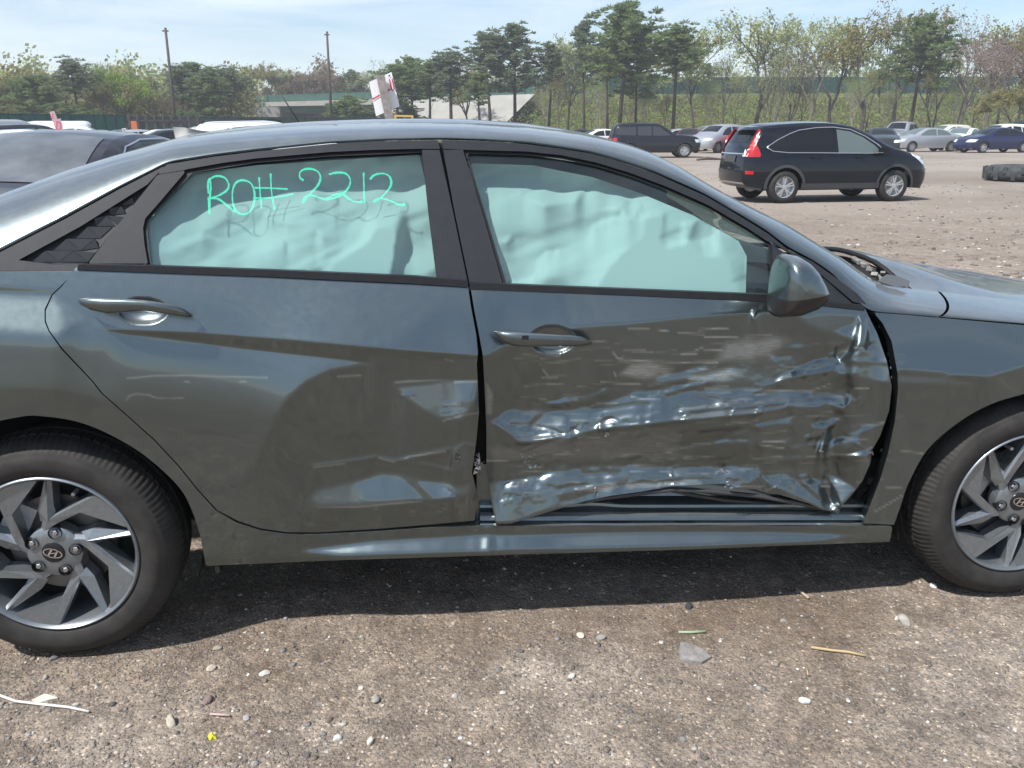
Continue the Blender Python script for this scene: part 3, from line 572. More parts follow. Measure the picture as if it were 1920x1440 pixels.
QP = RDL+[(1000, 986), (1300, 986), (1600, 986), (1674, 987), (1668, 1016), (1500, 1022), (1300, 1030), (900, 1042), (620, 1051), (386, 1061)]+ARCH[::-1][1:]+[p for p in archL if p[1] < 1010]+[(-560, 1060), (-690, 900), (-700, 700), (-640, 560), (-500, 480), (-300, 502), (0, 510)]
quarter = pan('quarter_panel_and_rocker', QP, side3, 4.0, PAINT, flange=0.05, scf=side_sc)
# front fender
ARF = [(1690, 987), (1694, 945), (1704, 905), (1740, 842), (1800, 790), (1860, 757), (1922, 738)]
arfR = mirx(spl(ARF), 2.715, 0.0)[::-1]
FE = [(1638, 590), (1700, 594), (1920, 613), (2300, 648), (2560, 680), (2600, 800), (2560, 930), (2500, 1000)]+[p for p in arfR if p[0] > 1950][::-1]+ARF[::-1][0:]+[(1676, 984), (1618, 981), (1650, 900), (1665, 850), (1678, 790), (1684, 730), (1683, 700), (1672, 640), (1650, 600)]
FE = [(1638, 586), (1700, 590.5), (1920, 610), (2300, 645), (2560, 690), (2600, 800), (2580, 950), (2480, 985)]+sorted([p for p in arfR if p[0] > 1960], key=lambda p: -p[0])+spl([(1922, 738), (1860, 757), (1800, 790), (1740, 842), (1704, 905), (1690, 945), (1676, 984)])+[(1618, 981), (1650, 900), (1665, 850), (1678, 790), (1684, 730), (1683, 700), (1672, 640), (1655, 606)]
fender = pan('front_fender', FE, side3, 4.0, PAINT, flange=0.03, scf=side_sc)
# dark body behind the door gaps, with hinge bolts and the torn latch
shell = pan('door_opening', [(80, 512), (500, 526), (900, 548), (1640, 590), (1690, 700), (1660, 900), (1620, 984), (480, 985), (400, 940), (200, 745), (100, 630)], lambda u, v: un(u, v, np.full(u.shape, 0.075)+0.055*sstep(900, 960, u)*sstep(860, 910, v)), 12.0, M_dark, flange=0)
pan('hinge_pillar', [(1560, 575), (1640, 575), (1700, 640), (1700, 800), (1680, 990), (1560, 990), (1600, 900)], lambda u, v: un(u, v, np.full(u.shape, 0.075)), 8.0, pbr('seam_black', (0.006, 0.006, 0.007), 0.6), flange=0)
mb = MB()
for (a, b) in [(1652, 612), (1668, 664), (1672, 677), (1674, 690), (1676, 708), (1672, 735), (1660, 868), (1640, 930), (1622, 975), (1655, 845)]:
    q = un(np.float64(a), np.float64(b), 0.07); mb.lathe([(0.0, -0.006), (0.0045, -0.005), (0.006, 0.004)], 8, c=q)
struct(P_(mb.build('hinge_bolts', M_clad, car, True)), 'stuff')
mb = MB(); q = un(np.float64(1628), np.float64(935), 0.06)
mb.lathe([(0.03, -0.004), (0.033, 0.0), (0.036, 0.01)], 20, c=q); mb.lathe([(0.0, -0.008), (0.012, -0.006), (0.014, 0.006)], 12, c=q); mb.box(un(np.float64(1637), np.float64(898), 0.06), (0.05, 0.03, 0.02))
P_(mb.build('hinge', M_dark, car, True, 40))
# torn, wrinkled metal at the latch
rs = random.Random(3); mb = MB()
def shards(mb, cu, cv, n, r, yo, s=0.010):
    for k in range(n):
        u0 = cu+rs.gauss(0, r); v0 = cv+rs.gauss(0, r*1.3); c = Vector(un(np.float64(u0), np.float64(v0), yo+rs.uniform(-0.006, 0.004)))
        t = [c+Vector((rs.uniform(-s, s), rs.uniform(-s*.6, s*.6), rs.uniform(-s, s))) for _ in range(4)]; mb.add(t, [(0, 1, 2), (0, 2, 3)])
shards(mb, 897, 868, 16, 5, 0.0); shards(mb, 897, 882, 8, 4, 0.008, 0.008)
P_(mb.build('torn_latch', M_steel, car, False))
mb = MB()
for (cu, cv, n, r) in [(1137, 808, 12, 7), (985, 855, 12, 9), (1000, 872, 10, 7), (1258, 902, 10, 5), (1357, 880, 12, 5), (1370, 907, 14, 6), (1454, 918, 10, 6), (1633, 840, 8, 4), (1540, 845, 5, 3), (860, 860, 10, 8), (1110, 922, 8, 5)]:
    sy = float(side_y(cu, cv)); shards(mb, cu, cv, n, r, sy-0.003, 0.006)
P_(mb.build('crumpled_flakes', pbr('flaked_paint', (0.20, 0.21, 0.21), 0.4, 0.6, noise=(80, 0.5)), car, False))['kind'] = 'stuff'
# B-pillar foot between the doors
pan('pillar_foot', [(894, 870), (914, 870), (926, 980), (893, 980)], lambda u, v: un(u, v, 0.050+0.0001*(v-870)), 4.0, PAINT, flange=0)
# exposed sill under the lifted door: stepped profile run along the car
prof = [(893, 0.12), (930, 0.105), (938, 0.070), (947, 0.042), (952, 0.040), (955, 0.054), (960, 0.056), (963, 0.042), (969, 0.034), (976, 0.030), (978, 0.042), (980, 0.042), (982, 0.028), (985, 0.024), (988, 0.032)]
mb = MB(); us = np.arange(900, 1640, 8.0); rows = []
for (v, y) in prof:
    vv = v-1.0*np.clip((us-1000)/600, 0, 1)+(4*np.exp(-((us-1110)/40)**2) if v in (952, 947) else 0)*-1
    rows.append([tuple(p) for p in un(us, vv+0*us, y+0.004*fbm(120, 30, us, us*0+v, 8, 3))])
mb.loft(rows); P_(mb.build('sill', PAINT, car, True, 50))
mb = MB()
mb.tube([tuple(p) for p in un(np.array([1090, 1130, 1200, 1260, 1330, 1420, 1500, 1560.]), np.array([941, 934, 925, 918, 921, 930, 944, 957.]), np.array([.03, .028, .025, .022, .02, .022, .028, .04]))], 0.007, 8)
mb.tube([tuple(p) for p in un(np.array([1260, 1300, 1360, 1440, 1520, 1560.]), np.array([920, 928, 938, 944, 948, 956.]), np.array([.03, .04, .05, .055, .055, .05]))], 0.006, 8)
mb.tube([tuple(p) for p in un(np.array([1095, 1140, 1180, 1300, 1440, 1560.]), np.array([946, 942, 950, 951, 951, 955.]), np.array([.05, .05, .052, .052, .052, .05]))], 0.0045, 8)
P_(mb.build('door_seal', pbr('seal_grey', (0.045, 0.045, 0.046), 0.5), car, True))
# belt mouldings, window frames, pillar trims
def gl(off): return lambda u, v: ung(u, v, off)
RG = [(357, 322), (420, 311), (480, 303), (618, 291), (700, 287), (787, 284), (800, 400), (815, 519), (560, 507), (400, 500), (281, 495), (276, 460), (273, 428), (276, 412), (300, 382)]
FG = [(874, 286), (987, 289), (1053, 296), (1119, 310), (1184, 330), (1250, 355), (1327, 388), (1402, 432), (1441, 456), (1446, 500), (1450, 550), (1200, 541), (949, 531), (910, 400)]
OUT = [(300, 319), (314, 308), (400, 294), (480, 284), (618, 270), (720, 265), (821, 263)]
OUTF = [(829, 263), (900, 265), (987, 270), (1053, 279), (1108, 288), (1162, 303), (1228, 325), (1272, 345), (1320, 366), (1380, 401), (1440, 438), (1477, 468), (1523, 490), (1573, 525), (1607, 550), (1626, 572)]
pan('window_frame', OUT+[(825, 279), (787, 279), (700, 281), (618, 285), (480, 297), (420, 305), (352, 317), (345, 319), (295, 327)], gl(-0.006), 3.0, M_trim, rear_door, flange=0.02)
pan('pillar_trim', [(165, 494), (225, 416), (295, 328), (345, 320), (346, 324), (300, 378), (272, 410), (268, 428), (271, 460), (277, 494)], gl(-0.006), 3.0, M_trim, rear_door, flange=0.015)
pan('pillar_trim', [(791, 281), (824, 281), (850, 400), (876, 525), (818, 520), (803, 400)], gl(-0.006), 3.0, M_trim, rear_door, flange=0.015)
pan('belt_moulding', [(147, 496), (300, 499), (500, 506), (780, 518), (877, 527), (878, 539), (780, 532), (500, 519), (300, 512), (144, 506)], lambda u, v: un(u, v, 0.022+0.0*u), 3.0, M_trim, rear_door, flange=0.02)
pan('window_frame', OUTF+[(1619, 570), (1600, 566), (1542, 517), (1480, 474), (1450, 455), (1438, 452), (1402, 428), (1327, 384), (1250, 350), (1184, 325), (1119, 305), (1053, 291), (987, 284), (874, 281), (832, 279)], gl(-0.006), 3.0, M_trim, front_door, flange=0.02)
pan('pillar_trim', [(831, 281), (868, 281), (905, 400), (942, 531), (880, 529), (853, 400)], gl(-0.006), 3.0, M_trim, front_door, flange=0.015)
pan('belt_moulding', [(880, 530), (949, 533), (1200, 543), (1450, 553), (1560, 567), (1618, 573), (1622, 583), (1540, 573), (1440, 566), (1200, 555), (882, 543)], lambda u, v: un(u, v, 0.022+0.0*u), 3.0, M_trim, front_door, flange=0.02)
pan('mirror_mount', [(1447, 459), (1480, 479), (1542, 522), (1600, 569), (1520, 562), (1453, 553)], gl(0.001), 3.0, M_trim, front_door, flange=0.01)
pan('window_seal', [(352, 316), (480, 296), (618, 284), (790, 278), (790, 286), (618, 293), (480, 305), (361, 324), (303, 384), (279, 413), (276, 430), (279, 460), (284, 496), (274, 496), (269, 428), (272, 408)], gl(0.002), 3.0, M_seal, rear_door, flange=0)
pan('window_seal', [(870, 280), (987, 283), (1053, 290), (1119, 304), (1184, 324), (1250, 349), (1327, 383), (1402, 427), (1445, 455), (1455, 555), (1448, 555), (1440, 460), (1402, 434), (1327, 390), (1250, 357), (1184, 332), (1119, 312), (1053, 298), (987, 291), (876, 288), (950, 534), (942, 534)], gl(0.002), 3.0, M_seal, front_door, flange=0)
pan('pillar_core', [(812, 268), (848, 268), (905, 540), (858, 540)], gl(0.012), 6.0, M_dark, flange=0)
def glz(u, v): return ung(u, v, 0.010)
grow = lambda pl: [tuple(np.array(pl).mean(0)+(np.array(p)-np.array(pl).mean(0))*np.array([1.03, 1.05])) for p in pl]
rg = pan('window_glass', grow(RG), glz, 8.0, M_glass, rear_door, flange=0); fg = pan('window_glass', grow(FG), glz, 8.0, M_glass, front_door, flange=0)
# rear quarter trim: black frame and the faceted insert, each facet its own plate
pan('quarter_trim', [(-40, 494), (0, 473), (125, 409), (225, 354), (299, 316), (311, 309), (296, 325), (276, 346), (150, 425), (34, 488), (100, 496), (160, 494), (158, 499), (142, 508), (0, 508), (-60, 507)], gl(-0.004), 3.0, M_trim, flange=0.02)
tri = [(34, 489), (150, 426), (276, 346), (292, 330), (225, 417), (162, 495), (100, 497)]
base = pan('quarter_insert', tri, gl(0.012), 4.0, pbr('insert_black', (0.016, 0.017, 0.019), 0.5), flange=0)
zq = Zm(0, 200, 4.0)
facet_m = pbr('facet_black', (0.028, 0.029, 0.031), 0.38)
e1 = np.array(zq([(115, -95)])[0])-np.array([0, 200]); a0 = np.array(zq([(130, 1150)])[0])
rowsq = [((230, 1080), (690, 1080), 1165, 2.5), ((390, 990), (760, 985), 1080, 2), ((560, 900), (830, 895), 988, 1.5), ((720, 815), (895, 812), 898, 1), ((830, 745), (950, 742), 813, .6), ((910, 680), (1000, 680), 742, .4)]
for (l, r, yb, _n) in rowsq:                                  # rows of alternating triangles, stepping up the pillar
    y0 = l[1]; w = 215 if yb > 1000 else 190 if yb > 900 else 160; h = yb-y0; x = l[0]-w
    while x < r[0]+w*0.6:
        for t in ([(x, yb), (x+w*0.5, y0), (x+w, yb)], [(x+w*0.5, y0), (x+w*1.5, y0), (x+w, yb)]):
            c = np.mean(t, 0); q = zq([tuple(c)])[0]
            if sdf(tri, np.array([q[0]]), np.array([q[1]]))[0] > 1.5:
                pp = [tuple(p) for p in t]; pts = []
                for p in pp:
                    z = np.array(zq([p])[0]); cc = np.array(q); s = sdf(tri, np.array([z[0]]), np.array([z[1]]))[0]; k = 0
                    while s < 0 and k < 12: z = cc+(z-cc)*0.85; s = sdf(tri, np.array([z[0]]), np.array([z[1]]))[0]; k += 1
                    pts.append(cc+(z-cc)*0.97)
                B = [ung(np.float64(p[0]), np.float64(p[1]), 0.010-(0.007 if i == (1 if t[0][1] == yb else 0) else 0.0)) for i, p in enumerate(pts)]; Cn = [ung(np.float64(p[0]), np.float64(p[1]), 0.013) for p in pts]
                mesh('facet', B+Cn, [(0, 1, 2), (0, 3, 4, 1), (1, 4, 5, 2), (2, 5, 3, 0)], facet_m, base, False)
        x += w
# roof side, pillars and hood side: lofted from the door line up to the skyline edge
L_PX = [(-330, 640), (-200, 570), (-60, 500), (0, 470), (125, 405), (225, 350), (300, 312), (314, 304), (400, 290), (480, 280), (618, 266), (720, 261), (825, 259), (900, 261), (987, 266), (1053, 275), (1108, 284), (1162, 299), (1228, 321), (1272, 341), (1320, 362), (1380, 397), (1440, 433), (1477, 463), (1523, 486), (1573, 520), (1607, 545), (1630, 570), (1638, 579), (1700, 586), (1762, 592), (1920, 607), (2300, 640), (2560, 672)]
U_PX = [(-330, 520), (-200, 450), (-60, 390), (0, 365), (125, 320), (212, 292), (330, 259), (405, 248), (480, 240), (560, 234.5), (640, 231), (760, 228), (860, 229), (900, 230.5), (987, 236), (1075, 247), (1119, 255), (1162, 266), (1213, 283), (1272, 311), (1327, 345), (1402, 385), (1477, 422), (1543, 463), (1578, 483), (1608, 505), (1633, 523), (1653, 533), (1673, 537), (1700, 540), (1762, 547), (1920, 565), (2300, 612), (2560, 655)]
U_Y = [(-330, .14), (-200, .17), (0, .29), (125, .35), (225, .43), (330, .56), (480, .68), (860, .72), (1000, .66), (1119, .52), (1213, .40), (1272, .36), (1402, .30), (1477, .27), (1560, .24), (1633, .22), (1700, .25), (1920, .27), (2300, .30), (2560, .45)]
def strip(us, ns=14, ylo=None, power=2.1):
    lv = lin(L_PX, us); uv = lin(U_PX, us); ker = np.ones(1)
    A = ung(us, lv, 0.004); k = sstep(1560, 1650, us)[:, None]; A = A*(1-k)+side3(us, np.maximum(lv, lin(BELT, us)), 0.0)*k
    k2 = sstep(-20, -200, us)[:, None]; A = A*(1-k2)+un(us, lv, 0.06+0*us)*k2
    B = un(us, uv, lin(U_Y, us)); rows = []
    dzc = (0.93-0.11*sstep(300, 500, us))*(B[:, 2]-A[:, 2]); kk = 0.72-0.04*sstep(300, 500, us)
    Cp = A+np.stack([0.4*(B[:, 0]-A[:, 0]), np.minimum(kk*dzc, 0.6*(B[:, 1]-A[:, 1])), dzc], -1)
    for s in np.linspace(0, 1, ns)**1.3: rows.append(A*(1-s)**2+Cp*2*s*(1-s)+B*s*s)
    return np.array(rows), A, B
def smooth_us(a, b, step): return np.arange(a, b+0.1, step)
def rowmesh(name, rows, mat, parent=None):
    mb = MB(); mb.loft([[tuple(p) for p in r] for r in rows]); o = mb.build(name, mat, parent if parent is not None else car, True)
    if parent is None: P_(o)
    return o
def gsm(a, w):                                                # soften traced polylines
    k = np.exp(-np.linspace(-2, 2, 2*w+1)**2); k /= k.sum(); pad = np.concatenate([2*a[0]-a[w:0:-1], a, 2*a[-1]-a[-2:-w-2:-1]]); return np.convolve(pad, k, 'valid')
us1 = smooth_us(-330, 1761, 6.0); us2 = smooth_us(1763.5, 2560, 8.0)
_lin = lin
def sm_strip(us):
    rows, A, B = strip(us); w = 5
    for i in range(rows.shape[0]):
        for j in range(3): rows[i, :, j] = gsm(rows[i, :, j], w)
    return rows
rows1 = sm_strip(us1); rows2 = sm_strip(us2)
# two small dings in the roof rail
for (du, dv, r, dpt) in [(870, 4, 14, 0.006), (1372, 4, 10, 0.004)]:
    for i in range(rows1.shape[0]): rows1[i, :, 1] += dpt*np.exp(-((us1-du)/r)**2-((i-dv)/3.0)**2)
def inset_back(rows): r0 = rows[0].copy(); r0[:, 1] += 0.03; r0[:, 2] -= 0.004; return np.concatenate([[r0], rows])
rail = rowmesh('roof_rail_and_pillars', inset_back(rows1), PAINT)
hoodside = rowmesh('hood_side', inset_back(rows2), PAINT)
# roof, rear window, windscreen, hood, boot: across to the mirrored edge
def across(us_lo, us_hi, crown, us, rows, n=15, fwd=0.0):
    k = (us >= us_lo) & (us <= us_hi); E = rows[-1][k]; out = []
    for s in np.linspace(0, 1, n):
        P = E.copy(); P[:, 1] = E[:, 1]+(1.8-2*E[:, 1])*s; b = 4*s*(1-s); b = 1-(1-b)**1.0; P[:, 2] += crown*b; P[:, 0] += fwd*b; out.append(P)
    return np.array(out)
rowmesh('roof', across(330, 1213, 0.012, us1, rows1), PAINT)
rowmesh('windscreen', across(1213, 1640, 0.0, us1, rows1, fwd=0.03), M_wind)
rowmesh('rear_window', across(-200, 330, 0.01, us1, rows1, fwd=-0.02), M_wind)
def mirror_obj(o, name):
    me = o.data.copy(); co = np.empty(len(me.vertices)*3); me.vertices.foreach_get('co', co); co = co.reshape(-1, 3); co[:, 1] = 1.8-co[:, 1]; me.vertices.foreach_set('co', co.ravel()); me.flip_normals(); me.update()
    n = link(name, me, None, car); n.location = o.location; return n
mirror_obj(rail, 'roof_rail_and_pillars')
# hood with its raised rear edge, over an open cowl
h_us = np.arange(1560, 2561, 20.0)
E2 = np.concatenate([rows1[-1][us1 > 1650], rows2[-1]]); rows = []
tt = np.linspace(0, 1, 44)**1.3
for s in np.linspace(0, 1, 31):
    x0 = 2.435-0.055*sstep(0, 0.25, s); X = x0+(3.52-x0)*tt; ze = np.interp(X, E2[:, 0], E2[:, 2]); ye = np.interp(X, E2[:, 0], E2[:, 1])
    pop = 0.046*sstep(0.0, 0.16, s)*(1-sstep(0.22, 0.55, s))*(1-sstep(0.0, 0.42, X-x0))
    rows.append(np.stack([X, ye+(1.8-2*ye)*s, ze+0.030*(4*s*(1-s))**0.8-0.085*np.clip(s-0.5, 0, 1)+pop-0.02*tt*tt], -1))
hood = rowmesh('hood', np.array(rows), PAINT)
ed = MB(); edge = np.array([r[0] for r in rows]); ed.tube([tuple(p) for p in edge+np.array([0, 0, -0.008])], 0.009, 6); P_(ed.build('hood_edge', M_seal, car, True))
mb = MB(); cw = np.array([r[0] for r in rows])
mb.loft([[(p[0]+0.02, p[1], p[2]-0.03) for p in cw], [(p[0]-0.03, p[1], p[2]-0.13) for p in cw], [(p[0]-0.17, p[1], p[2]-0.12) for p in cw], [(p[0]-0.24, p[1], p[2]-0.05) for p in cw]]); P_(mb.build('cowl', M_dark, car, True))
mb = MB(); q0 = un(np.float64(1632), np.float64(508), 0.30)
for k, (a, b, yy, sz) in enumerate([(1622, 498, .32, .03), (1633, 505, .30, .035), (1640, 515, .27, .03), (1655, 512, .30, .022), (1655, 524, .28, .03), (1612, 492, .36, .025)]):
    q = un(np.float64(a), np.float64(b), yy); mb.box(q, (sz*.45, sz*.6, sz*0.35), rz=0.4*k, ry=0.3*k)
mb.tube([tuple(un(np.float64(1600), np.float64(484), .40)), tuple(un(np.float64(1625), np.float64(500), .33)), tuple(un(np.float64(1656), np.float64(528), .26))], 0.008, 6)
P_(mb.build('wiper_linkage', pbr('linkage_metal', (0.20, 0.19, 0.18), 0.6, 0.3, noise=(30, 0.4)), car, False))
pan('cowl_corner', [(1645, 527), (1662, 514), (1685, 518), (1706, 527), (1704, 537), (1680, 538)], lambda u, v: un(u, v, 0.22+0.0*u), 3.0, pbr('primer_grey', (0.16, 0.17, 0.18), 0.6), flange=0)
# shark fin, boot, bumpers, underbody
f0 = un(np.float64(330), np.float64(262), 0.90); mb = MB(); ring = []
def finp(u, v, dy): q = un(np.float64(u), np.float64(v), 0.90); return (q[0], q[1]+dy, q[2])
mb.loft([[finp(334, 268, -.022), finp(328, 252, -.006), finp(324, 238, 0), finp(328, 252, .006), finp(334, 268, .022)], [finp(360, 262, -.028), finp(352, 250, -.012), finp(345, 239, 0), finp(352, 250, .012), finp(360, 262, .028)], [finp(400, 255, -.024), finp(392, 248, -.010), finp(378, 245, 0), finp(392, 248, .010), finp(400, 255, .024)], [finp(430, 252, -.004), finp(424, 250, -.002), finp(418, 249, 0), finp(424, 250, .002), finp(430, 252, .004)]])
P_(mb.build('shark_fin_antenna', pbr('fin_grey', (0.075, 0.08, 0.085), 0.45, 0.3), car, True, 40))
E1 = rows1[-1]; tail = E1[us1 <= -200]; xs = np.linspace(-1.05, tail[-1, 0], 16); mb = MB(); ring = []
zt = 1.10-0.0*xs; zt = np.interp(xs, [-1.05, -0.75, tail[-1, 0]], [1.0, 1.04, tail[-1, 2]])
mb.loft([[(x, 0.25+1.3*s, z+0.02*4*s*(1-s)) for x, z in zip(xs, zt)] for s in np.linspace(0, 1, 8)]); P_(mb.build('boot_lid', PAINT, car, True))
def bumper(name, x0, sgn, zs):
    mb = MB(); rings = []
    for (z, dx, w) in zs: rings.append([(x0+sgn*(dx*(1-abs(2*s-1)**3)-0.16*abs(2*s-1)**3), 0.9-w+2*w*s, z) for s in np.linspace(0, 1, 21)])
    mb.loft(rings); return P_(mb.build(name, PAINT, car, True))
bumper('rear_bumper', -1.0, -1, [(0.25, 0.02, .72), (0.38, 0.08, .80), (0.60, 0.10, .82), (0.75, 0.06, .80), (1.02, -0.03, .70)])
bumper('front_bumper', 3.42, 1, [(0.20, 0.02, .72), (0.32, 0.10, .80), (0.45, 0.12, .80), (0.57, 0.06, .76), (0.66, -0.02, .70)])
mb = MB(); mb.box((1.36, 0.9, 0.235), (2.0, 1.62, 0.05)); mb.box((-0.72, 0.9, 0.30), (0.65, 1.3, 0.05)); mb.box((3.28, 0.9, 0.28), (0.4, 1.3, 0.05)); mb.box((1.36, 0.9, 0.40), (2.0, 1.3, 0.04))
mb.box((1.36, 0.9, 0.55), (4.0, 0.02, 0.25)); mb.box((0.42, 0.9, 0.33), (0.03, 1.6, 0.26)); mb.box((2.28, 0.9, 0.36), (0.03, 1.6, 0.2))  # long upright centre sheet is no car part, added to block light
P_(mb.build('underbody_and_light_block', M_dark, car, False))
mb = MB(); mb.box((0.400, 0.17, 0.270), (0.012, 0.24, 0.12)); P_(mb.build('splash_guard', M_dark, car))
for wx in (0.0, 2.72):                                        # wheel house liners
    mb = MB(); a = [R(t) for t in range(-22, 203, 7)]
    mb.loft([[(wx+0.375*math.cos(t), y, 0.335+0.365*math.sin(t)) for t in a] for y in (0.035, 0.35)]); mb.add([(wx, 0.35, 0.335)]+[(wx+0.375*math.cos(t), 0.35, 0.335+0.365*math.sin(t)) for t in a], [(0, i, i+1) for i in range(1, len(a))])
    P_(mb.build('wheel_house', M_dark, car, True))
# plain far side, cabin
gu2 = np.arange(-560, 2500, 40.0); gv2 = np.array([520, 580, 640, 720, 820, 920, 985, 1020.]); rows = []
for v in gv2:
    p = un(gu2, np.maximum(v, lin(BELT, gu2)), 0*gu2+0.02); p[:, 2] -= 0.3*sstep(2.1, 2.5, p[:, 0]); p[:, 1] = 1.8-0.02-0.5*np.clip((p[:, 0]-2.95)/0.65, 0, 1)**2.2-0.5*np.clip((-0.55-p[:, 0])/.6, 0, 1)**2.2; rows.append(p)
rowmesh('far_side', np.array(rows), PAINT)
mb = MB(); mb.box((2.15, 0.9, 0.80), (0.45, 1.45, 0.22)); P_(mb.build('dashboard', M_int, car))
for (x, y) in [(1.25, 0.56), (1.25, 1.24), (0.35, 0.56), (0.35, 1.24)]:
    mb = MB(); mb.box((x+0.1, y, 0.52), (0.5, 0.5, 0.16)); mb.box((x-0.18, y, 0.82), (0.14, 0.48, 0.6), ry=-0.25); mb.box((x-0.28, y, 1.18), (0.1, 0.26, 0.16), ry=-0.25); P_(mb.build('seat', M_int, car))
# deployed curtain airbags behind the glass
def bag_fn(tp, seed, base):
    gu = np.arange(240, 1480, 4.0); gv = np.arange(270, 570, 4.0); U, V = np.meshgrid(gu, gv); T = 0.0*U
    for poly, t, s in tp: k = sstep(-s, s, sdf(poly, U, V)); T = T+(t-T)*k
    rdg = 1-2.6*np.abs(fbm(260, 60, U, V+0.35*U, seed+9, 3)); T = 1.7*T+0.65*fbm(230, 60, U, V+0.25*U, seed, 4)+0.30*fbm(60, 24, U, V-0.3*U, seed+5, 3)
    T = T+1.3*np.clip(rdg-0.55, 0, 1)*np.where(fbm(120, 60, U, V, seed+30, 2) > 0, 1, -1)
    D = 0*U; rw = D[0]
    for i in range(len(gv)): rw = np.concatenate([rw[:1], 0.12*rw[:-2]+0.76*rw[1:-1]+0.12*rw[2:], rw[-1:]])*0.93+T[i]*0.0055; D[i] = rw
    def fn(u, v):
        i = np.clip((v-gv[0])/4, 0, len(gv)-1.01).astype(int); j = np.clip((u-gu[0])/4, 0, len(gu)-1.01).astype(int)
        return ung(u, v, np.clip(base-0.025+0.02*sstep(460, 320, v)-D[i, j], 0.012, 0.10))
    return fn
rbag = bag_fn([(zW([(1080, 715), (1150, 650), (1290, 520), (1330, 430), (1480, 400), (1500, 460), (1440, 600), (1340, 740)]), 0.9, 14), (zW([(640, 580), (1050, 460), (1300, 430), (1150, 620), (900, 700), (680, 700)]), 0.15, 20), (zW([(330, 180), (1590, 75), (1600, 200), (340, 330)]), -0.35, 30)], 3, 0.06)
pan('curtain_airbag', [(300, 332), (480, 310), (786, 290), (845, 540), (270, 520), (262, 420)], rbag, 4.0, M_bag, flange=0)
fbag = bag_fn([(zX([(370, 370), (450, 345), (600, 350), (680, 325), (640, 390), (480, 420)]), 0.9, 5), (zX([(770, 440), (850, 400), (895, 395), (850, 440)]), 0.9, 4), (zX([(860, 470), (870, 420), (960, 405), (940, 470), (900, 490)]), 0.7, 4), (zX([(940, 490), (1000, 450), (1080, 450), (1060, 490)]), 0.7, 5), (zX([(1170, 500), (1240, 490), (1190, 555)]), 0.8, 4), (zX([(640, 810), (800, 700), (1000, 600), (1250, 600), (1480, 680), (1500, 860), (1000, 840)]), 0.45, 24), (zX([(90, 160), (160, 280), (400, 290), (560, 320), (800, 330), (600, 170)]), -0.35, 14)], 7, 0.06)
pan('curtain_airbag', [(858, 340), (885, 306), (1000, 310), (1110, 332), (1200, 362), (1300, 404), (1385, 452), (1400, 480), (1398, 560), (880, 545)], fbag, 4.0, M_bag, flange=0)
pan('headliner', [(250, 290), (860, 270), (1250, 330), (1250, 420), (860, 400), (250, 420)], lambda u, v: ung(u, v, 0.26+0*u), 12.0, pbr('headliner_grey', (0.20, 0.25, 0.27), 0.9), flange=0)
# marker writing on the rear glass
strokes = [[(440, 300), (437, 250), (445, 218), (452, 260), (446, 330), (443, 405)], [(438, 320), (441, 370), (445, 410)], [(445, 225), (470, 207), (505, 205), (535, 220), (550, 255), (535, 285), (490, 312), (445, 325), (490, 328), (535, 360), (580, 400)],
 [(610, 228), (585, 245), (570, 290), (572, 350), (590, 395), (625, 412), (660, 402), (685, 360), (690, 300), (675, 250), (645, 230), (610, 228), (596, 240)], [(715, 210), (720, 290), (728, 380)], [(778, 190), (783, 290), (800, 390)], [(690, 268), (780, 270), (870, 275)], [(685, 325), (800, 320), (900, 302)],
 [(958, 228), (938, 212), (938, 185), (960, 168), (1000, 165), (1035, 180), (1050, 212), (1035, 255), (990, 305), (955, 350), (962, 325), (990, 308), (1035, 318), (1075, 332)], [(1095, 195), (1140, 185), (1190, 192), (1213, 230), (1195, 278), (1145, 315), (1075, 333), (1130, 305), (1175, 305), (1215, 335), (1268, 347), (1274, 335)], [(1285, 185), (1287, 270), (1290, 350)],
 [(1320, 222), (1345, 198), (1390, 190), (1425, 205), (1436, 245), (1415, 285), (1375, 325), (1340, 345), (1375, 325), (1420, 335), (1470, 357), (1505, 362), (1503, 350)]]
mb = MB()
for st in strokes:
    st = zW(st); fine = []
    for i in range(len(st)-1):
        p0 = np.array(st[max(i-1, 0)]); p1 = np.array(st[i]); p2 = np.array(st[i+1]); p3 = np.array(st[min(i+2, len(st)-1)])
        for t in np.linspace(0, 1, 6, endpoint=False): fine.append(0.5*((2*p1)+(-p0+p2)*t+(2*p0-5*p1+4*p2-p3)*t*t+(-p0+3*p1-3*p2+p3)*t**3))
    fine.append(np.array(st[-1])); fine = np.array(fine); tg = np.gradient(fine, axis=0); tg /= np.linalg.norm(tg, axis=1)[:, None]+1e-9; nn = np.stack([-tg[:, 1], tg[:, 0]], -1)
    wv = 1.75+0.45*np.sin(np.arange(len(fine))*0.31+len(st))+0.3*np.sin(np.arange(len(fine))*1.7); a = fine+nn*wv[:, None]; b = fine-nn*wv[:, None]
    mb.loft([[tuple(p) for p in ung(a[:, 0], a[:, 1], 0.0085)], [tuple(p) for p in ung(b[:, 0], b[:, 1], 0.0085)]])
mb.build('marker_writing', M_marker, rear_door, False)
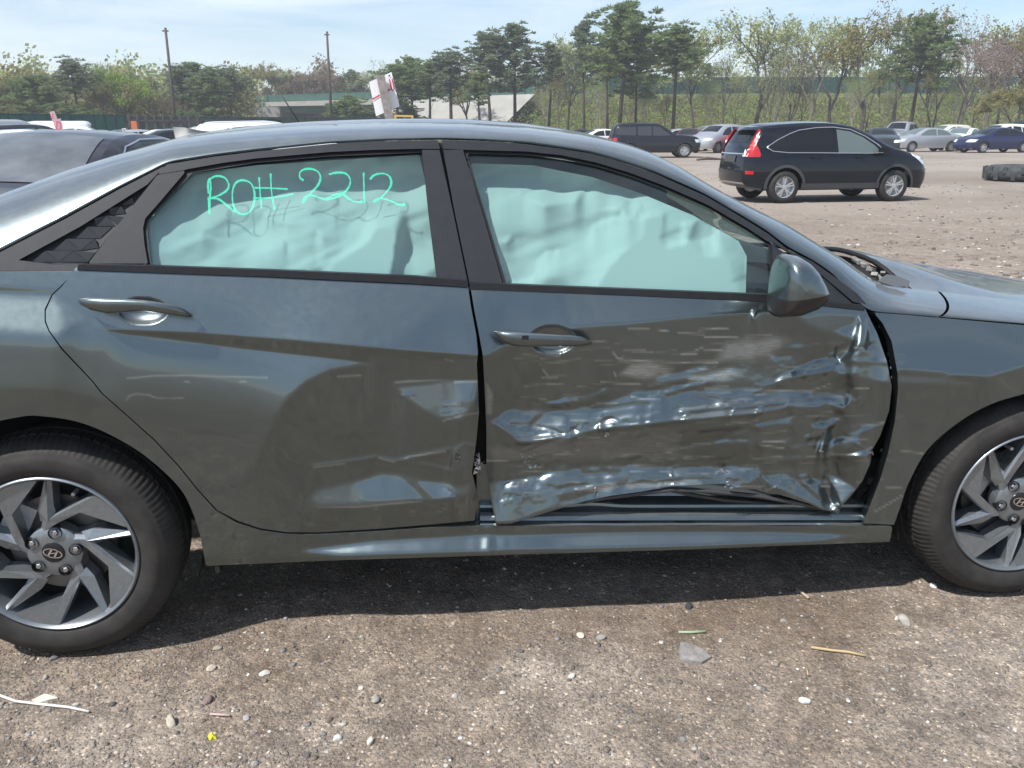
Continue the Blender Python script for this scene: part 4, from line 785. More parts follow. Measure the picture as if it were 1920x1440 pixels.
# door handles
def handle(pts, name, parent, button=None):
    mb = MB(); rings = []
    for (u, vt, vbm, yo) in pts:
        a = un(np.float64(u), np.float64(vt), yo); b = un(np.float64(u), np.float64(vbm), yo); c = (a+b)/2; h = (a[2]-b[2])/2
        rings.append([(c[0], c[1]+0.012*math.cos(t)*min(1, h/0.012)-0.004*math.sin(t), c[2]+h*math.sin(t)) for t in np.linspace(0, 2*math.pi, 14, endpoint=False)])
    mb.loft(rings, closed=True, cap=True); o = mb.build(name, PAINT, parent, True, 50)
    return o
handle([(147, 564, 566, -.030), (152, 559, 574, -.046), (170, 558, 583, -.056), (200, 559, 589, -.062), (235, 560, 586, -.064), (270, 562, 584, -.064), (300, 566, 588, -.062), (325, 571, 592, -.056), (345, 578, 595, -.046), (358, 587, 596, -.034), (361, 590, 593, -.026)], 'handle', rear_door)
handle([(924, 621, 623, -.024), (930, 620, 632, -.040), (945, 621, 643, -.050), (965, 622, 650, -.056), (990, 624, 651, -.058), (1015, 625, 650, -.058), (1045, 627, 650, -.058), (1070, 628, 650, -.054), (1090, 631, 650, -.046), (1106, 639, 648, -.034), (1111, 643, 645, -.024)], 'handle', front_door)
q = un(np.float64(985), np.float64(633), -0.071); mb = MB(); mb.box(q, (0.016, 0.003, 0.010)); mb.build('handle_button', M_black, front_door)
# door mirror
mo = [(1450, 592), (1449, 560), (1452, 530), (1458, 500), (1466, 482), (1478, 477), (1496, 480), (1512, 490), (1528, 508), (1540, 530), (1547, 546), (1542, 562), (1522, 578), (1490, 590)]
mo = resample(mo, 6); mc = np.array(mo).mean(0); mo = np.array(mo)
secs = [(0.02, .45, (14, 14)), (-0.03, .80, (5, 5)), (-0.075, .97, (0, 0)), (-0.11, 1.0, (0, 0)), (-0.145, .95, (-1, 0)), (-0.170, .82, (-2, 0)), (-0.185, .60, (-4, 0)), (-0.191, .30, (-6, 0)), (-0.193, 0.02, (-6, 0))]
rings = []
for (yo, s, sh) in secs:
    q0 = un(mo[:, 0], mo[:, 1], np.full(len(mo), -0.11)); c3 = un(np.float64(mc[0]), np.float64(mc[1]), -0.11)
    w = c3+(q0-c3)*s; w[:, 1] = yo; w[:, 0] += sh[0]*0.0015; w[:, 2] -= sh[1]*0.002; rings.append([tuple(p) for p in w])
mb = MB(); mb.loft(rings, closed=True, cap=False)
zs = un(np.float64(1500), np.float64(552), -0.11)[2]+0.016
for (nm, mt_, sg) in [('mirror_cap', PAINT, 1), ('mirror_housing', pbr('mirror_black', (0.02, 0.019, 0.019), 0.35), -1)]:
    o = mb.build(nm, mt_, front_door, True); bm = bmesh.new(); bm.from_mesh(o.data)
    bmesh.ops.bisect_plane(bm, geom=bm.verts[:]+bm.edges[:]+bm.faces[:], plane_co=(2.0, 0, zs), plane_no=(-0.12, 0, 1), clear_outer=sg < 0, clear_inner=sg > 0)
    bmesh.ops.recalc_face_normals(bm, faces=bm.faces[:]); bm.to_mesh(o.data); bm.free(); o.data.shade_smooth()
# ---------------------------------------------------------------- wheels
def pol(r, deg, rot=0.0): return (r*math.cos(R(deg+rot)), r*math.sin(R(deg+rot)))
def hero_wheel(x, rot, y0=0.0, right=True):
    w = part_empty('wheel', car, Vector((x, y0, 0.315))-OFF)
    # tyre: lathe with shoulder sipes and tread grooves
    prof = [(0.218, 0.012), (0.224, 0.000), (0.232, -0.006), (0.246, -0.010), (0.262, -0.012), (0.276, -0.008), (0.281, -0.004), (0.286, -0.003), (0.291, 0.001), (0.300, 0.012), (0.308, 0.024), (0.312, 0.036), (0.314, 0.050), (0.3145, 0.056), (0.307, 0.058), (0.307, 0.064), (0.315, 0.066), (0.316, 0.100), (0.308, 0.102), (0.308, 0.109), (0.316, 0.111), (0.315, 0.150), (0.310, 0.175), (0.295, 0.198), (0.262, 0.208), (0.225, 0.195)]
    n = 600; V = []; Fq = []; rsd = random.Random(int(x*10)+2); jit = [rsd.uniform(-.0006, .0006) for _ in range(n)]
    for i, (r, h) in enumerate(prof):
        for k in range(n):
            a = 2*math.pi*(k+(0.0 if not 9 <= i <= 13 else (i-9)*0.35))/n; rr = r
            if 8 <= i <= 13 and k % 5 < 2: rr -= 0.0022 if i > 8 else 0.0008
            if 16 <= i <= 17 and k % 8 < 2: rr -= 0.004
            zz = rr*math.sin(a); zz = max(zz, -0.3095+0.001*(h > 0.02)) ; V.append((rr*math.cos(a), h, zz))
    for i in range(len(prof)-1):
        for k in range(n): k2 = (k+1) % n; Fq.append((i*n+k, i*n+k2, (i+1)*n+k2, (i+1)*n+k))
    me = bpy.data.meshes.new('tyre'); me.from_pydata(V, [], Fq); me.update(); me.shade_smooth(); me.set_sharp_from_angle(angle=R(50)); link('tyre', me, M_tyre, w)
    mb = MB(); mb.lathe([(0.222, 0.008), (0.2205, -0.003), (0.216, -0.005), (0.211, 0.000), (0.207, 0.012), (0.200, 0.030), (0.193, 0.10), (0.190, 0.17)], 96); mb.build('rim', M_alloy, w, True, 60)
    def spoke(poly, front, side, back, name, ridge=None):
        ring_o = [pol(r, a, rot) for r, a in poly]; c = np.mean(ring_o, 0); n = len(poly); vs = []; fs = []
        inn = [c+(np.array(p)-c)*0.90 for p in ring_o]
        for p, (r, a) in zip(inn, poly): vs.append((p[0], front(r), p[1]))
        for p, (r, a) in zip(ring_o, poly): vs.append((p[0], front(r)+side, p[1]))
        for p, (r, a) in zip(ring_o, poly): vs.append((p[0], front(r)+back, p[1]))
        fs.append(tuple(range(n)))
        for i in range(n): j = (i+1) % n; fs.append((i, j, n+j, n+i)); fs.append((n+i, n+j, 2*n+j, 2*n+i))
        return vs, fs
    for k in range(5):
        rot_k = 72*k
        bl = [(0.062, 46), (0.091, 28), (0.216, -21), (0.2165, -30), (0.217, -38), (0.217, -47), (0.2165, -55), (0.141, -18), (0.082, 8)]
        vs, fs = spoke([(r, a+rot_k) for r, a in bl], lambda r: 0.020-0.016*sstep(0.06, 0.2, r), 0.007, 0.055, 'b'); mb = MB(); mb.add(vs, fs); mb.build('spoke', M_alloy, w, False)
        sp = [(0.088, 34), (0.120, 29.5), (0.2115, 14.6), (0.2105, 10.2), (0.128, 10.5), (0.095, 6)]
        # narrow spike with a ridge
        m2 = MB(); A = [np.array(pol(r, a+rot_k, rot)) for r, a in sp]; rd = [np.array(pol(0.09, 18+rot_k, rot)), np.array(pol(0.2105, 12.4+rot_k, rot))]
        yy = lambda p, d: (p[0], d, p[1])
        m2.add([yy(A[0], .030), yy(A[1], .026), yy(A[2], .014), yy(rd[1], .006), yy(rd[0], .016), yy(A[3], .014), yy(A[4], .026), yy(A[5], .030)]+[yy(p, .065) for p in A], [(0, 1, 2, 3, 4), (4, 3, 5, 6, 7), (0, 8, 9, 1), (1, 9, 10, 2), (2, 10, 11, 5, 3), (5, 11, 12, 6), (6, 12, 13, 7)])
        m2.build('spoke', M_alloy, w, False)
        mb = MB(); cx, cz = pol(0.057, 77.5+rot_k, rot); mb.lathe([(0.0165, 0.012), (0.0155, 0.022), (0.0145, 0.035), (0.0, 0.035)], 18, c=(cx, 0, cz)); 
        pk = mb.build('lug_pocket', M_black, w, True, 50)
        mb = MB(); mb.lathe([(0.0, 0.012), (0.006, 0.0125), (0.0095, 0.017), (0.0098, 0.034)], 6, c=(cx, 0, cz)); mb.build('lug_nut', M_nut, w, False)
    mb = MB(); mb.lathe([(0.0, 0.0165), (0.04, 0.0165), (0.062, 0.0185), (0.070, 0.024), (0.072, 0.06)], 60); mb.build('hub', M_alloy, w, True, 40)
    mb = MB(); mb.lathe([(0.0, 0.0125), (0.022, 0.0125), (0.028, 0.0145), (0.030, 0.018)], 40); mb.build('centre_cap', M_cap, w, True, 40)
    # emblem: slanted letter in an oval ring
    mb = MB(); ct = R(-18); 
    def em(p): xx, zz = p; return (xx*math.cos(ct)-zz*math.sin(ct), 0.0105, xx*math.sin(ct)+zz*math.cos(ct))
    ring_o = [(0.0245*math.cos(t), 0.0135*math.sin(t)) for t in np.linspace(0, 2*math.pi, 33)]; ring_i = [(0.0215*math.cos(t), 0.0108*math.sin(t)) for t in np.linspace(0, 2*math.pi, 33)]
    mb.loft([[em(p) for p in ring_o], [em(p) for p in ring_i]])
    for pts in ([(-0.0125, -0.0115), (-0.0075, -0.0115), (-0.001, 0.0118), (-0.006, 0.0118)], [(0.0035, -0.0118), (0.0085, -0.0118), (0.0128, 0.0112), (0.0085, 0.0112)], [(-0.006, -0.003), (0.006, 0.001), (0.007, 0.004), (-0.005, 0.0002)]): mb.add([em(p) for p in pts], [(0, 1, 2, 3)])
    mb.build('emblem', M_silver, w, False)
    mb = MB(); mb.lathe([(0.06, 0.08), (0.138, 0.08), (0.138, 0.10), (0.06, 0.10)], 48); mb.build('brake_disc', M_disc, w, True, 40)
    mb = MB(); mb.box((0.12*math.cos(2.6), 0.085, 0.12*math.sin(2.6)), (0.07, 0.05, 0.13), ry=0.5); mb.build('brake_caliper', M_clad, w)
    mb = MB(); mb.lathe([(0.0, 0.11), (0.20, 0.11)], 32); mb.build('back_plate', M_dark, w)
    px, pz = pol(0.175, 66, rot); mb = MB(); mb.tube([(px, 0.05, pz), (px, 0.02, pz)], 0.005, 8); mb.build('valve', M_clad, w)
    return w
hero_wheel(0.0, 0.0); hero_wheel(2.72, 41.0)
for x in (0.0, 2.72):                                         # plain wheels on the far side
    w = part_empty('wheel', car, Vector((x, 1.8, 0.315))-OFF); mb = MB(); mb.lathe([(0.22, -0.0), (0.26, 0.012), (0.30, -0.01), (0.315, -0.05), (0.315, -0.16), (0.29, -0.2), (0.22, -0.19)], 48); mb.build('tyre', M_tyre, w, True)
    mb = MB(); mb.lathe([(0.0, -0.03), (0.10, -0.02), (0.21, -0.01), (0.222, -0.005)], 40); mb.build('rim', M_alloy, w, True)
# ---------------------------------------------------------------- other vehicles
M_cglass = pbr('dark_car_glass', (0.008, 0.010, 0.012), 0.06, 0.0, spec=0.4)
M_cglass2 = pbr('pale_car_glass', (0.10, 0.13, 0.13), 0.08, 0.0, coat=0.4)
M_dusty = pbr('dusty_windscreen', (0.105, 0.115, 0.122), 0.30, 0.0, coat=0.25, noise=(2.2, 0.4))
M_red = pbr('red_lens', (0.42, 0.010, 0.016), 0.25, coat=0.6)
M_clear = pbr('clear_lens', (0.62, 0.64, 0.66), 0.2, coat=0.8)
M_chrome = pbr('chrome_strip', (0.72, 0.73, 0.75), 0.18, 1.0)
M_clad2 = pbr('grey_cladding', (0.05, 0.052, 0.055), 0.55)
M_silverrim = pbr('silver_wheel', (0.55, 0.56, 0.58), 0.3, 0.7)
def cpaint(name, col, metal=0.5, rough=0.32): return pbr('paint_'+name, col, rough, metal, coat=0.8, noise=(1.4, 0.06), spec=0.1)
TPL = {
 'sedan': dict(W=1.80, belt=0.96, arch=(-1.36, 1.36, 0.365), top=[(-2.24, .27), (-2.31, .5), (-2.30, .75), (-2.22, .96), (-2.05, 1.04), (-1.62, 1.07), (-1.25, 1.22), (-0.85, 1.36), (-0.45, 1.42), (0.0, 1.43), (0.38, 1.40), (0.8, 1.22), (1.12, 1.03), (1.5, .96), (1.95, .85), (2.2, .70), (2.29, .5), (2.26, .25)], ws=(0.36, 1.13), rw=(-1.62, -0.80),
   win=[[(-1.32, 1.0), (-1.1, 1.17), (-0.8, 1.30), (-0.35, 1.36), (-0.33, 0.99)], [(-0.27, .99), (-0.27, 1.365), (0.1, 1.36), (0.4, 1.30), (0.92, 0.99)]], rw_r=0.31),
 'suv': dict(W=1.84, belt=1.07, arch=(-1.31, 1.31, 0.41), top=[(-2.10, .36), (-2.20, .5), (-2.24, .68), (-2.16, .84), (-2.18, 1.02), (-2.06, 1.25), (-1.90, 1.50), (-1.86, 1.60), (-1.5, 1.645), (-0.8, 1.68), (-0.2, 1.675), (0.3, 1.62), (0.75, 1.43), (1.20, 1.18), (1.5, 1.10), (1.85, 1.00), (2.08, .87), (2.2, .70), (2.24, .5), (2.12, .27)], ws=(0.36, 1.18), rw=(-2.08, -1.88),
   win=[[(-1.72, 1.19), (-1.45, 1.33), (-1.22, 1.43), (-1.02, 1.49), (-1.07, 1.09), (-1.35, 1.09), (-1.6, 1.12)], [(-0.99, 1.08), (-0.94, 1.50), (-0.5, 1.545), (-0.26, 1.55), (-0.24, 1.065)], [(-0.10, 1.06), (-0.12, 1.545), (0.2, 1.50), (0.5, 1.38), (0.75, 1.22), (0.93, 1.06)]], rw_r=0.345),
 'boxy': dict(W=1.85, belt=1.13, arch=(-1.40, 1.42, 0.42), top=[(-2.25, .45), (-2.35, .6), (-2.35, 1.0), (-2.28, 1.2), (-2.15, 1.68), (-2.0, 1.76), (-1.0, 1.80), (-0.1, 1.79), (0.2, 1.73), (0.65, 1.42), (0.95, 1.19), (1.6, 1.14), (2.1, 1.07), (2.28, .90), (2.3, .6), (2.2, .40)], ws=(0.22, 0.94), rw=(-2.29, -2.14),
   win=[[(-2.05, 1.2), (-1.98, 1.58), (-1.1, 1.62), (-1.1, 1.17)], [(-1.0, 1.17), (-1.0, 1.62), (-0.3, 1.63), (-0.3, 1.15)], [(-0.22, 1.15), (-0.22, 1.63), (0.15, 1.6), (0.72, 1.15)]], rw_r=0.36),
 'pickup': dict(W=1.9, belt=1.2, arch=(-1.75, 1.65, 0.44), top=[(-2.75, .5), (-2.85, .6), (-2.85, 1.17), (-2.8, 1.21), (-1.25, 1.22), (-1.15, 1.24), (-1.05, 1.75), (-0.9, 1.86), (-0.2, 1.89), (0.45, 1.86), (0.9, 1.50), (1.18, 1.29), (2.0, 1.22), (2.55, 1.12), (2.72, .9), (2.72, .5)], ws=(0.47, 1.17), rw=(-1.14, -1.0),
   win=[[(-1.0, 1.26), (-0.9, 1.68), (-0.25, 1.72), (-0.25, 1.25)], [(-0.15, 1.25), (-0.15, 1.72), (0.35, 1.69), (0.95, 1.25)]], rw_r=0.38),
 'van': dict(W=1.95, belt=1.15, arch=(-1.5, 1.55, 0.38), top=[(-2.4, .4), (-2.48, .6), (-2.48, 1.5), (-2.4, 1.88), (-2.2, 1.95), (0.6, 1.95), (0.95, 1.85), (1.7, 1.2), (2.2, 1.05), (2.45, .85), (2.48, .5), (2.4, .3)], ws=(0.98, 1.7), rw=(-2.47, -2.42),
   win=[[(-2.2, 1.2), (-2.2, 1.62), (-1.1, 1.65), (-1.1, 1.18)], [(-1.0, 1.18), (-1.0, 1.65), (0.1, 1.65), (0.1, 1.16)], [(0.2, 1.16), (0.2, 1.65), (0.85, 1.62), (1.3, 1.16)]], rw_r=0.33),
}
def sheet(outline, fn, step):
    o = panel('tmp', outline, fn, step, None, None, flange=0); me = o.data
    v = [tuple(p.co) for p in me.vertices]; f = [tuple(p.vertices) for p in me.polygons]; bpy.data.objects.remove(o); bpy.data.meshes.remove(me); return v, f
PROTO = {}
def smooth_line(pts, n=6):
    P = np.array(pts, float); out = []
    for i in range(len(P)-1):
        p0 = P[max(i-1, 0)]; p1 = P[i]; p2 = P[i+1]; p3 = P[min(i+2, len(P)-1)]
        for t in np.linspace(0, 1, n, endpoint=False): out.append(0.5*((2*p1)+(-p0+p2)*t*0.9+(2*p0-5*p1+4*p2-p3)*t*t*0.9+0.1*(2*(p2-p1)*t)*0+(-p0+3*p1-3*p2+p3)*t**3*0.9)+0.05*0)
    out = [P[0]]+[np.array(q) for q in out[1:]]+[P[-1]]; return np.array(out)
def car_parts(kind, step=0.07):
    if kind in PROTO: return PROTO[kind]
    T = TPL[kind]; top = []
    P = T['top']
    for a, b in zip(P[:-1], P[1:]):
        n = max(1, int(math.hypot(b[0]-a[0], b[1]-a[1])/0.10)); top += [(a[0]+(b[0]-a[0])*k/n, a[1]+(b[1]-a[1])*k/n) for k in range(n)]
    top.append(P[-1]); tp = np.array(top); tp[2:-2] = 0.25*tp[1:-3]+0.5*tp[2:-2]+0.25*tp[3:-1]; tp[2:-2] = 0.25*tp[1:-3]+0.5*tp[2:-2]+0.25*tp[3:-1]; top = [tuple(q) for q in tp]
    xr, xf, ar = T['arch']; zs = 0.24 if kind in ('sedan',) else 0.30; zc = T['rw_r']
    bot = [top[-1]]
    for cx in (xf, xr):
        a0 = math.asin(min(0.9, (zc-zs)/ar)); bot += [(cx+ar*math.cos(t), zc+ar*math.sin(t)) for t in np.linspace(-a0, math.pi+a0, 16)]
    outline = top+bot[1:]
    L2 = max(-P[0][0], P[-1][0])+0.12; W = T['W']/2; belt = T['belt']
    def hw(x, z):
        x = np.asarray(x, float); z = np.asarray(z, float)
        w = W-0.05*np.clip((z-0.62)/0.45, -1.2, 1)**2-0.36*np.clip(z-belt, 0, 2)**1.05
        w = w-0.22*np.clip(np.abs(x)/L2, 0, 1.05)**7
        d = sdl(top, x, z); q = np.clip(1-d/0.11, 0, 1); return w-0.10*(1-np.sqrt(np.clip(1-q*q, 0, 1)))
    sv, sf = sheet(outline, lambda u, v: np.stack([u, -hw(u, v), v], -1), step)
    mb = MB(); mb.add(sv, sf); mb.add([(x, -y, z) for x, y, z in sv], [f[::-1] for f in sf])
    tpa = np.array(top); tg = np.gradient(tpa, axis=0); nn = np.stack([-tg[:, 1], tg[:, 0]], -1); nn /= np.linalg.norm(nn, axis=1)[:, None]+1e-9
    ws_ = hw(tpa[:, 0], tpa[:, 1]); S = np.linspace(-1, 1, 13)
    def strip2(i0, i1, off, smax): return [[(tpa[i, 0]+nn[i, 0]*(off+0.045*(1-s*s)), ws_[i]*s, tpa[i, 1]+nn[i, 1]*(off+0.045*(1-s*s))) for i in range(i0, i1)] for s in S*smax]
    mb.loft(strip2(0, len(top), 0.0, 1.0)); mb.box((0, 0, 0.33), (2*L2-1.0, 2*W-0.5, 0.14)); o = mb.build('body', None, None, True, 45); res = {'body': o.data}; bpy.data.objects.remove(o)
    def idx(xa, xb, sel): I = [i for i in range(len(top)) if xa <= tpa[i, 0] <= xb and tpa[i, 1] > belt-0.02 and sel(tpa[i])]; return min(I), max(I)+1
    i0, i1 = idx(T['ws'][0], T['ws'][1], lambda p: p[0] > 0); mb = MB(); mb.loft(strip2(i0, i1, 0.006, 0.88)); o = mb.build('windscreen', None, None, True); res['windscreen'] = o.data; bpy.data.objects.remove(o)
    i0, i1 = idx(T['rw'][0], T['rw'][1], lambda p: p[0] < 0); i1 = max(i1, i0+2); mb = MB(); mb.loft(strip2(i0, i1, 0.006, 0.80)); o = mb.build('rear_window', None, None, True); res['rear_window'] = o.data; bpy.data.objects.remove(o)
    res['win'] = []
    for poly in T['win']:
        ms = []
        for sg in (-1, 1):
            v, f = sheet(poly, lambda u, w: np.stack([u, sg*(hw(u, w)+0.005), w], -1), 0.05); mb = MB(); mb.add(v, f); o = mb.build('side_window', None, None, True); ms.append(o.data); bpy.data.objects.remove(o)
        res['win'].append(ms)
    r = T['rw_r']; mb = MB(); mb.lathe([(r*0.66, -0.01), (r*0.78, -0.015), (r*0.93, -0.006), (r, 0.03), (r, 0.19), (r*0.92, 0.215), (r*0.66, 0.2)], 36); o = mb.build('tyre', None, None, True, 50); res['tyre'] = o.data; bpy.data.objects.remove(o)
    mb = MB(); mb.lathe([(r*0.66, 0.0), (r*0.63, 0.004), (r*0.60, 0.03), (r*0.58, 0.12), (0.0, 0.12)], 36)
    for k in range(5):
        for dt in (-9, 9):
            a = R(72*k+20+dt); c = (math.cos(a)*r*0.36, 0.018, math.sin(a)*r*0.36); mb.box(c, (r*0.50, 0.03, r*0.085), ry=-a)
    mb.lathe([(0.0, 0.0), (r*0.15, 0.003), (r*0.17, 0.03)], 16); o = mb.build('rim', None, None, False); res['rim'] = o.data; bpy.data.objects.remove(o)
    res['hw'] = hw; res['top'] = top; res['T'] = T; PROTO[kind] = res; return res
def poly_sheet(name, pts, mat, parent, fn, step=0.05):
    v, f = sheet(pts, fn, step); mb = MB(); mb.add(v, f); return mb.build(name, mat, parent, True)
def vehicle(kind, name, label, cat, loc, rz, paint, group=None, glass=None, wsglass=None, sc=(1, 1, 1), rim=None, wheels=True, lights=True):
    D = car_parts(kind); T = D['T']; t = thing(name, label, cat, loc, rz, group); t.scale = sc
    def use(nm, me, mat):
        o = bpy.data.objects.new(nm, me); C.objects.link(o); o.parent = t
        if len(me.materials) == 0: me.materials.append(None)
        o.material_slots[0].link = 'OBJECT'; o.material_slots[0].material = mat; return o
    use('body', D['body'], paint); use('windscreen', D['windscreen'], wsglass or glass or M_cglass); use('rear_window', D['rear_window'], glass or M_cglass)
    for pr in D['win']:
        for me in pr: use('side_window', me, glass or M_cglass)
    hw = D['hw']; xr, xf, ar = T['arch']
    if wheels:
        for x in (xr, xf):
            for sg in (-1, 1):
                w = part_empty('wheel', t, (x, sg*(T['W']/2-0.02), T['rw_r'])); w.rotation_euler = (0, 0, 0 if sg < 0 else math.pi)
                a = use('tyre', D['tyre'], M_tyre); a.parent = w; b = use('rim', D['rim'], rim or M_silverrim); b.parent = w
    if lights:
        key = 'lights_'+kind
        if key not in PROTO:
            top = np.array(D['top']); zt = T['belt']-0.14; out = []
            def front_x(z): q = top[top[:, 0] > 1.2]; return np.interp(z, q[::-1, 1], q[::-1, 0])
            def rear_x(z): q = top[top[:, 0] < -1.2]; return np.interp(z, q[:, 1], q[:, 0])
            for nm, fx, sgx in (('headlight', front_x, 1), ('taillight', rear_x, -1)):
                for sg in (-1, 1):
                    z0, z1 = (zt-0.2, zt-0.04) if sgx > 0 else (zt-0.14, zt+0.05); mb = MB(); rows = []
                    for z in np.linspace(z0, z1, 4):
                        xe = float(fx(z)); row = []
                        for s in np.linspace(0, 1, 7):     # wraps from the end face round onto the side
                            if s < 0.5: y = 0.42+(float(hw(xe-sgx*0.02, z))-0.42)*(s/0.5); x = xe+0.045*sgx*(1-(y/T['W']*2)**2)
                            else: x = xe-sgx*0.30*((s-0.5)/0.5); y = float(hw(x, z))
                            row.append((x+sgx*0.008, sg*(y+0.006), z))
                        rows.append(row)
                    mb.loft(rows); o = mb.build(nm, None, None, True); out.append((nm, o.data)); bpy.data.objects.remove(o)
            PROTO[key] = out
        for nm, me in PROTO[key]: use(nm, me, M_clear if nm == 'headlight' else M_red)
    return t
HD = math.pi                                                  # heading to the left
def at(u, d, z=0.0): return tuple(far(u, d, z))
# black crossover standing on the open lot
crv = vehicle('suv', 'black_crossover', 'black crossover with chrome window line standing alone on the open lot', 'car', at(1546, 19.2, -0.05), R(3), cpaint('black', (0.004, 0.006, 0.011), 0.0, 0.2), lights=False, sc=(0.91, 0.93, 0.92))
for o_ in [c for c in crv.children if c.name.startswith('side_window')][4:6]: o_.material_slots[0].material = M_cglass2
Dc = PROTO['suv']; hwc = Dc['hw']; topc = np.array(Dc['top'])
def rear_xc(z): q = topc[topc[:, 0] < -1.2]; return np.interp(z, q[:, 1], q[:, 0])
for sg in (-1, 1):
    poly_sheet('taillight', [(-2.17, 1.03), (-2.16, 0.98), (-1.90, 0.98), (-1.88, 1.03), (-1.92, 1.15), (-1.97, 1.24), (-1.90, 1.40), (-1.83, 1.56), (-1.90, 1.56), (-2.00, 1.40), (-2.07, 1.26), (-2.12, 1.14)], M_red, crv, lambda u, v: np.stack([u, sg*(hwc(u, v)+0.008), v], -1), 0.04)
    poly_sheet('reverse_light', [(-2.24, 0.99), (-2.15, 0.99), (-2.13, 1.10), (-2.20, 1.15)], M_clear, crv, lambda u, v: np.stack([u*0+rear_xc(v)+(u+2.2)*0.6-0.012, sg*(hwc(u*0-2.1, v)-(u+2.13)*-1.6), v], -1), 0.03)
    poly_sheet('headlight', [(2.12, .80), (2.02, .93), (1.70, 1.04), (1.62, 1.03), (1.85, .90), (2.0, .79)], M_clear, crv, lambda u, v: np.stack([u, sg*(hwc(u, v)+0.006), v], -1), 0.04)
    poly_sheet('bumper_reflector', [(-2.17, .62), (-2.02, .62), (-2.02, .69), (-2.17, .69)], M_red, crv, lambda u, v: np.stack([u, sg*(hwc(u, v)+0.006), v], -1), 0.04)
    poly_sheet('sill_trim', [(-0.93, .30), (0.93, .30), (0.93, .42), (-0.93, .42)], M_clad2, crv, lambda u, v: np.stack([u, sg*(hwc(u, v)+0.010), v], -1), 0.06)
    ln = [(-1.76, 1.18), (-1.5, 1.335), (-1.22, 1.46), (-1.0, 1.53), (-0.6, 1.58), (-0.2, 1.59), (0.2, 1.545), (0.55, 1.40), (0.85, 1.22), (1.03, 1.05), (0.5, 1.045), (-0.5, 1.06), (-1.3, 1.07), (-1.62, 1.10), (-1.76, 1.18)]
    ln = np.array(resample(ln, 0.06, False)); mb = MB(); mb.tube([(x, sg*(float(hwc(x, z))+0.010), z) for x, z in ln], 0.012, 6); mb.build('chrome_line', M_chrome, crv, True)
    for cx in (-1.31, 1.31):
        arc = [(cx+r_*math.cos(t), 0.345+r_*math.sin(t)) for r_ in (0.41, 0.475) for t in np.linspace(-0.1, math.pi+0.1, 20)]
        mb = MB(); mb.loft([[(x, sg*(float(hwc(x, z))+0.014), z) for x, z in arc[:20]], [(x, sg*(float(hwc(x, z))+0.014), z) for x, z in arc[20:]]]); mb.build('arch_trim', M_clad2, crv, True)
    mb = MB(); mb.box((0.92, sg*0.98, 1.10), (0.16, 0.20, 0.13)); mb.box((0.95, sg*0.89, 1.07), (0.08, 0.10, 0.05)); mb.build('door_mirror', cpaint('black', (0.004, 0.006, 0.011)), crv)
    for hx in (-0.62, 0.42): mb = MB(); mb.box((hx, sg*(float(hwc(hx, 0.96))+0.02), 0.955), (0.22, 0.03, 0.035)); mb.build('door_handle', cpaint('black', (0.004, 0.006, 0.011)), crv)
mb = MB(); mb.loft([[(float(rear_xc(z))-0.010-0.045*(1-(y/0.85)**2), y, z) for y in np.linspace(-0.6, 0.6, 9)] for z in (1.03, 1.055)]); mb.build('tailgate_strip', M_chrome, crv, True)
mb = MB(); mb.loft([[(float(rear_xc(z))-0.055, y, z) for y in np.linspace(-0.27, 0.27, 4)] for z in (0.86, 1.0)]); mb.build('plate_recess', M_clad2, crv)
mb = MB(); mb.loft([[(float(rear_xc(z))-0.010-0.045*(1-(y/0.85)**2), y, z) for y in np.linspace(-0.66, 0.66, 9)] for z in (0.40, 0.44)]); mb.build('bumper_trim', M_silverrim, crv)
mb = MB(); mb.loft([[(-2.02-0.12*k-0.05*(1-s*s), 0.62*s, 1.60-0.0*k+0.015*(1-s*s)-0.012*k) for s in np.linspace(-1, 1, 9)] for k in (-1.2, 0, 0.4)]); mb.build('roof_spoiler', cpaint('black', (0.004, 0.006, 0.011)), crv, True)
# other vehicles across the lot
V = vehicle
V('boxy', 'black_off_roader', 'boxy black off-roader with grey wheel arches parked beyond the roof of the sedan', 'car', at(1228, 46), R(-6), cpaint('soft_black', (0.008, 0.009, 0.013), 0.0), glass=pbr('smoked_glass', (0.035, 0.042, 0.048), 0.08), sc=(1, 1, 0.95))
V('sedan', 'silver_sedan', 'silver sedan facing left, in front of the silver pickup', 'car', at(1735, 61), HD+R(4), cpaint('silver', (0.42, 0.44, 0.46)), glass=M_cglass2)
V('sedan', 'blue_sedan', 'deep blue sedan facing left at the right edge of the row', 'car', at(1868, 60), HD+R(4), cpaint('blue', (0.022, 0.027, 0.085)))
V('pickup', 'silver_pickup', 'silver crew cab pickup behind the silver sedan', 'pickup', at(1690, 70), HD+R(40), cpaint('pickup_silver', (0.36, 0.37, 0.40)))
V('sedan', 'dark_hatchback', 'small dark car tucked in front of the silver pickup', 'car', at(1652, 57), HD+R(70), cpaint('charcoal', (0.03, 0.034, 0.038)))
V('suv', 'white_crossover', 'white crossover half hidden behind the blue sedan', 'car', at(1878, 70), HD+R(10), cpaint('white', (0.72, 0.73, 0.72), 0.0))
V('sedan', 'white_sedan', 'white sedan between the silver sedan and the blue sedan', 'car', at(1808, 66), HD+R(35), cpaint('white', (0.72, 0.73, 0.72), 0.0), glass=M_cglass2)
V('suv', 'cream_crossover', 'pale cream crossover behind the silver sedan', 'car', at(1775, 76), HD+R(15), cpaint('cream', (0.60, 0.60, 0.52), 0.0), glass=M_cglass2)
V('van', 'dark_green_van', 'dark green van at the far right behind the white crossover', 'van', at(1930, 78), HD+R(10), cpaint('bottle_green', (0.02, 0.06, 0.06)))
V('suv', 'silver_crossover', 'silver crossover parked left of the black crossover', 'car', at(1350, 56), HD+R(35), cpaint('silver', (0.42, 0.44, 0.46)))
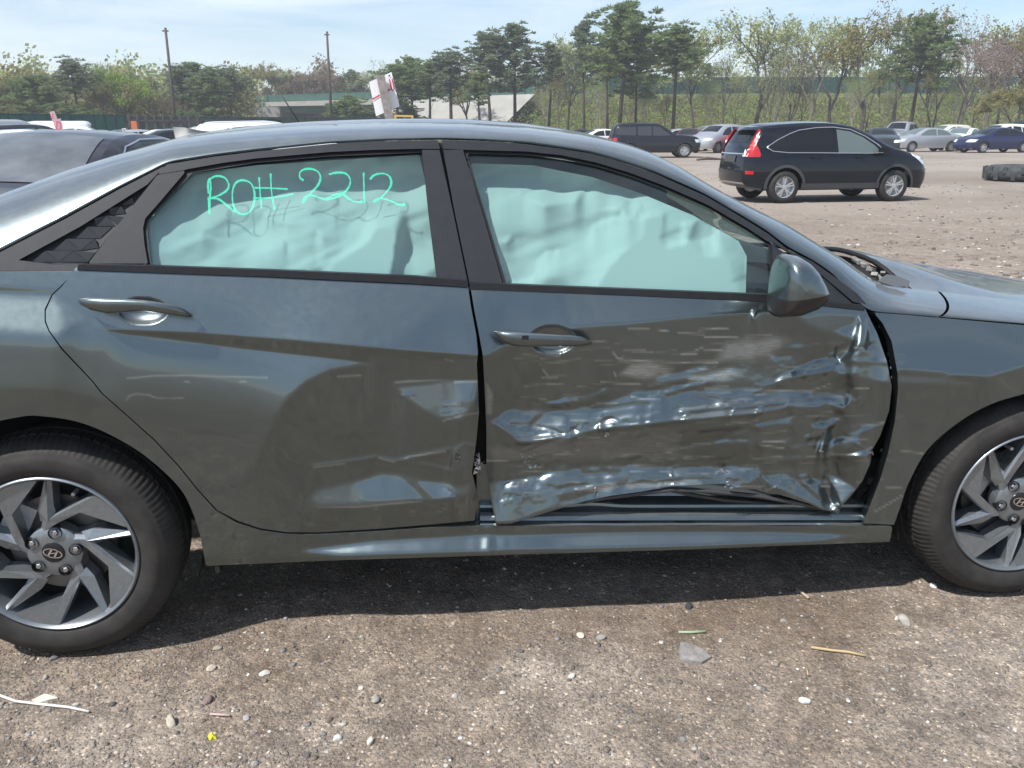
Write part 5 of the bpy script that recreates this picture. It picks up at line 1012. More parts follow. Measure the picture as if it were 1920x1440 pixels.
V('sedan', 'red_sedan', 'dark red car between the black off-roader and the silver crossover', 'car', at(1296, 60), HD+R(60), cpaint('dark_red', (0.16, 0.012, 0.02)))
V('sedan', 'grey_sedan', 'pale grey sedan behind the black off-roader', 'car', at(1275, 72), R(10), cpaint('light_grey', (0.5, 0.52, 0.53)))
V('sedan', 'pink_red_car', 'bright red car just left of the black crossover', 'car', at(1398, 56), HD+R(60), cpaint('bright_red', (0.5, 0.05, 0.08), 0.1))
V('sedan', 'white_coupe', 'white car showing over the roof left of the black off-roader', 'car', at(1132, 62), R(15), cpaint('white', (0.72, 0.73, 0.72), 0.0))
V('sedan', 'dark_coupe', 'dark car leftmost of those seen over the windscreen edge', 'car', at(1088, 66), R(10), cpaint('charcoal', (0.03, 0.034, 0.038)))
V('suv', 'silver_hatchback', 'silver hatchback behind the silver crossover', 'car', at(1325, 74), HD+R(15), cpaint('silver', (0.42, 0.44, 0.46)), glass=M_cglass2)
V('sedan', 'pearl_sedan', 'pearl white sedan far behind, above the red car', 'car', at(1380, 76), HD+R(5), cpaint('white', (0.72, 0.73, 0.72), 0.0))
# neighbour on the left, facing the camera
nb = V('sedan', 'dark_sedan', 'dark maroon-grey sedan with a dusty windscreen behind the damaged car', 'car', at(116, 8.2), R(-97), cpaint('maroon_grey', (0.030, 0.026, 0.030), 0.4, 0.35), wsglass=M_dusty, sc=(1, 1, 0.945))
Dn = PROTO['sedan']; hn = Dn['hw']
for sg in (-1, 1):
    ln = np.array(resample([(-1.38, 1.0), (-1.1, 1.20), (-0.8, 1.33), (-0.35, 1.39), (0.1, 1.385), (0.42, 1.33), (0.75, 1.16), (0.98, 0.98)], 0.06, False)); mb = MB(); mb.tube([(x, sg*(float(hn(x, z))+0.008), z) for x, z in ln], 0.008, 6); mb.build('chrome_line', M_chrome, nb, True)
mb = MB(); mb.tube([(1.08, -0.35, 1.07), (0.95, 0.25, 1.15)], 0.012, 6); mb.build('wiper', M_black, nb, True)
# white estate with roof bars and a long whip aerial
wv = V('suv', 'white_estate', 'white estate with black roof bars and a long whip aerial', 'car', at(505, 27), R(6), cpaint('white', (0.72, 0.73, 0.72), 0.0), sc=(1.05, 1, 0.98))
for sg in (-1, 1): mb = MB(); mb.tube([(-1.75, sg*0.60, 1.62), (-1.6, sg*0.60, 1.70), (0.2, sg*0.60, 1.73), (0.35, sg*0.60, 1.66)], 0.022, 6); mb.build('roof_bar', M_black, wv, True)
mb = MB(); mb.tube([(1.15, -0.80, 1.1), (0.36, -0.80, 2.55)], [0.030, 0.016], 6); mb.build('whip_aerial', M_black, wv, True)
# far rows on the left
rsv = random.Random(12)
left = [('van', 12, 52, 'grey', (0.38, 0.40, 0.42), 'pale grey van at the far left edge of the far row'), ('van', 52, 62, 'white', (.72, .73, .72), 'white van left of the letter board'), ('van', 86, 58, 'white', (.72, .73, .72), 'white van directly behind the letter board'), ('sedan', 122, 50, 'charcoal', (.03, .034, .038), 'dark car right behind the foot of the letter board'), ('suv', 152, 54, 'white', (.72, .73, .72), 'white crossover right of the letter board'), ('sedan', 188, 50, 'light_grey', (.5, .52, .53), 'pale grey sedan in the far row above the maroon-grey roof'),
 ('sedan', 10, 40, 'silver', (.42, .44, .46), 'silver sedan at the far left, above the dusty windscreen'), ('sedan', 45, 36, 'white', (.72, .73, .72), 'white sedan second from the left in the near far-row'), ('suv', 64, 44, 'charcoal', (.03, .034, .038), 'dark crossover beneath the white vans'), ('sedan', 92, 38, 'silver', (.42, .44, .46), 'silver sedan below the letter board'), ('sedan', 225, 46, 'charcoal', (.03, .034, .038), 'dark sedan beneath the small white sign'), ('sedan', 262, 44, 'silver', (.42, .44, .46), 'silver sedan in front of the orange panel'), ('sedan', 300, 40, 'white', (.72, .73, .72), 'white sedan just left of the shark fin'), ('sedan', 318, 34, 'charcoal', (.03, .034, .038), 'dark sedan roof at the foot of the shark fin'), ('suv', 372, 58, 'light_grey', (.5, .52, .53), 'light grey crossover right of the shark fin'), ('sedan', 345, 52, 'silver', (.42, .44, .46), 'silver sedan behind the shark fin')]
for kd, u, d, pn, col, lab in left: V(kd, 'parked_'+kd, lab, 'van' if kd == 'van' else 'car', at(u, d), R(rsv.choice([10, 190, -170, 40])+rsv.uniform(-8, 8)), cpaint(pn, col, 0.0 if pn == 'white' else 0.5), group='vehicles in the far left rows', glass=M_cglass2 if rsv.random() < .4 else M_cglass)
# big worn tyre lying on the lot
bt = thing('tractor_tyre', 'big worn tractor tyre lying flat on the lot at the right edge', 'tyre', at(1930, 28.5, -0.05)); bt.scale = (1, 1, 0.82); mb = MB(); pr = [(0.48, 0.06), (0.52, 0.0), (0.80, 0.02), (0.92, 0.10), (0.95, 0.2), (0.95, 0.33), (0.92, 0.43), (0.80, 0.52), (0.52, 0.54), (0.48, 0.46)]; mb.lathe(pr+[pr[0]], 48, 'Z')
mb.build('carcass', pbr('old_rubber', (0.05, 0.055, 0.055), 0.85, noise=(6, 0.5)), bt, True)
for k in range(26):
    a = 2*math.pi*k/26; mb = MB(); mb.box((0.95*math.cos(a), 0.95*math.sin(a), 0.16+0.22*(k % 2)), (0.06, 0.10, 0.22), rz=a+0.35); mb.build('tread_lug', pbr('old_rubber', (0.05, 0.055, 0.055), 0.85), bt)
mb = MB(); q = far(1338, 41, 0.05); mb.tube([q+Vector((-0.7, 0, 0)), q+Vector((-0.2, 0.1, 0.06)), q+Vector((0.6, 0, 0.0))], [0.05, 0.08, 0.03], 6); tag(mb.build('bumper_scrap', pbr('scrap_brown', (0.10, 0.08, 0.06), 0.8), None, True), 'brown strip of scrap lying on the lot left of the black crossover', 'scrap')
# ---------------------------------------------------------------- signs, poles, fences, overpass, embankment
M_sign = pbr('sign_white', (0.86, 0.86, 0.87), 0.5); M_rsign = pbr('sign_red', (0.55, 0.03, 0.07), 0.5); M_pink = pbr('sign_pink', (0.80, 0.55, 0.60), 0.5)
M_wood = pbr('grey_wood', (0.30, 0.28, 0.26), 0.85, noise=(18, 0.3)); M_pole = pbr('dark_pole', (0.07, 0.055, 0.05), 0.85, noise=(3, 0.3))
M_gfence = pbr('green_screen', (0.010, 0.085, 0.070), 0.75, noise=(2.5, 0.18)); M_gpost = pbr('green_post', (0.008, 0.05, 0.042), 0.6)
M_conc = pbr('pale_concrete', (0.40, 0.39, 0.35), 0.85, noise=(1.2, 0.12)); M_concd = pbr('stained_concrete', (0.34, 0.34, 0.31), 0.85, noise=(0.8, 0.2)); M_gsteel = pbr('green_girder', (0.09, 0.16, 0.12), 0.6, noise=(0.7, 0.2))
# leaning board on a wooden post
d0 = 10.5; sg_ = thing('row_marker_sign', 'leaning white row marker with red strokes on a grey wooden post', 'sign', at(745, d0)); o0 = Vector(sg_.location)
def ap(u, v, d): r_ = rays(np.float64(u), np.float64(v)); n_ = math.hypot(r_[0], r_[1]); return Vector((CX+r_[0]/n_*d, CY+r_[1]/n_*d, CZ+r_[2]/n_*d))-o0
mb = MB(); a, b = ap(738, 260, d0), ap(713, 141, d0); foot = a+(a-b)*((a.z)/(b.z-a.z)); 
ax = (b-foot).normalized(); sx = Vector((1, 0.1, 0)).normalized(); sy = ax.cross(sx).normalized(); w = 0.048
mb.loft([[foot+sx*i*w+sy*j*w*0.8 for i, j in ((-1, -1), (1, -1), (1, 1), (-1, 1))], [b+sx*i*w+sy*j*w*0.8 for i, j in ((-1, -1), (1, -1), (1, 1), (-1, 1))]], closed=True, cap=True); mb.build('post', M_wood, sg_)
cor = [(692, 154), (734, 135), (749, 199), (705, 218)]; B0 = [ap(u, v, d0+0.07) for u, v in cor]; mb = MB(); mb.add(B0+[p+Vector((0.0, 0.02, 0)) for p in B0], [(0, 1, 2, 3), (7, 6, 5, 4), (0, 4, 5, 1), (1, 5, 6, 2), (2, 6, 7, 3), (3, 7, 4, 0)]); board = mb.build('board', M_sign, sg_)
mb = MB()
for st, w_ in ([[(698, 186), (706, 182), (712, 178)], 1.3], [[(718, 171), (724, 170), (729, 169), (731, 167)], 1.6], [[(730, 148), (732, 158), (734, 168), (737, 170), (739, 166), (737, 157), (735, 147)], 1.0]):
    for (p, q) in zip(st[:-1], st[1:]):
        t = np.array(q)-np.array(p); n = np.array([-t[1], t[0]])/np.linalg.norm(t)*w_; c4 = [np.array(p)+n, np.array(q)+n, np.array(q)-n, np.array(p)-n]; mb.add([ap(x, y, d0+0.062) for x, y in c4], [(0, 1, 2, 3)])
for o_ in (mb.build('red_strokes', M_rsign, sg_),): o_['kind'] = 'stuff'
mb = MB(); mb.add([ap(x, y, d0+0.062) for x, y in ((728, 142), (731, 140), (732, 142), (729, 144))], [(0, 1, 2, 3)]); mb.build('mark', M_black, sg_)
# two-letter board
d1 = 22.0; sd = thing('letter_board', 'tall white board with red letters E and D above the parked cars', 'sign', at(108, d1)); o0 = Vector(sd.location)
def quad(mb, pts, d): mb.add([ap(x, y, d) for x, y in pts], [tuple(range(len(pts)))])
mb = MB(); mb.tube([ap(112, 300, d1), ap(110, 246, d1)], 0.03, 6); mb.tube([ap(112, 300, d1)*1, Vector((0, 0, 0))], 0.03, 6); mb.build('post', M_wood, sd)
for pts, nm in (([(93, 210), (101, 208), (108, 226), (99, 229)], 'E'), ([(99, 226), (113, 222), (117, 240), (112, 248), (105, 246)], 'D')):
    P3 = [ap(x, y, d1) for x, y in pts]; n = len(P3); mb = MB(); mb.add(P3+[p+Vector((0, 0.03, 0)) for p in P3], [tuple(range(n)), tuple(range(2*n-1, n-1, -1))]+[(i, (i+1) % n, (i+1) % n+n, i+n) for i in range(n)]); bd = mb.build('board', M_pink, sd)
for word, u0, v0, hpx in (('E', 97.0, 222, 8), ('D', 104.5, 242.5, 14)):
    cu = bpy.data.curves.new('txt', 'FONT'); cu.body = word; cu.size = 1.0; cu.extrude = 0.01; to = bpy.data.objects.new('txt', cu); C.objects.link(to); bpy.context.view_layer.update()
    me = bpy.data.meshes.new_from_object(to.evaluated_get(bpy.context.evaluated_depsgraph_get())); bpy.data.objects.remove(to)
    lt = link('letter', me, M_rsign, sd); s = hpx*d1/F_PX/0.72; lt.scale = (s*0.8, s, s); lt.location = ap(u0, v0, d1-0.04); lt.rotation_euler = (R(90), R(14), R(-25))
d2 = 34.0; ss = thing('small_row_sign', 'small white row sign above the dark roofs, right of the letter board', 'sign', at(232, d2)); o0 = Vector(ss.location)
P3 = [ap(x, y, d2) for x, y in ((228, 241), (235, 240), (238, 247), (232, 248))]; mb = MB(); mb.add(P3+[p+Vector((0, 0.03, 0)) for p in P3], [(0, 1, 2, 3), (7, 6, 5, 4)]); mb.build('board', M_sign, ss); mb = MB(); mb.tube([ap(234, 247, d2), Vector((0, 0, 0))], 0.03, 6); mb.build('post', M_wood, ss)
mb = MB(); quad(mb, [(231, 242.5), (233.5, 242), (235.5, 246), (233, 246.5)], d2-0.02); mb.build('mark', pbr('faded_ink', (0.3, 0.32, 0.38), 0.6), ss)
# utility poles
for (ub, ut, vt, d, lab) in [(330, 310, 52, 80, 'tall bare utility pole leaning left, the left one of two'), (622, 613, 59, 88, 'tall bare utility pole above the overpass, the right one of two')]:
    p = thing('utility_pole', lab, 'pole', at(ub, d), group='bare utility poles'); o0 = Vector(p.location); mb = MB(); mb.tube([(0, 0, 0), ap(ut, vt, d)], [0.15, 0.10], 8); mb.build('pole_shaft', M_pole, p, True)
    q = ap(ut, vt+6, d); mb = MB(); mb.box(q, (0.5, 0.12, 0.10)); mb.build('bracket', M_pole, p)
mb = MB(); a = far(613, 88); a.z = hz(130, 88); b = far(900, 120); b.z = hz(165, 120); pts = [a.lerp(b, t)+Vector((0, 0, -1.2*4*t*(1-t))) for t in np.linspace(0, 1, 9)]; mb.tube(pts, 0.03, 4)
tag(mb.build('overhead_wire', M_black, None), 'thin wire sagging from the right utility pole', 'wire')
# green screened fence, left
def fence(name, label, u0, u1, da, db, vtop, vb_, npan, group=None, mat=None, gap=0.05, base=None):
    A = far(u0, da); B = far(u1, db); t = thing(name, label, 'fence', tuple(A), group=group)
    zt0 = hz(vtop[0], da, u0); zt1 = hz(vtop[1], db, u1); zb0 = base[0] if base else 0.0; zb1 = base[1] if base else 0.0; dv = B-A; L = dv.length; nrm = Vector((-dv.y, dv.x, 0)).normalized()
    for k in range(npan):
        s0 = k/npan; s1 = (k+1)/npan; p0 = dv*s0; p1 = dv*s1; za, zb = zt0+(zt1-zt0)*s0, zt0+(zt1-zt0)*s1; ga, gb = zb0+(zb1-zb0)*s0, zb0+(zb1-zb0)*s1; mb = MB(); rows = []
        for j in range(4):
            f = j/3; rows.append([p0.lerp(p1, i/4)+Vector((0, 0, (ga+(za-ga)*f) if i < 2 else (gb+(zb-gb)*f)))+nrm*0.05*math.sin(i*1.5+k+f*3)*f*(1-f)*4 for i in range(5)])
        mb.loft(rows); mb.build('screen_panel', mat or M_gfence, t, True)
        mb = MB(); mb.tube([p0+nrm*-0.06+Vector((0, 0, ga)), p0+nrm*-0.06+Vector((0, 0, za+0.06))], 0.05, 6); mb.build('post', M_gpost, t)
    mb = MB(); mb.tube([nrm*-0.06+Vector((0, 0, zt0)), dv+nrm*-0.06+Vector((0, 0, zt1))], 0.035, 5); mb.build('top_rail', M_gpost, t); return t
fence('screened_fence', 'green screened fence along the left end of the lot', -60, 238, 66, 74, (212, 216), None, 13)
fence('low_fence', 'lower dull grey-green fence continuing right of the green screened fence', 240, 720, 74, 84, (219, 221), None, 20, mat=pbr('dull_screen', (0.045, 0.065, 0.055), 0.8, noise=(2.0, 0.3)))
op = thing('orange_panel', 'orange panel standing against the fence above the parked cars', 'panel', at(252, 60)); o0 = Vector(op.location); mb = MB(); q = ap(252, 238, 60); mb.box((q.x, q.y, q.z-0.6), (0.35, 0.1, 1.9)); mb.build('board', pbr('orange', (0.55, 0.15, 0.06), 0.6), op); mb = MB(); mb.box((q.x, q.y+0.1, q.z*0.5), (0.08, 0.08, q.z)); mb.build('post', M_wood, op)
rk = thing('steel_rack', 'long dark steel rack with upright posts beyond the parked cars', 'rack', at(250, 63)); o0 = Vector(rk.location)
for k in range(9): q = ap(244+k*16, 240, 63); mb = MB(); mb.box((q.x, q.y, 1.25), (0.16, 0.16, 2.5)); mb.build('upright', pbr('rack_brown', (0.06, 0.05, 0.05), 0.8), rk)
mb = MB(); mb.tube([ap(240, 226, 63), ap(380, 226, 63)], 0.09, 4); mb.build('rail', pbr('rack_brown', (0.06, 0.05, 0.05), 0.8), rk)
yb = thing('steel_gantry', 'yellow steel frame beyond the sedan roof beside the row marker', 'gantry', at(757, 40)); o0 = Vector(yb.location); ym = pbr('yellow_paint', (0.62, 0.42, 0.10), 0.5)
mb = MB(); mb.tube([ap(739, 217, 40), ap(775, 218, 40)], 0.055, 4); mb.build('beam', ym, yb)
for u in (741, 773): mb = MB(); q = ap(u, 217, 40); mb.tube([q, Vector((q.x, q.y, 0))], 0.055, 4); mb.build('upright', ym, yb)
# embankment, right
EA, EB = far(985, 100), far(2700, 150); ev = EB-EA; en = Vector((-ev.y, ev.x, 0)).normalized(); en = en if en.y > 0 else -en
def emb_z(s): return 5.6
rowsE = []; rse = random.Random(5)
for j, (off, zf) in enumerate([(-2, -0.05), (0, 0.0), (3, 0.16), (7, 0.45), (11, 0.75), (15, 0.97), (18, 1.0), (60, 1.0), (64, -0.1)]):
    row = []
    for i in range(61):
        s = i/60; q = EA.lerp(EB, s)+en*(off+rse.uniform(-.4, .4)); k = 0.0 if i == 0 else 1.0
        q = q+ev.normalized()*(-(1-zf)*6.0 if i == 0 and zf > 0 else 0); q.z = 6.0*zf*k+rse.uniform(-.12, .12)*(zf > 0); row.append(q)
    rowsE.append(row)
M_slope = pbr('grassy_slope', (0.085, 0.105, 0.035), 0.95, noise=(0.35, 0.45), bump=(3, 0.8, 0.3))
mb = MB(); mb.loft(rowsE); struct(mb.build('embankment', M_slope, None, True))
A_, B_ = EA+en*17, EB+en*17
ft = thing('barrier_fence', 'long dark green barrier fence along the top of the embankment', 'fence', tuple(A_)); dv = B_-A_; npn = 46
M_barrier = pbr('barrier_green', (0.018, 0.055, 0.042), 0.7, noise=(0.6, 0.25))
for k in range(npn):
    p0 = dv*(k/npn); p1 = dv*((k+1)/npn); mb = MB(); c = (p0+p1)/2; mb.box((c.x, c.y, 7.0), ((p1-p0).length-0.06, 0.12, 2.1), rz=math.atan2(dv.y, dv.x)); mb.build('barrier_panel', M_barrier, ft)
    mb = MB(); mb.box((p0.x, p0.y-0.1, 7.05), (0.14, 0.2, 2.3)); mb.build('post', M_gpost, ft)
# overpass: deck, parapet, mesh fence, girder, piers, paved side slope
dA, dB = 112.0, 108.0; ov = thing('overpass', 'pale concrete road overpass with a green fence on its parapet', 'bridge', at(480, dA)); o0 = Vector(ov.location)
def seg(mb, u0, v0a, v0b, u1, v1a, v1b, d0_, d1_, th):
    P = [ap(u0, v0a, d0_), ap(u1, v1a, d1_), ap(u1, v1b, d1_), ap(u0, v0b, d0_)]; mb.add(P+[p+Vector((0, th, 0)) for p in P], [(0, 1, 2, 3), (7, 6, 5, 4), (0, 4, 5, 1), (1, 5, 6, 2), (2, 6, 7, 3), (3, 7, 4, 0)])
mb = MB(); seg(mb, 482, 192, 200, 1000, 176, 190, dA, dB, 10); mb.build('deck', M_conc, ov)
mb = MB(); seg(mb, 515, 200, 211, 700, 196, 214, dA, dA, 8); mb.build('girder', M_gsteel, ov)
mb = MB(); seg(mb, 478, 200, 244, 524, 201, 244, dA-1, dA-1, 9); mb.build('abutment', M_conc, ov)
mb = MB(); seg(mb, 520, 205, 244, 690, 206, 244, dA+9, dA+9, 0.5); mb.build('back_wall', M_concd, ov)
for u in (612,): mb = MB(); seg(mb, u-4, 205, 244, u+4, 205, 244, dA+2, dA+2, 1.0); mb.build('pier', M_conc, ov)
mb = MB(); P = [ap(700, 188, dB), ap(1003, 176, dB), ap(935, 244, dB-6), ap(700, 244, dB-6)]; mb.add(P, [(0, 1, 2, 3)]); mb.build('paved_slope', pbr('slope_paving', (0.33, 0.32, 0.29), 0.9, noise=(0.5, 0.15)), ov)
mb = MB()
for k in range(30):
    u = 482+k*(518/29); v = 192-16*(u-482)/518; q = ap(u, v, dA+(dB-dA)*k/29); mb.tube([q, q+Vector((0, 0, 1.05))], 0.05, 4)
struct(mb.build('fence_posts', M_gsteel, ov), 'stuff')
mb = MB(); seg(mb, 482, 179, 191, 1000, 163, 175.5, dA+0.3, dB+0.3, 0.05); mb.build('mesh_screen', pbr('screen_mesh', (0.06, 0.14, 0.11), 0.8, noise=(1.5, 0.3)), ov)
# ---------------------------------------------------------------- trees and brush
def leaf_mat(name, c1, c2, trans=0.35):
    m = bpy.data.materials.new(name); m.use_nodes = True; nt = m.node_tree; nt.nodes.clear(); out = nt.nodes.new('ShaderNodeOutputMaterial')
    tc = nt.nodes.new('ShaderNodeTexCoord'); n = N(nt, 'ShaderNodeTexNoise', Scale=0.9, Detail=5.0, Roughness=0.75); nt.links.new(tc.outputs['Object'], n.inputs['Vector'])
    r = nt.nodes.new('ShaderNodeValToRGB'); r.color_ramp.elements[0].position = 0.32; r.color_ramp.elements[1].position = 0.68; r.color_ramp.elements[0].color = (*c1, 1); r.color_ramp.elements[1].color = (*c2, 1); nt.links.new(n.outputs['Fac'], r.inputs[0])
    d = nt.nodes.new('ShaderNodeBsdfDiffuse'); t = nt.nodes.new('ShaderNodeBsdfTranslucent'); mx = nt.nodes.new('ShaderNodeMixShader'); mx.inputs[0].default_value = trans
    nt.links.new(r.outputs[0], d.inputs[0]); nt.links.new(r.outputs[0], t.inputs[0]); nt.links.new(d.outputs[0], mx.inputs[1]); nt.links.new(t.outputs[0], mx.inputs[2]); nt.links.new(mx.outputs[0], out.inputs[0]); return m
LM = {'pine': leaf_mat('pine_needles', (0.115, 0.170, 0.07), (0.26, 0.32, 0.145), 0.45), 'pine2': leaf_mat('greyish_needles', (0.13, 0.165, 0.10), (0.26, 0.30, 0.19), 0.4),
      'fresh': leaf_mat('fresh_leaves', (0.16, 0.25, 0.04), (0.32, 0.42, 0.10)), 'pale': leaf_mat('pale_spring_leaves', (0.26, 0.29, 0.13), (0.44, 0.47, 0.24)), 'olive': leaf_mat('olive_leaves', (0.17, 0.16, 0.055), (0.33, 0.30, 0.13)), 'rust': leaf_mat('rusty_buds', (0.18, 0.13, 0.085), (0.31, 0.235, 0.16)), 'pink': leaf_mat('pinkish_buds', (0.24, 0.17, 0.14), (0.40, 0.30, 0.26))}
M_bark = pbr('grey_brown_bark', (0.085, 0.070, 0.058), 0.95, noise=(3, 0.35)); M_pbark = pbr('pine_bark', (0.07, 0.052, 0.042), 0.95, noise=(3, 0.35)); M_wbark = pbr('pale_bark', (0.30, 0.27, 0.22), 0.95, noise=(3, 0.3)); M_twig = pbr('pale_twigs', (0.20, 0.165, 0.14), 0.95)
class Leaves:
    def __init__(s): s.v = []; s.f = []
    def quad(s, c, n, t, a, b):
        bt = n.cross(t); i = len(s.v); s.v += [tuple(c-t*a), tuple(c+bt*b), tuple(c+t*a), tuple(c-bt*b)]; s.f.append((i, i+1, i+2, i+3))
def rv(r): 
    while True:
        q = Vector((r.uniform(-1, 1), r.uniform(-1, 1), r.uniform(-1, 1)))
        if 0.05 < q.length < 1: return q.normalized()
def mk_pine(seed, crown0=0.42, spread=0.26, h=10.0, dens=1.0):
    r = random.Random(seed); mb = MB(); lv = Leaves(); b = Vector((r.uniform(-.25, .25), r.uniform(-.25, .25), 0)); path = [Vector((0, 0, 0)), b*0.6+Vector((0, 0, h*.35)), b*1.6+Vector((0, 0, h*.7)), b*1.2+Vector((0, 0, h*.97))]
    mb.tube(path, [0.16, 0.12, 0.085, 0.025], 7)
    def tp(f): k = f*3; i = min(2, int(k)); return path[i].lerp(path[i+1], k-i)
    nb = int(62*dens)
    for i in range(nb):
        f = crown0+(0.985-crown0)*((i+r.random())/nb)**0.85; g = (f-crown0)/(1-crown0); prof = math.sin(math.pi*min(1, 0.18+0.82*g)**0.75)*0.95+0.12
        L = h*spread*prof*r.uniform(0.35, 1.1); a = i*2.4+r.uniform(-.6, .6); base = tp(f); el = r.uniform(-0.25, 0.55)+0.5*g
        d = Vector((math.cos(a)*math.cos(el), math.sin(a)*math.cos(el), math.sin(el))); mid = base+d*L*0.55; tip = base+d*L+Vector((0, 0, L*0.10)); mb.tube([base, mid, tip], [0.045, 0.028, 0.01], 4, False)
        nc = max(3, int(L*3.3))
        for c in range(nc):
            fr = 0.35+0.65*(c+r.random())/nc; q = base.lerp(tip, fr)+rv(r)*0.30*r.random()**0.5+Vector((0, 0, r.gauss(0.05, 0.22))); cs = r.uniform(0.32, 0.62)
            for k in range(24):
                o = rv(r); o.z = abs(o.z)*0.7+0.1*o.z; n = rv(r); t = o.normalized(); n = (n-t*n.dot(t)); n = n.normalized() if n.length > 1e-3 else t.orthogonal().normalized(); lv.quad(q+o*cs*0.55, n, t, cs*0.40, 0.035+0.03*r.random())
    return mb, lv
def mk_leafy(seed, h=10.0, spread=0.36, leaf=1.0, levels=4, lsize=0.095, trunk0=0.22, up=0.55, multi=1):
    r = random.Random(seed); mb = MB(); lv = Leaves()
    def grow(p, d, L, rad, lev):
        q = p+d*L*0.5+rv(r)*L*0.06; e = p+d*L+rv(r)*L*0.08; mb.tube([p, q, e], [rad, rad*0.8, rad*0.55], 6 if lev < 2 else 4 if lev < 3 else 3, False)
        if lev >= levels-1:
            for k in range(int(leaf*r.uniform(24, 40))):
                c = p.lerp(e, r.uniform(0.2, 1.15))+rv(r)*0.42*r.random(); n = rv(r); t = n.orthogonal().normalized(); s = lsize*r.uniform(0.6, 1.25); lv.quad(c, n, t, s, s*0.62)
        if lev >= levels: return
        nb = r.choice([3, 3, 4]) if lev < 3 else r.choice([2, 3, 3])
        for i in range(nb):
            a = 2*math.pi*(i+r.random()*0.8)/nb; tilt = r.uniform(0.35, 0.85)*(1.0 if lev else 0.8); o = d.orthogonal().normalized(); o = Matrix.Rotation(a, 3, d) @ o; nd = (d*math.cos(tilt)+o*math.sin(tilt)); nd.z += up*0.25; nd.normalize()
            grow(p.lerp(e, r.uniform(0.55, 1.0)) if i else e, nd, L*r.uniform(0.55, 0.80), rad*0.55, lev+1)
    for m in range(multi):
        d = Vector((r.uniform(-.12, .12)+0.2*(m-(multi-1)/2), r.uniform(-.12, .12), 1)).normalized(); grow(Vector((0.15*m, 0, 0)), d, h*0.36*r.uniform(.9, 1.1), 0.15/math.sqrt(multi), 0)
    # normalise to unit height
    return mb, lv
TREE = {}
def tree_proto(key, mb, lv):
    zs = [p[2] for p in mb.v]+[p[2] for p in lv.v]; H = max(zs); k = 10.0/H
    a = mesh('trunk', [tuple(c*k for c in p) for p in mb.v], mb.f, None, None, True).data; 
    b = bpy.data.meshes.new('crown'); b.from_pydata([tuple(c*k for c in p) for p in lv.v], [], lv.f); b.update()
    for o in [o for o in bpy.data.objects if o.data is a]: bpy.data.objects.remove(o)
    a.materials.append(None); b.materials.append(None); TREE[key] = (a, b)
for i in range(4): tree_proto('pine%d' % i, *mk_pine(20+i, [0.40, 0.52, 0.45, 0.58][i], [0.25, 0.22, 0.30, 0.27][i], dens=[1.0, 0.8, 1.25, 0.9][i]))
for i in range(4): tree_proto('leafy%d' % i, *mk_leafy(40+i, leaf=[1.6, 1.1, 1.9, 0.8][i], multi=[1, 1, 2, 1][i]))
for i in range(4): tree_proto('bare%d' % i, *mk_leafy(60+i, leaf=[0.12, 0.20, 0.10, 0.28][i], levels=5, lsize=0.07, multi=[2, 1, 3, 1][i], up=0.9))
rst = random.Random(8)
def tree(u, vtop, d, proto, lm, label, w=1.0, bark=None, z0=0.0, name=None):
    H = hz(vtop, d, u)-z0; a, b = TREE[proto]; s = H/10.0
    nm = name or ('pine_tree' if proto.startswith('pine') else 'bare_tree' if proto.startswith('bare') else 'leafy_tree')
    t = thing(nm, label, 'tree', at(u, d, z0), rst.uniform(0, 6.28), 'trees around the lot'); w = w*(1.25 if proto.startswith('pine') else 1.12); t.scale = (s*w, s*w, s)
    for n_, me, mt in (('trunk', a, bark or (M_pbark if proto.startswith('pine') else M_bark)), ('crown', b, LM[lm])):
        o = bpy.data.objects.new(n_, me); C.objects.link(o); o.parent = t; o.material_slots[0].link = 'OBJECT'; o.material_slots[0].material = mt
    return t
# left of the poles
T_ = tree
T_(-20, 128, 92, 'leafy0', 'olive', 'olive tree cut by the left picture edge above the green fence', 1.1)
T_(28, 124, 95, 'leafy2', 'olive', 'broad yellow-green tree second from the left edge', 1.1)
T_(62, 138, 84, 'pine2', 'pine', 'dark round pine above the left part of the green fence', 1.2)
T_(93, 138, 86, 'pine0', 'pine', 'dark pine just left of the tall slim pine', 1.0)
T_(122, 120, 98, 'bare1', 'pale', 'thin pale tree left of the tall slim pine', 0.8)
T_(154, 101, 88, 'pine3', 'pine2', 'tall slim pine with a round top above the green fence', 1.05)
T_(196, 112, 98, 'bare3', 'pale', 'thin grey tree right of the tall slim pine', 0.9)
T_(234, 117, 90, 'leafy2', 'fresh', 'bright green bushy tree behind the end of the green fence', 1.05)
T_(212, 150, 88, 'leafy0', 'olive', 'low olive tree leaning against the bright green tree', 1.2)
T_(288, 121, 96, 'leafy0', 'pale', 'pale green rounded tree left of the leaning pole', 1.15)
T_(316, 160, 92, 'bare0', 'rust', 'brown twiggy tree at the foot of the leaning pole', 1.0)
T_(344, 116, 94, 'pine1', 'pine2', 'grey-green pine right of the leaning pole', 1.2)
T_(370, 113, 98, 'pine0', 'pine', 'wide dark pine second right of the leaning pole', 1.25)
T_(402, 124, 92, 'pine2', 'pine', 'dark pine in front of the left end of the overpass', 1.0)
T_(434, 118, 98, 'pine3', 'pine2', 'grey pine standing left above the overpass end', 1.1)
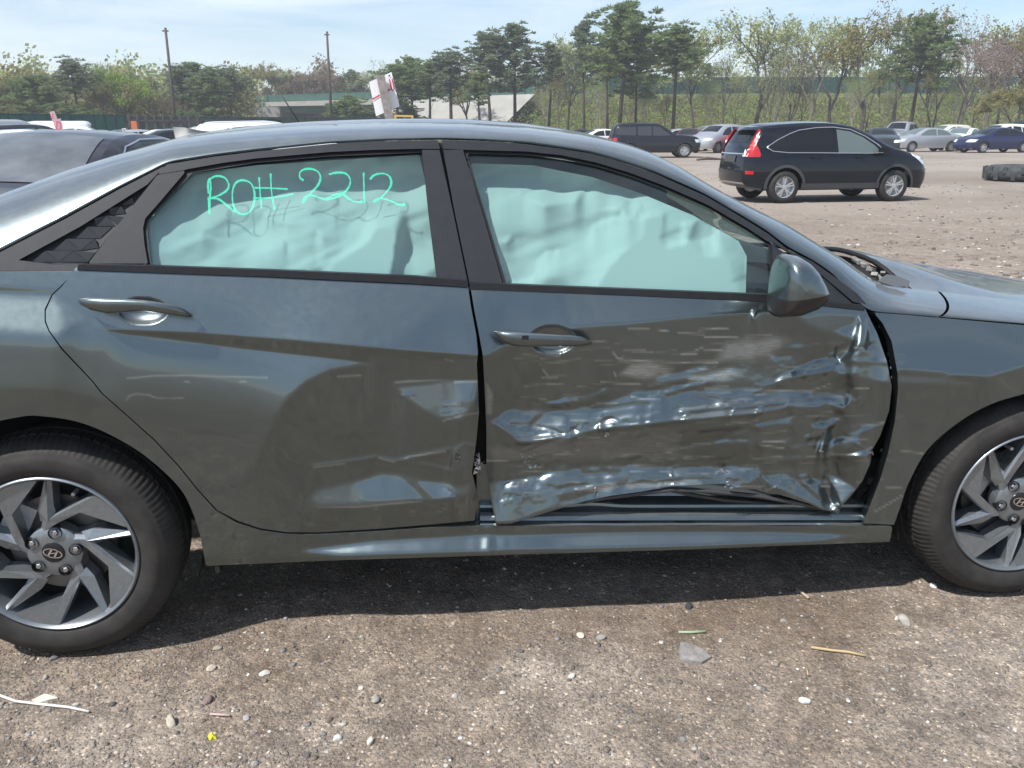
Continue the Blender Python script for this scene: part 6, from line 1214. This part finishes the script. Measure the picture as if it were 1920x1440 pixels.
# behind the overpass
for (u, vt, pr, lm, w, lab) in [(464, 140, 'leafy1', 'pink', 1.0, 'pale brownish tree above the left end of the overpass'), (492, 110, 'leafy2', 'olive', 1.0, 'rounded olive tree highest above the overpass'), (520, 132, 'leafy0', 'olive', 1.0, 'lower olive tree right of the rounded one'), (546, 126, 'leafy1', 'pale', 1.0, 'light green tree between the olive and the brown trees'), (582, 122, 'leafy2', 'rust', 1.0, 'brown budding tree left of the straight pole'), (604, 138, 'leafy0', 'rust', 1.0, 'second brown budding tree right beside the straight pole'), (640, 140, 'bare1', 'pale', 0.9, 'thin bare tree right of the straight pole'), (662, 128, 'pine2', 'pine2', 1.0, 'grey-green pine left of the row marker'), (688, 130, 'bare3', 'pale', 1.0, 'bare grey tree directly behind the row marker'), (716, 103, 'bare0', 'pale', 1.0, 'taller bare tree showing over the row marker')]: T_(u, vt, 135, pr, lm, lab, w, z0=2.0)
T_(748, 118, 92, 'pine0', 'pine', 'pine just right of the row marker', 1.2)
T_(775, 103, 96, 'pine2', 'pine', 'broad dark pine right of the row marker', 1.2)
T_(806, 108, 92, 'pine3', 'pine', 'dark pine between the broad pine and the round-topped one', 1.2)
T_(846, 88, 90, 'pine1', 'pine2', 'round-topped pine left of the two high grey pines', 1.3)
T_(880, 118, 100, 'leafy1', 'olive', 'olive undergrowth tree left of the two high grey pines', 1.1)
T_(921, 50, 86, 'pine3', 'pine2', 'high grey-green pine, left of a close pair', 1.0)
T_(966, 41, 88, 'pine0', 'pine2', 'high grey-green pine, right of a close pair', 1.0)
T_(900, 130, 82, 'pine1', 'pine', 'shorter pine in front of the close pair', 1.1)
T_(1028, 74, 88, 'pine1', 'pine2', 'slender grey pine right of the close pair', 0.9)
T_(1062, 62, 94, 'leafy1', 'pale', 'thin pale green tree left of the tallest pine', 0.9)
T_(1096, 26, 84, 'pine1', 'pine2', 'thin tall pine with a bare lower trunk, left of the tallest pine', 0.72)
T_(1160, -2, 80, 'pine2', 'pine', 'tallest, broadest pine above the black off-roader', 0.98)
T_(1140, 60, 84, 'pine3', 'pine', 'pine leaning behind the tallest pine', 0.9)
T_(1192, 70, 86, 'pine0', 'pine', 'lower pine right behind the tallest pine', 0.9)
T_(1228, 110, 112, 'leafy0', 'olive', 'low round olive tree above the barrier fence', 1.3, z0=6)
T_(1262, 36, 82, 'pine3', 'pine', 'wide pine right of the tallest pine', 1.05)
T_(1300, 42, 92, 'leafy1', 'pale', 'feathery pale tree touching the wide pine', 1.0)
T_(1318, 118, 115, 'pine2', 'pine', 'round dark pine above the barrier fence right of the wide pine', 1.6, z0=6)
T_(1352, 84, 90, 'bare1', 'pale', 'thin bare sapling left of the pale round tree', 0.7)
T_(1415, 28, 92, 'leafy3', 'pale', 'pale green round tree alone against the sky', 1.1)
T_(1440, 100, 84, 'bare2', 'pale', 'bare multi-stemmed tree below the pale round tree', 0.8)
T_(1478, 58, 92, 'bare0', 'rust', 'bare twiggy tree right of the pale round tree', 0.8)
T_(1524, 42, 90, 'bare3', 'pale', 'slim bare tree left of the yellow-tinged pair', 0.8, bark=M_twig)
T_(1560, 20, 94, 'leafy3', 'pale', 'sparse pale tree, left of the yellow-tinged pair', 0.9)
T_(1612, 12, 88, 'leafy3', 'olive', 'yellow-tinged sparse tree above the black crossover', 1.0)
T_(1645, 120, 100, 'leafy1', 'olive', 'olive shrub tree at the barrier fence above the silver pickup', 1.2, z0=3)
T_(1676, -10, 96, 'bare1', 'rust', 'tall bare tree behind the dark green pine', 0.9)
T_(1706, 24, 86, 'pine2', 'pine', 'dense dark green pine among bare trees on the right', 0.92)
T_(1748, 40, 92, 'bare0', 'pale', 'bare tree right of the dense dark green pine', 0.8)
T_(1800, 10, 88, 'bare0', 'pink', 'pinkish bare tree with upright limbs', 1.0, bark=M_twig)
T_(1842, 60, 84, 'bare2', 'pink', 'lower pinkish tree of many stems', 0.8, bark=M_twig)
T_(1868, 24, 92, 'bare1', 'rust', 'dark bare tree left of the right edge', 0.8)
T_(1912, 50, 90, 'leafy1', 'olive', 'olive tree cut by the right picture edge', 1.1)
T_(1960, 30, 92, 'leafy3', 'pale', 'pale tree just beyond the right edge', 1.1)
T_(1898, 150, 82, 'leafy2', 'olive', 'low golden-olive bush tree at the right edge', 1.6)
# saplings on the slope
sap = [(1020, 'left of the black off-roader, first on the slope'), (1046, 'second on the slope from the left'), (1120, 'in front of the tallest pine'), (1176, 'between the tallest and the wide pine'), (1210, 'over the hood of the black off-roader'), (1248, 'under the wide pine'), (1330, 'over the silver crossover'), (1378, 'just left of the black crossover roof'), (1455, 'over the tail of the black crossover'), (1500, 'over the middle of the black crossover'), (1592, 'with the palest trunk, over the black crossover windscreen'), (1625, 'over the black crossover hood'), (1660, 'over the silver pickup'), (1735, 'over the silver sedan roof'), (1790, 'over the gap between silver and blue sedans'), (1822, 'over the white sedan'), (1880, 'over the blue sedan')]
for i, (u, lab) in enumerate(sap): T_(u, rst.uniform(118, 165), rst.uniform(84, 97), 'bare%d' % (i % 4), ['pale', 'olive', 'fresh', 'pale'][i % 4], 'slim sapling '+lab, 0.55, bark=M_wbark if i % 2 == 0 else M_bark, name='sapling')
# evergreen shrubs behind the fences
for i, (u, d, vt, lab) in enumerate([(112, 80, 190, 'dark round shrub above the letter board'), (150, 82, 202, 'small dark cypress below the tall slim pine'), (164, 82, 200, 'second small dark cypress below the tall slim pine'), (182, 82, 203, 'third small dark cypress, right of the tall slim pine'), (345, 90, 204, 'dark cypress right of the leaning pole'), (362, 90, 205, 'dark cypress second right of the leaning pole'), (398, 92, 208, 'dark cypress left of the overpass abutment'), (660, 96, 176, 'bushy evergreen in front of the overpass deck'), (640, 94, 186, 'lower evergreen left of the bushy one'), (712, 96, 196, 'evergreen low behind the row marker'), (770, 95, 196, 'brownish bush right of the yellow frame')]):
    T_(u, vt, d, 'pine2', 'pine' if i < 9 else 'pine2', lab, 1.5 if i in (0, 7, 8, 9, 10) else 0.9, name='shrub')
# brush covering the slope and the field edges: nobody could count it
def brush(name, label, pts, lm, seed, n, smin, smax, hmax):
    r = random.Random(seed); lv = Leaves()
    for k in range(n):
        p = pts(r); cs = r.uniform(0.5, 1.3)*hmax
        for q in range(9):
            o = rv(r); o.z = abs(o.z); c = p+Vector((o.x*cs*0.9, o.y*cs*0.9, o.z*cs)); nn_ = rv(r); t = nn_.orthogonal().normalized(); s = r.uniform(smin, smax); lv.quad(c, nn_, t, s, s*0.6)
    b = bpy.data.meshes.new(name); b.from_pydata(lv.v, [], lv.f); b.update(); o = link(name, b, LM[lm]); o['kind'] = 'stuff'; o['label'] = label; o['category'] = 'brush'; return o
def on_slope(r):
    s = r.uniform(0, 0.62); off = r.uniform(-3, 12.5); q = EA.lerp(EB, s)+en*off; q.z = 6.0*np.interp(off, [0, 3, 7, 11, 15], [0, .16, .45, .75, .97]); return q
brush('slope_brush', 'green undergrowth covering the embankment slope', on_slope, 'fresh', 1, 3000, 0.07, 0.17, 0.9)
brush('slope_scrub', 'olive brown scrub on the embankment slope', on_slope, 'olive', 2, 3000, 0.07, 0.16, 1.1)
brush('slope_twigs', 'dry brown brush on the embankment slope', on_slope, 'rust', 3, 2200, 0.05, 0.14, 1.2)
def along(u0, u1, d0, d1): return lambda r: (lambda q: Vector((q.x, q.y, 0)))(far(r.uniform(u0, u1), r.uniform(d0, d1)))
brush('field_edge_brush', 'low green brush behind the fences on the left', along(-60, 700, 84, 96), 'olive', 4, 1800, 0.08, 0.2, 1.9)
brush('woodland_understorey', 'dull green understorey under the pines beside the overpass', along(720, 1010, 84, 96), 'pine2', 5, 500, 0.08, 0.2, 1.5)
# far belt of woodland closing the horizon
mb = MB(); lv = Leaves(); r = random.Random(9)
for k in range(3600):
    u = r.uniform(-700, 2900); d = r.uniform(150, 210); q = far(u, d); hh = (5.5+2.5*math.sin(u*0.013)+1.5*math.sin(u*0.05)) * (1.3 if u > 1000 else 1.0)
    for j in range(8):
        z = hh*r.random()**0.7+r.uniform(0, 1.5)+(3 if u > 1000 else 1.0); n = rv(r); t = n.orthogonal().normalized(); s = r.uniform(0.25, 0.7); lv.quad(Vector((q.x+r.uniform(-2, 2), q.y+r.uniform(-2, 2), z)), n, t, s, s*0.7)
def wood(name, label, u0, u1, d0, d1, hmax, n, lm, seed):
    r = random.Random(seed); L_ = Leaves()
    for k in range(n):
        u = r.uniform(u0, u1); d = r.uniform(d0, d1); q = far(u, d); hh = hmax*(0.72+0.2*math.sin(u*0.031+seed)+0.14*math.sin(u*0.11+2*seed))
        for j in range(12):
            z = hh*(0.25+0.75*r.random()**0.6); nn_ = rv(r); t = nn_.orthogonal().normalized(); s = r.uniform(0.12, 0.34); L_.quad(Vector((q.x+r.gauss(0, .8), q.y+r.gauss(0, .8), z+r.gauss(0, .5))), nn_, t, s, s*0.65)
    m_ = bpy.data.meshes.new(name); m_.from_pydata(L_.v, [], L_.f); m_.update(); o_ = link(name, m_, LM[lm]); o_['kind'] = 'stuff'; o_['label'] = label; o_['category'] = 'wood'
wood('spring_wood', 'soft mass of spring green wood behind the left fence', -120, 470, 104, 122, 9.0, 1500, 'pale', 31)
wood('olive_wood', 'olive wood filling the gaps behind the left fence', -120, 470, 98, 112, 7.5, 1300, 'olive', 32)
wood('overpass_wood', 'budding wood rising behind the overpass', 440, 760, 140, 155, 11.5, 1300, 'rust', 33)
wood('pine_wood', 'grey green wood between the pines beside the overpass', 720, 1130, 112, 125, 9.5, 1300, 'pine2', 34)
wood('hill_wood', 'thin spring wood above the barrier fence', 1130, 2000, 132, 150, 12.0, 650, 'pale', 35)
b = bpy.data.meshes.new('distant_wood'); b.from_pydata(lv.v, [], lv.f); b.update(); o = link('distant_wood', b, LM['pine2']); o['kind'] = 'stuff'; o['label'] = 'hazy belt of far woodland behind everything'; o['category'] = 'wood'
# ---------------------------------------------------------------- loose stones and litter in the foreground
ico_v = []; t_ = (1+5**.5)/2
for a in (-1, 1):
    for b in (-t_, t_): ico_v += [(0, a, b), (a, b, 0), (b, 0, a)]
ico_v = np.array(ico_v)/math.sqrt(1+t_*t_)
ico_f = []
for i in range(12):
    for j in range(i+1, 12):
        for k in range(j+1, 12):
            dd = [np.linalg.norm(ico_v[a]-ico_v[b]) for a, b in ((i, j), (j, k), (i, k))]
            if max(dd) < 1.06:
                n = np.cross(ico_v[j]-ico_v[i], ico_v[k]-ico_v[i]); ico_f.append((i, j, k) if n@ico_v[i] > 0 else (i, k, j))
ico_f = np.array(ico_f)
def pebble_mat():
    m = bpy.data.materials.new('pebble'); m.use_nodes = True; nt = m.node_tree; b = nt.nodes['Principled BSDF']; at_ = nt.nodes.new('ShaderNodeAttribute'); at_.attribute_name = 'tone'
    tc = nt.nodes.new('ShaderNodeTexCoord'); n = N(nt, 'ShaderNodeTexNoise', Scale=160.0, Detail=4.0); nt.links.new(tc.outputs['Object'], n.inputs['Vector'])
    mr = N(nt, 'ShaderNodeMapRange'); mr.inputs[1].default_value = 0.3; mr.inputs[2].default_value = 0.7; mr.inputs[3].default_value = 0.6; mr.inputs[4].default_value = 1.3; nt.links.new(n.outputs['Fac'], mr.inputs[0])
    mx = nt.nodes.new('ShaderNodeMix'); mx.data_type = 'RGBA'; mx.blend_type = 'MULTIPLY'; mx.inputs['Factor'].default_value = 1.0; nt.links.new(at_.outputs['Color'], mx.inputs['A']); nt.links.new(mr.outputs[0], mx.inputs['B']); nt.links.new(mx.outputs['Result'], b.inputs['Base Color']); b.inputs['Roughness'].default_value = 0.85; return m
M_peb = pebble_mat()
def pebbles(name, label, n, seed, smin, smax, region, power, pal):
    rs = np.random.RandomState(seed); u = rs.uniform(region[0], region[2], n); v = rs.uniform(region[1], region[3], n); dens = fbm(220, 120, u, v, seed+3, 4)
    k = rs.rand(n) < np.clip(0.55+1.1*dens, 0.08, 1); u = u[k]; v = v[k]; n = len(u); P = unz(u, v, 0.0); P[:, 2] = ground_h(P[:, 0], P[:, 1])
    s = smin+(smax-smin)*rs.rand(n)**power; Vs = ico_v[None]*(1+0.28*rs.uniform(-1, 1, (n, 12, 1))); Vs = Vs*np.stack([rs.uniform(.7, 1.35, n), rs.uniform(.7, 1.35, n), rs.uniform(.4, .85, n)], -1)[:, None]
    a = rs.uniform(0, 6.28, n); ca, sa = np.cos(a)[:, None], np.sin(a)[:, None]; X = Vs[..., 0]*ca-Vs[..., 1]*sa; Y = Vs[..., 0]*sa+Vs[..., 1]*ca; Vs = np.stack([X, Y, Vs[..., 2]+0.08], -1)*s[:, None, None]+P[:, None]
    F = (ico_f[None]+12*np.arange(n)[:, None, None]).reshape(-1, 3); me = bpy.data.meshes.new(name); me.vertices.add(12*n); me.vertices.foreach_set('co', Vs.ravel()); me.loops.add(F.size); me.loops.foreach_set('vertex_index', F.ravel().astype(np.int32)); me.polygons.add(len(F)); me.polygons.foreach_set('loop_start', np.arange(0, F.size, 3, dtype=np.int32)); me.polygons.foreach_set('loop_total', np.full(len(F), 3, np.int32)); me.update(); me.validate()
    pal = np.array(pal); ci = pal[rs.choice(len(pal), n)]*rs.uniform(.75, 1.25, (n, 1)); col = np.ones((n, 12, 4), np.float32); col[..., :3] = ci[:, None]; at_ = me.color_attributes.new('tone', 'FLOAT_COLOR', 'POINT'); at_.data.foreach_set('color', col.ravel())
    o = link(name, me, M_peb); o['kind'] = 'stuff'; o['label'] = label; o['category'] = 'gravel'; return o
EARTH = [(.17, .14, .115), (.14, .115, .095), (.21, .18, .15), (.115, .105, .10), (.18, .17, .165), (.24, .21, .175)]
pebbles('grit', 'fine brown grit covering the ground beside the car', 38000, 1, 0.0011, 0.0040, (-150, 1000, 2070, 1520), 1.6, EARTH)
pebbles('gravel', 'small mixed gravel strewn over the dirt', 4200, 2, 0.0022, 0.0095, (-150, 1020, 2070, 1520), 3.2, EARTH+[(.34, .32, .29)])
pebbles('white_chips', 'scattered whitish stone chips in the dirt', 900, 3, 0.0015, 0.006, (-150, 1040, 2070, 1520), 2.6, [(.50, .48, .44), (.46, .42, .37), (.55, .54, .51)])
pebbles('lot_stones', 'loose stones strewn over the far lot', 3500, 4, 0.008, 0.035, (1150, 300, 2100, 540), 2.0, EARTH+[(.4, .38, .35)])
def stone(u, v, w, h, col, label, seed, flat=0.6, name='stone'):
    r = random.Random(seed); c = unz(np.float64(u), np.float64(v), 0.0); z = float(ground_h(c[0], c[1])); bm = bmesh.new(); bmesh.ops.create_icosphere(bm, subdivisions=2, radius=1)
    nz = [(rv(r), r.uniform(0.55, 0.95)) for _ in range(9)]
    for p in bm.verts:
        for n, d in nz:
            e = p.co.dot(n)-d
            if e > 0: p.co -= n*e*0.9
    sc = 0.85*w*np.linalg.norm(c-CAM)/F_PX/2
    for p in bm.verts: p.co = Vector((p.co.x*sc, p.co.y*sc*0.9*h, p.co.z*sc*flat))
    me = bpy.data.meshes.new(name); bm.to_mesh(me); bm.free(); me.shade_smooth(); me.set_sharp_from_angle(angle=R(28)); o = link(name, me, pbr('stone_%d' % seed, col, 0.85, noise=(60, 0.25), bump=(120, 0.4, 0.002))); o.location = (c[0], c[1], z+sc*flat*0.45); o.rotation_euler = (r.uniform(-.2, .2), r.uniform(-.2, .2), r.uniform(0, 6)); return tag(o, label, 'stone')
for i, a in enumerate([(322, 1358, 36, 0.6, (.40, .36, .29), 'oblong tan stone at the lower left below the rear wheel'), (391, 1316, 26, 0.8, (.20, .15, .14), 'reddish brown stone up right of the oblong tan stone'), (396, 1257, 22, 0.9, (.46, .40, .33), 'tan stone below the right side of the rear tyre'), (408, 1218, 20, 0.9, (.30, .27, .22), 'brownish stone beside the rear tyre contact'), (462, 1350, 18, 0.8, (.34, .34, .34), 'pale grey pebble right of the oblong tan stone'), (633, 1387, 22, 0.9, (.62, .60, .56), 'white stone at the bottom left of centre'), (694, 1391, 26, 0.6, (.55, .50, .43), 'cream oblong stone at the bottom, next to the white stone'), (705, 1318, 24, 0.8, (.26, .26, .23), 'grey-olive stone in the middle of the dirt'), (676, 1295, 14, 1, (.55, .52, .46), 'small pale round pebble above the grey-olive stone'), (496, 1266, 24, 0.6, (.52, .50, .45), 'pale flat stone in the middle left of the dirt'), (1088, 1194, 20, 0.95, (.55, .48, .39), 'round beige pebble below the front door'), (1127, 1198, 24, 0.6, (.25, .25, .23), 'flat dark grey pebble right of the round beige one'), (1291, 1138, 22, 0.8, (.04, .045, .05), 'black stone just outside the car shadow'), (1695, 1167, 34, 0.7, (.32, .30, .27), 'grey stone lying left of the front tyre'), (1683, 1160, 12, 1.1, (.6, .58, .55), 'white chip leaning on the grey stone by the front tyre'), (1508, 1317, 26, 0.8, (.55, .53, .50), 'smooth pale pebble in the lower right dirt'), (1072, 1270, 20, 0.8, (.5, .47, .42), 'pale pebble below the round beige one'), (325, 1205, 16, 0.8, (.16, .15, .14), 'dark pebble in the shade right of the rear tyre'), (102, 1237, 18, 0.7, (.17, .16, .155), 'dark pebble directly under the rear tyre'), (1750, 1100, 16, 0.9, (.6, .58, .55), 'white chip touching the front tyre'), (853, 1308, 14, 1.2, (.40, .37, .34), 'upright grey pebble in the centre of the dirt'), (943, 1303, 14, 1.2, (.46, .42, .37), 'upright tan pebble right of centre'), (242, 1363, 12, 1, (.42, .35, .33), 'pinkish chip left of the oblong tan stone'), (1240, 1205, 14, .8, (.5, .47, .43), 'pale chip right of the flat dark grey pebble')]): stone(*a, seed=i+1)
def litter(pts, w, th, mat, name, label, cat, z=0.006):
    P = unz(np.array([p[0] for p in pts], float), np.array([p[1] for p in pts], float), 0.0); mb = MB(); mb.tube([(p[0], p[1], float(ground_h(p[0], p[1]))+z) for p in P], w, 6); return tag(mb.build(name, mat, None, True), label, cat)
litter([(-60, 1296), (0, 1310), (30, 1320), (80, 1326), (130, 1332), (168, 1340)], 0.0035, 0, pbr('dirty_white_plastic', (.62, .60, .55), .6), 'cable_tie', 'dirty white plastic strip bent on the dirt at the lower left', 'strip', 0.006)
litter([(1110+410, 1216), (1560, 1222), (1590, 1226), (1622, 1232)], 0.004, 0, pbr('dry_straw', (.42, .32, .18), .8), 'twig', 'tan broken twig on the dirt below the front door', 'twig')
litter([(1272, 1186), (1295, 1187), (1322, 1186)], 0.004, 0, pbr('faded_green', (.30, .36, .24), .7), 'stem_piece', 'short pale green stem on the dirt below the black stone', 'stem')
litter([(1512, 1252), (1515, 1268)], 0.002, 0, pbr('dry_straw', (.42, .32, .18), .8), 'straw', 'short straw standing off the tan twig', 'straw')
litter([(1492, 1104), (1516, 1124)], 0.0045, 0, pbr('dry_leaf', (.36, .30, .22), .8), 'bark_piece', 'curled dry bark piece at the edge of the car shadow', 'bark')
litter([(395, 1343), (432, 1347)], 0.003, 0, pbr('pinkish', (.45, .34, .32), .8), 'splinter', 'pinkish splinter below the reddish brown stone', 'splinter')
def flake(poly, z, mat, name, label, cat):
    P = unz(np.array([p[0] for p in poly], float), np.array([p[1] for p in poly], float), 0.0); n = len(P); zz = float(ground_h(P[0, 0], P[0, 1]))
    mb = MB(); mb.add([(p[0], p[1], zz+z+0.004*math.sin(i*2.1)) for i, p in enumerate(P)]+[(p[0], p[1], zz-0.002) for p in P], [tuple(range(n)), tuple(range(2*n-1, n-1, -1))]+[(i, (i+1) % n, (i+1) % n+n, i+n) for i in range(n)]); return tag(mb.build(name, mat), label, cat)
flake([(1272, 1226), (1276, 1210), (1286, 1206), (1300, 1216), (1318, 1224), (1334, 1234), (1316, 1246), (1296, 1246), (1274, 1238)], 0.010, pbr('slate_grey', (.22, .21, .20), .8, noise=(60, .3)), 'slate_piece', 'flat grey slab of broken slate below the front door', 'slate')
flake([(390, 1384), (396, 1379), (404, 1381), (406, 1387), (400, 1386), (394, 1390)], 0.005, pbr('yellow_plastic', (.62, .60, .04), .5), 'yellow_tag', 'crumpled bright yellow scrap in the dirt at the lower left', 'scrap')
flake([(60, 1318), (85, 1308), (105, 1306), (110, 1314), (90, 1320), (70, 1322)], 0.006, pbr('paper_scrap', (.55, .50, .42), .8), 'paper_scrap', 'torn pale paper lying against the white plastic strip', 'paper')

# ---------------------------------------------------------------- thin haze over the lot
mb = MB(); mb.box((60, 95, 11), (620, 330, 24)); hz_o = mb.build('haze', None, None); hz_o['kind'] = 'stuff'
hm = bpy.data.materials.new('haze_air'); hm.use_nodes = True; hm.node_tree.nodes.clear(); ho = hm.node_tree.nodes.new('ShaderNodeOutputMaterial'); hv = hm.node_tree.nodes.new('ShaderNodeVolumePrincipled')
hv.inputs['Color'].default_value = (0.86, 0.90, 0.95, 1); hv.inputs['Density'].default_value = 0.0014; hv.inputs['Anisotropy'].default_value = 0.2; hm.node_tree.links.new(hv.outputs[0], ho.inputs['Volume']); hz_o.data.materials.append(hm)
hz_o['label'] = 'thin pale haze over the whole lot'; hz_o['category'] = 'haze'
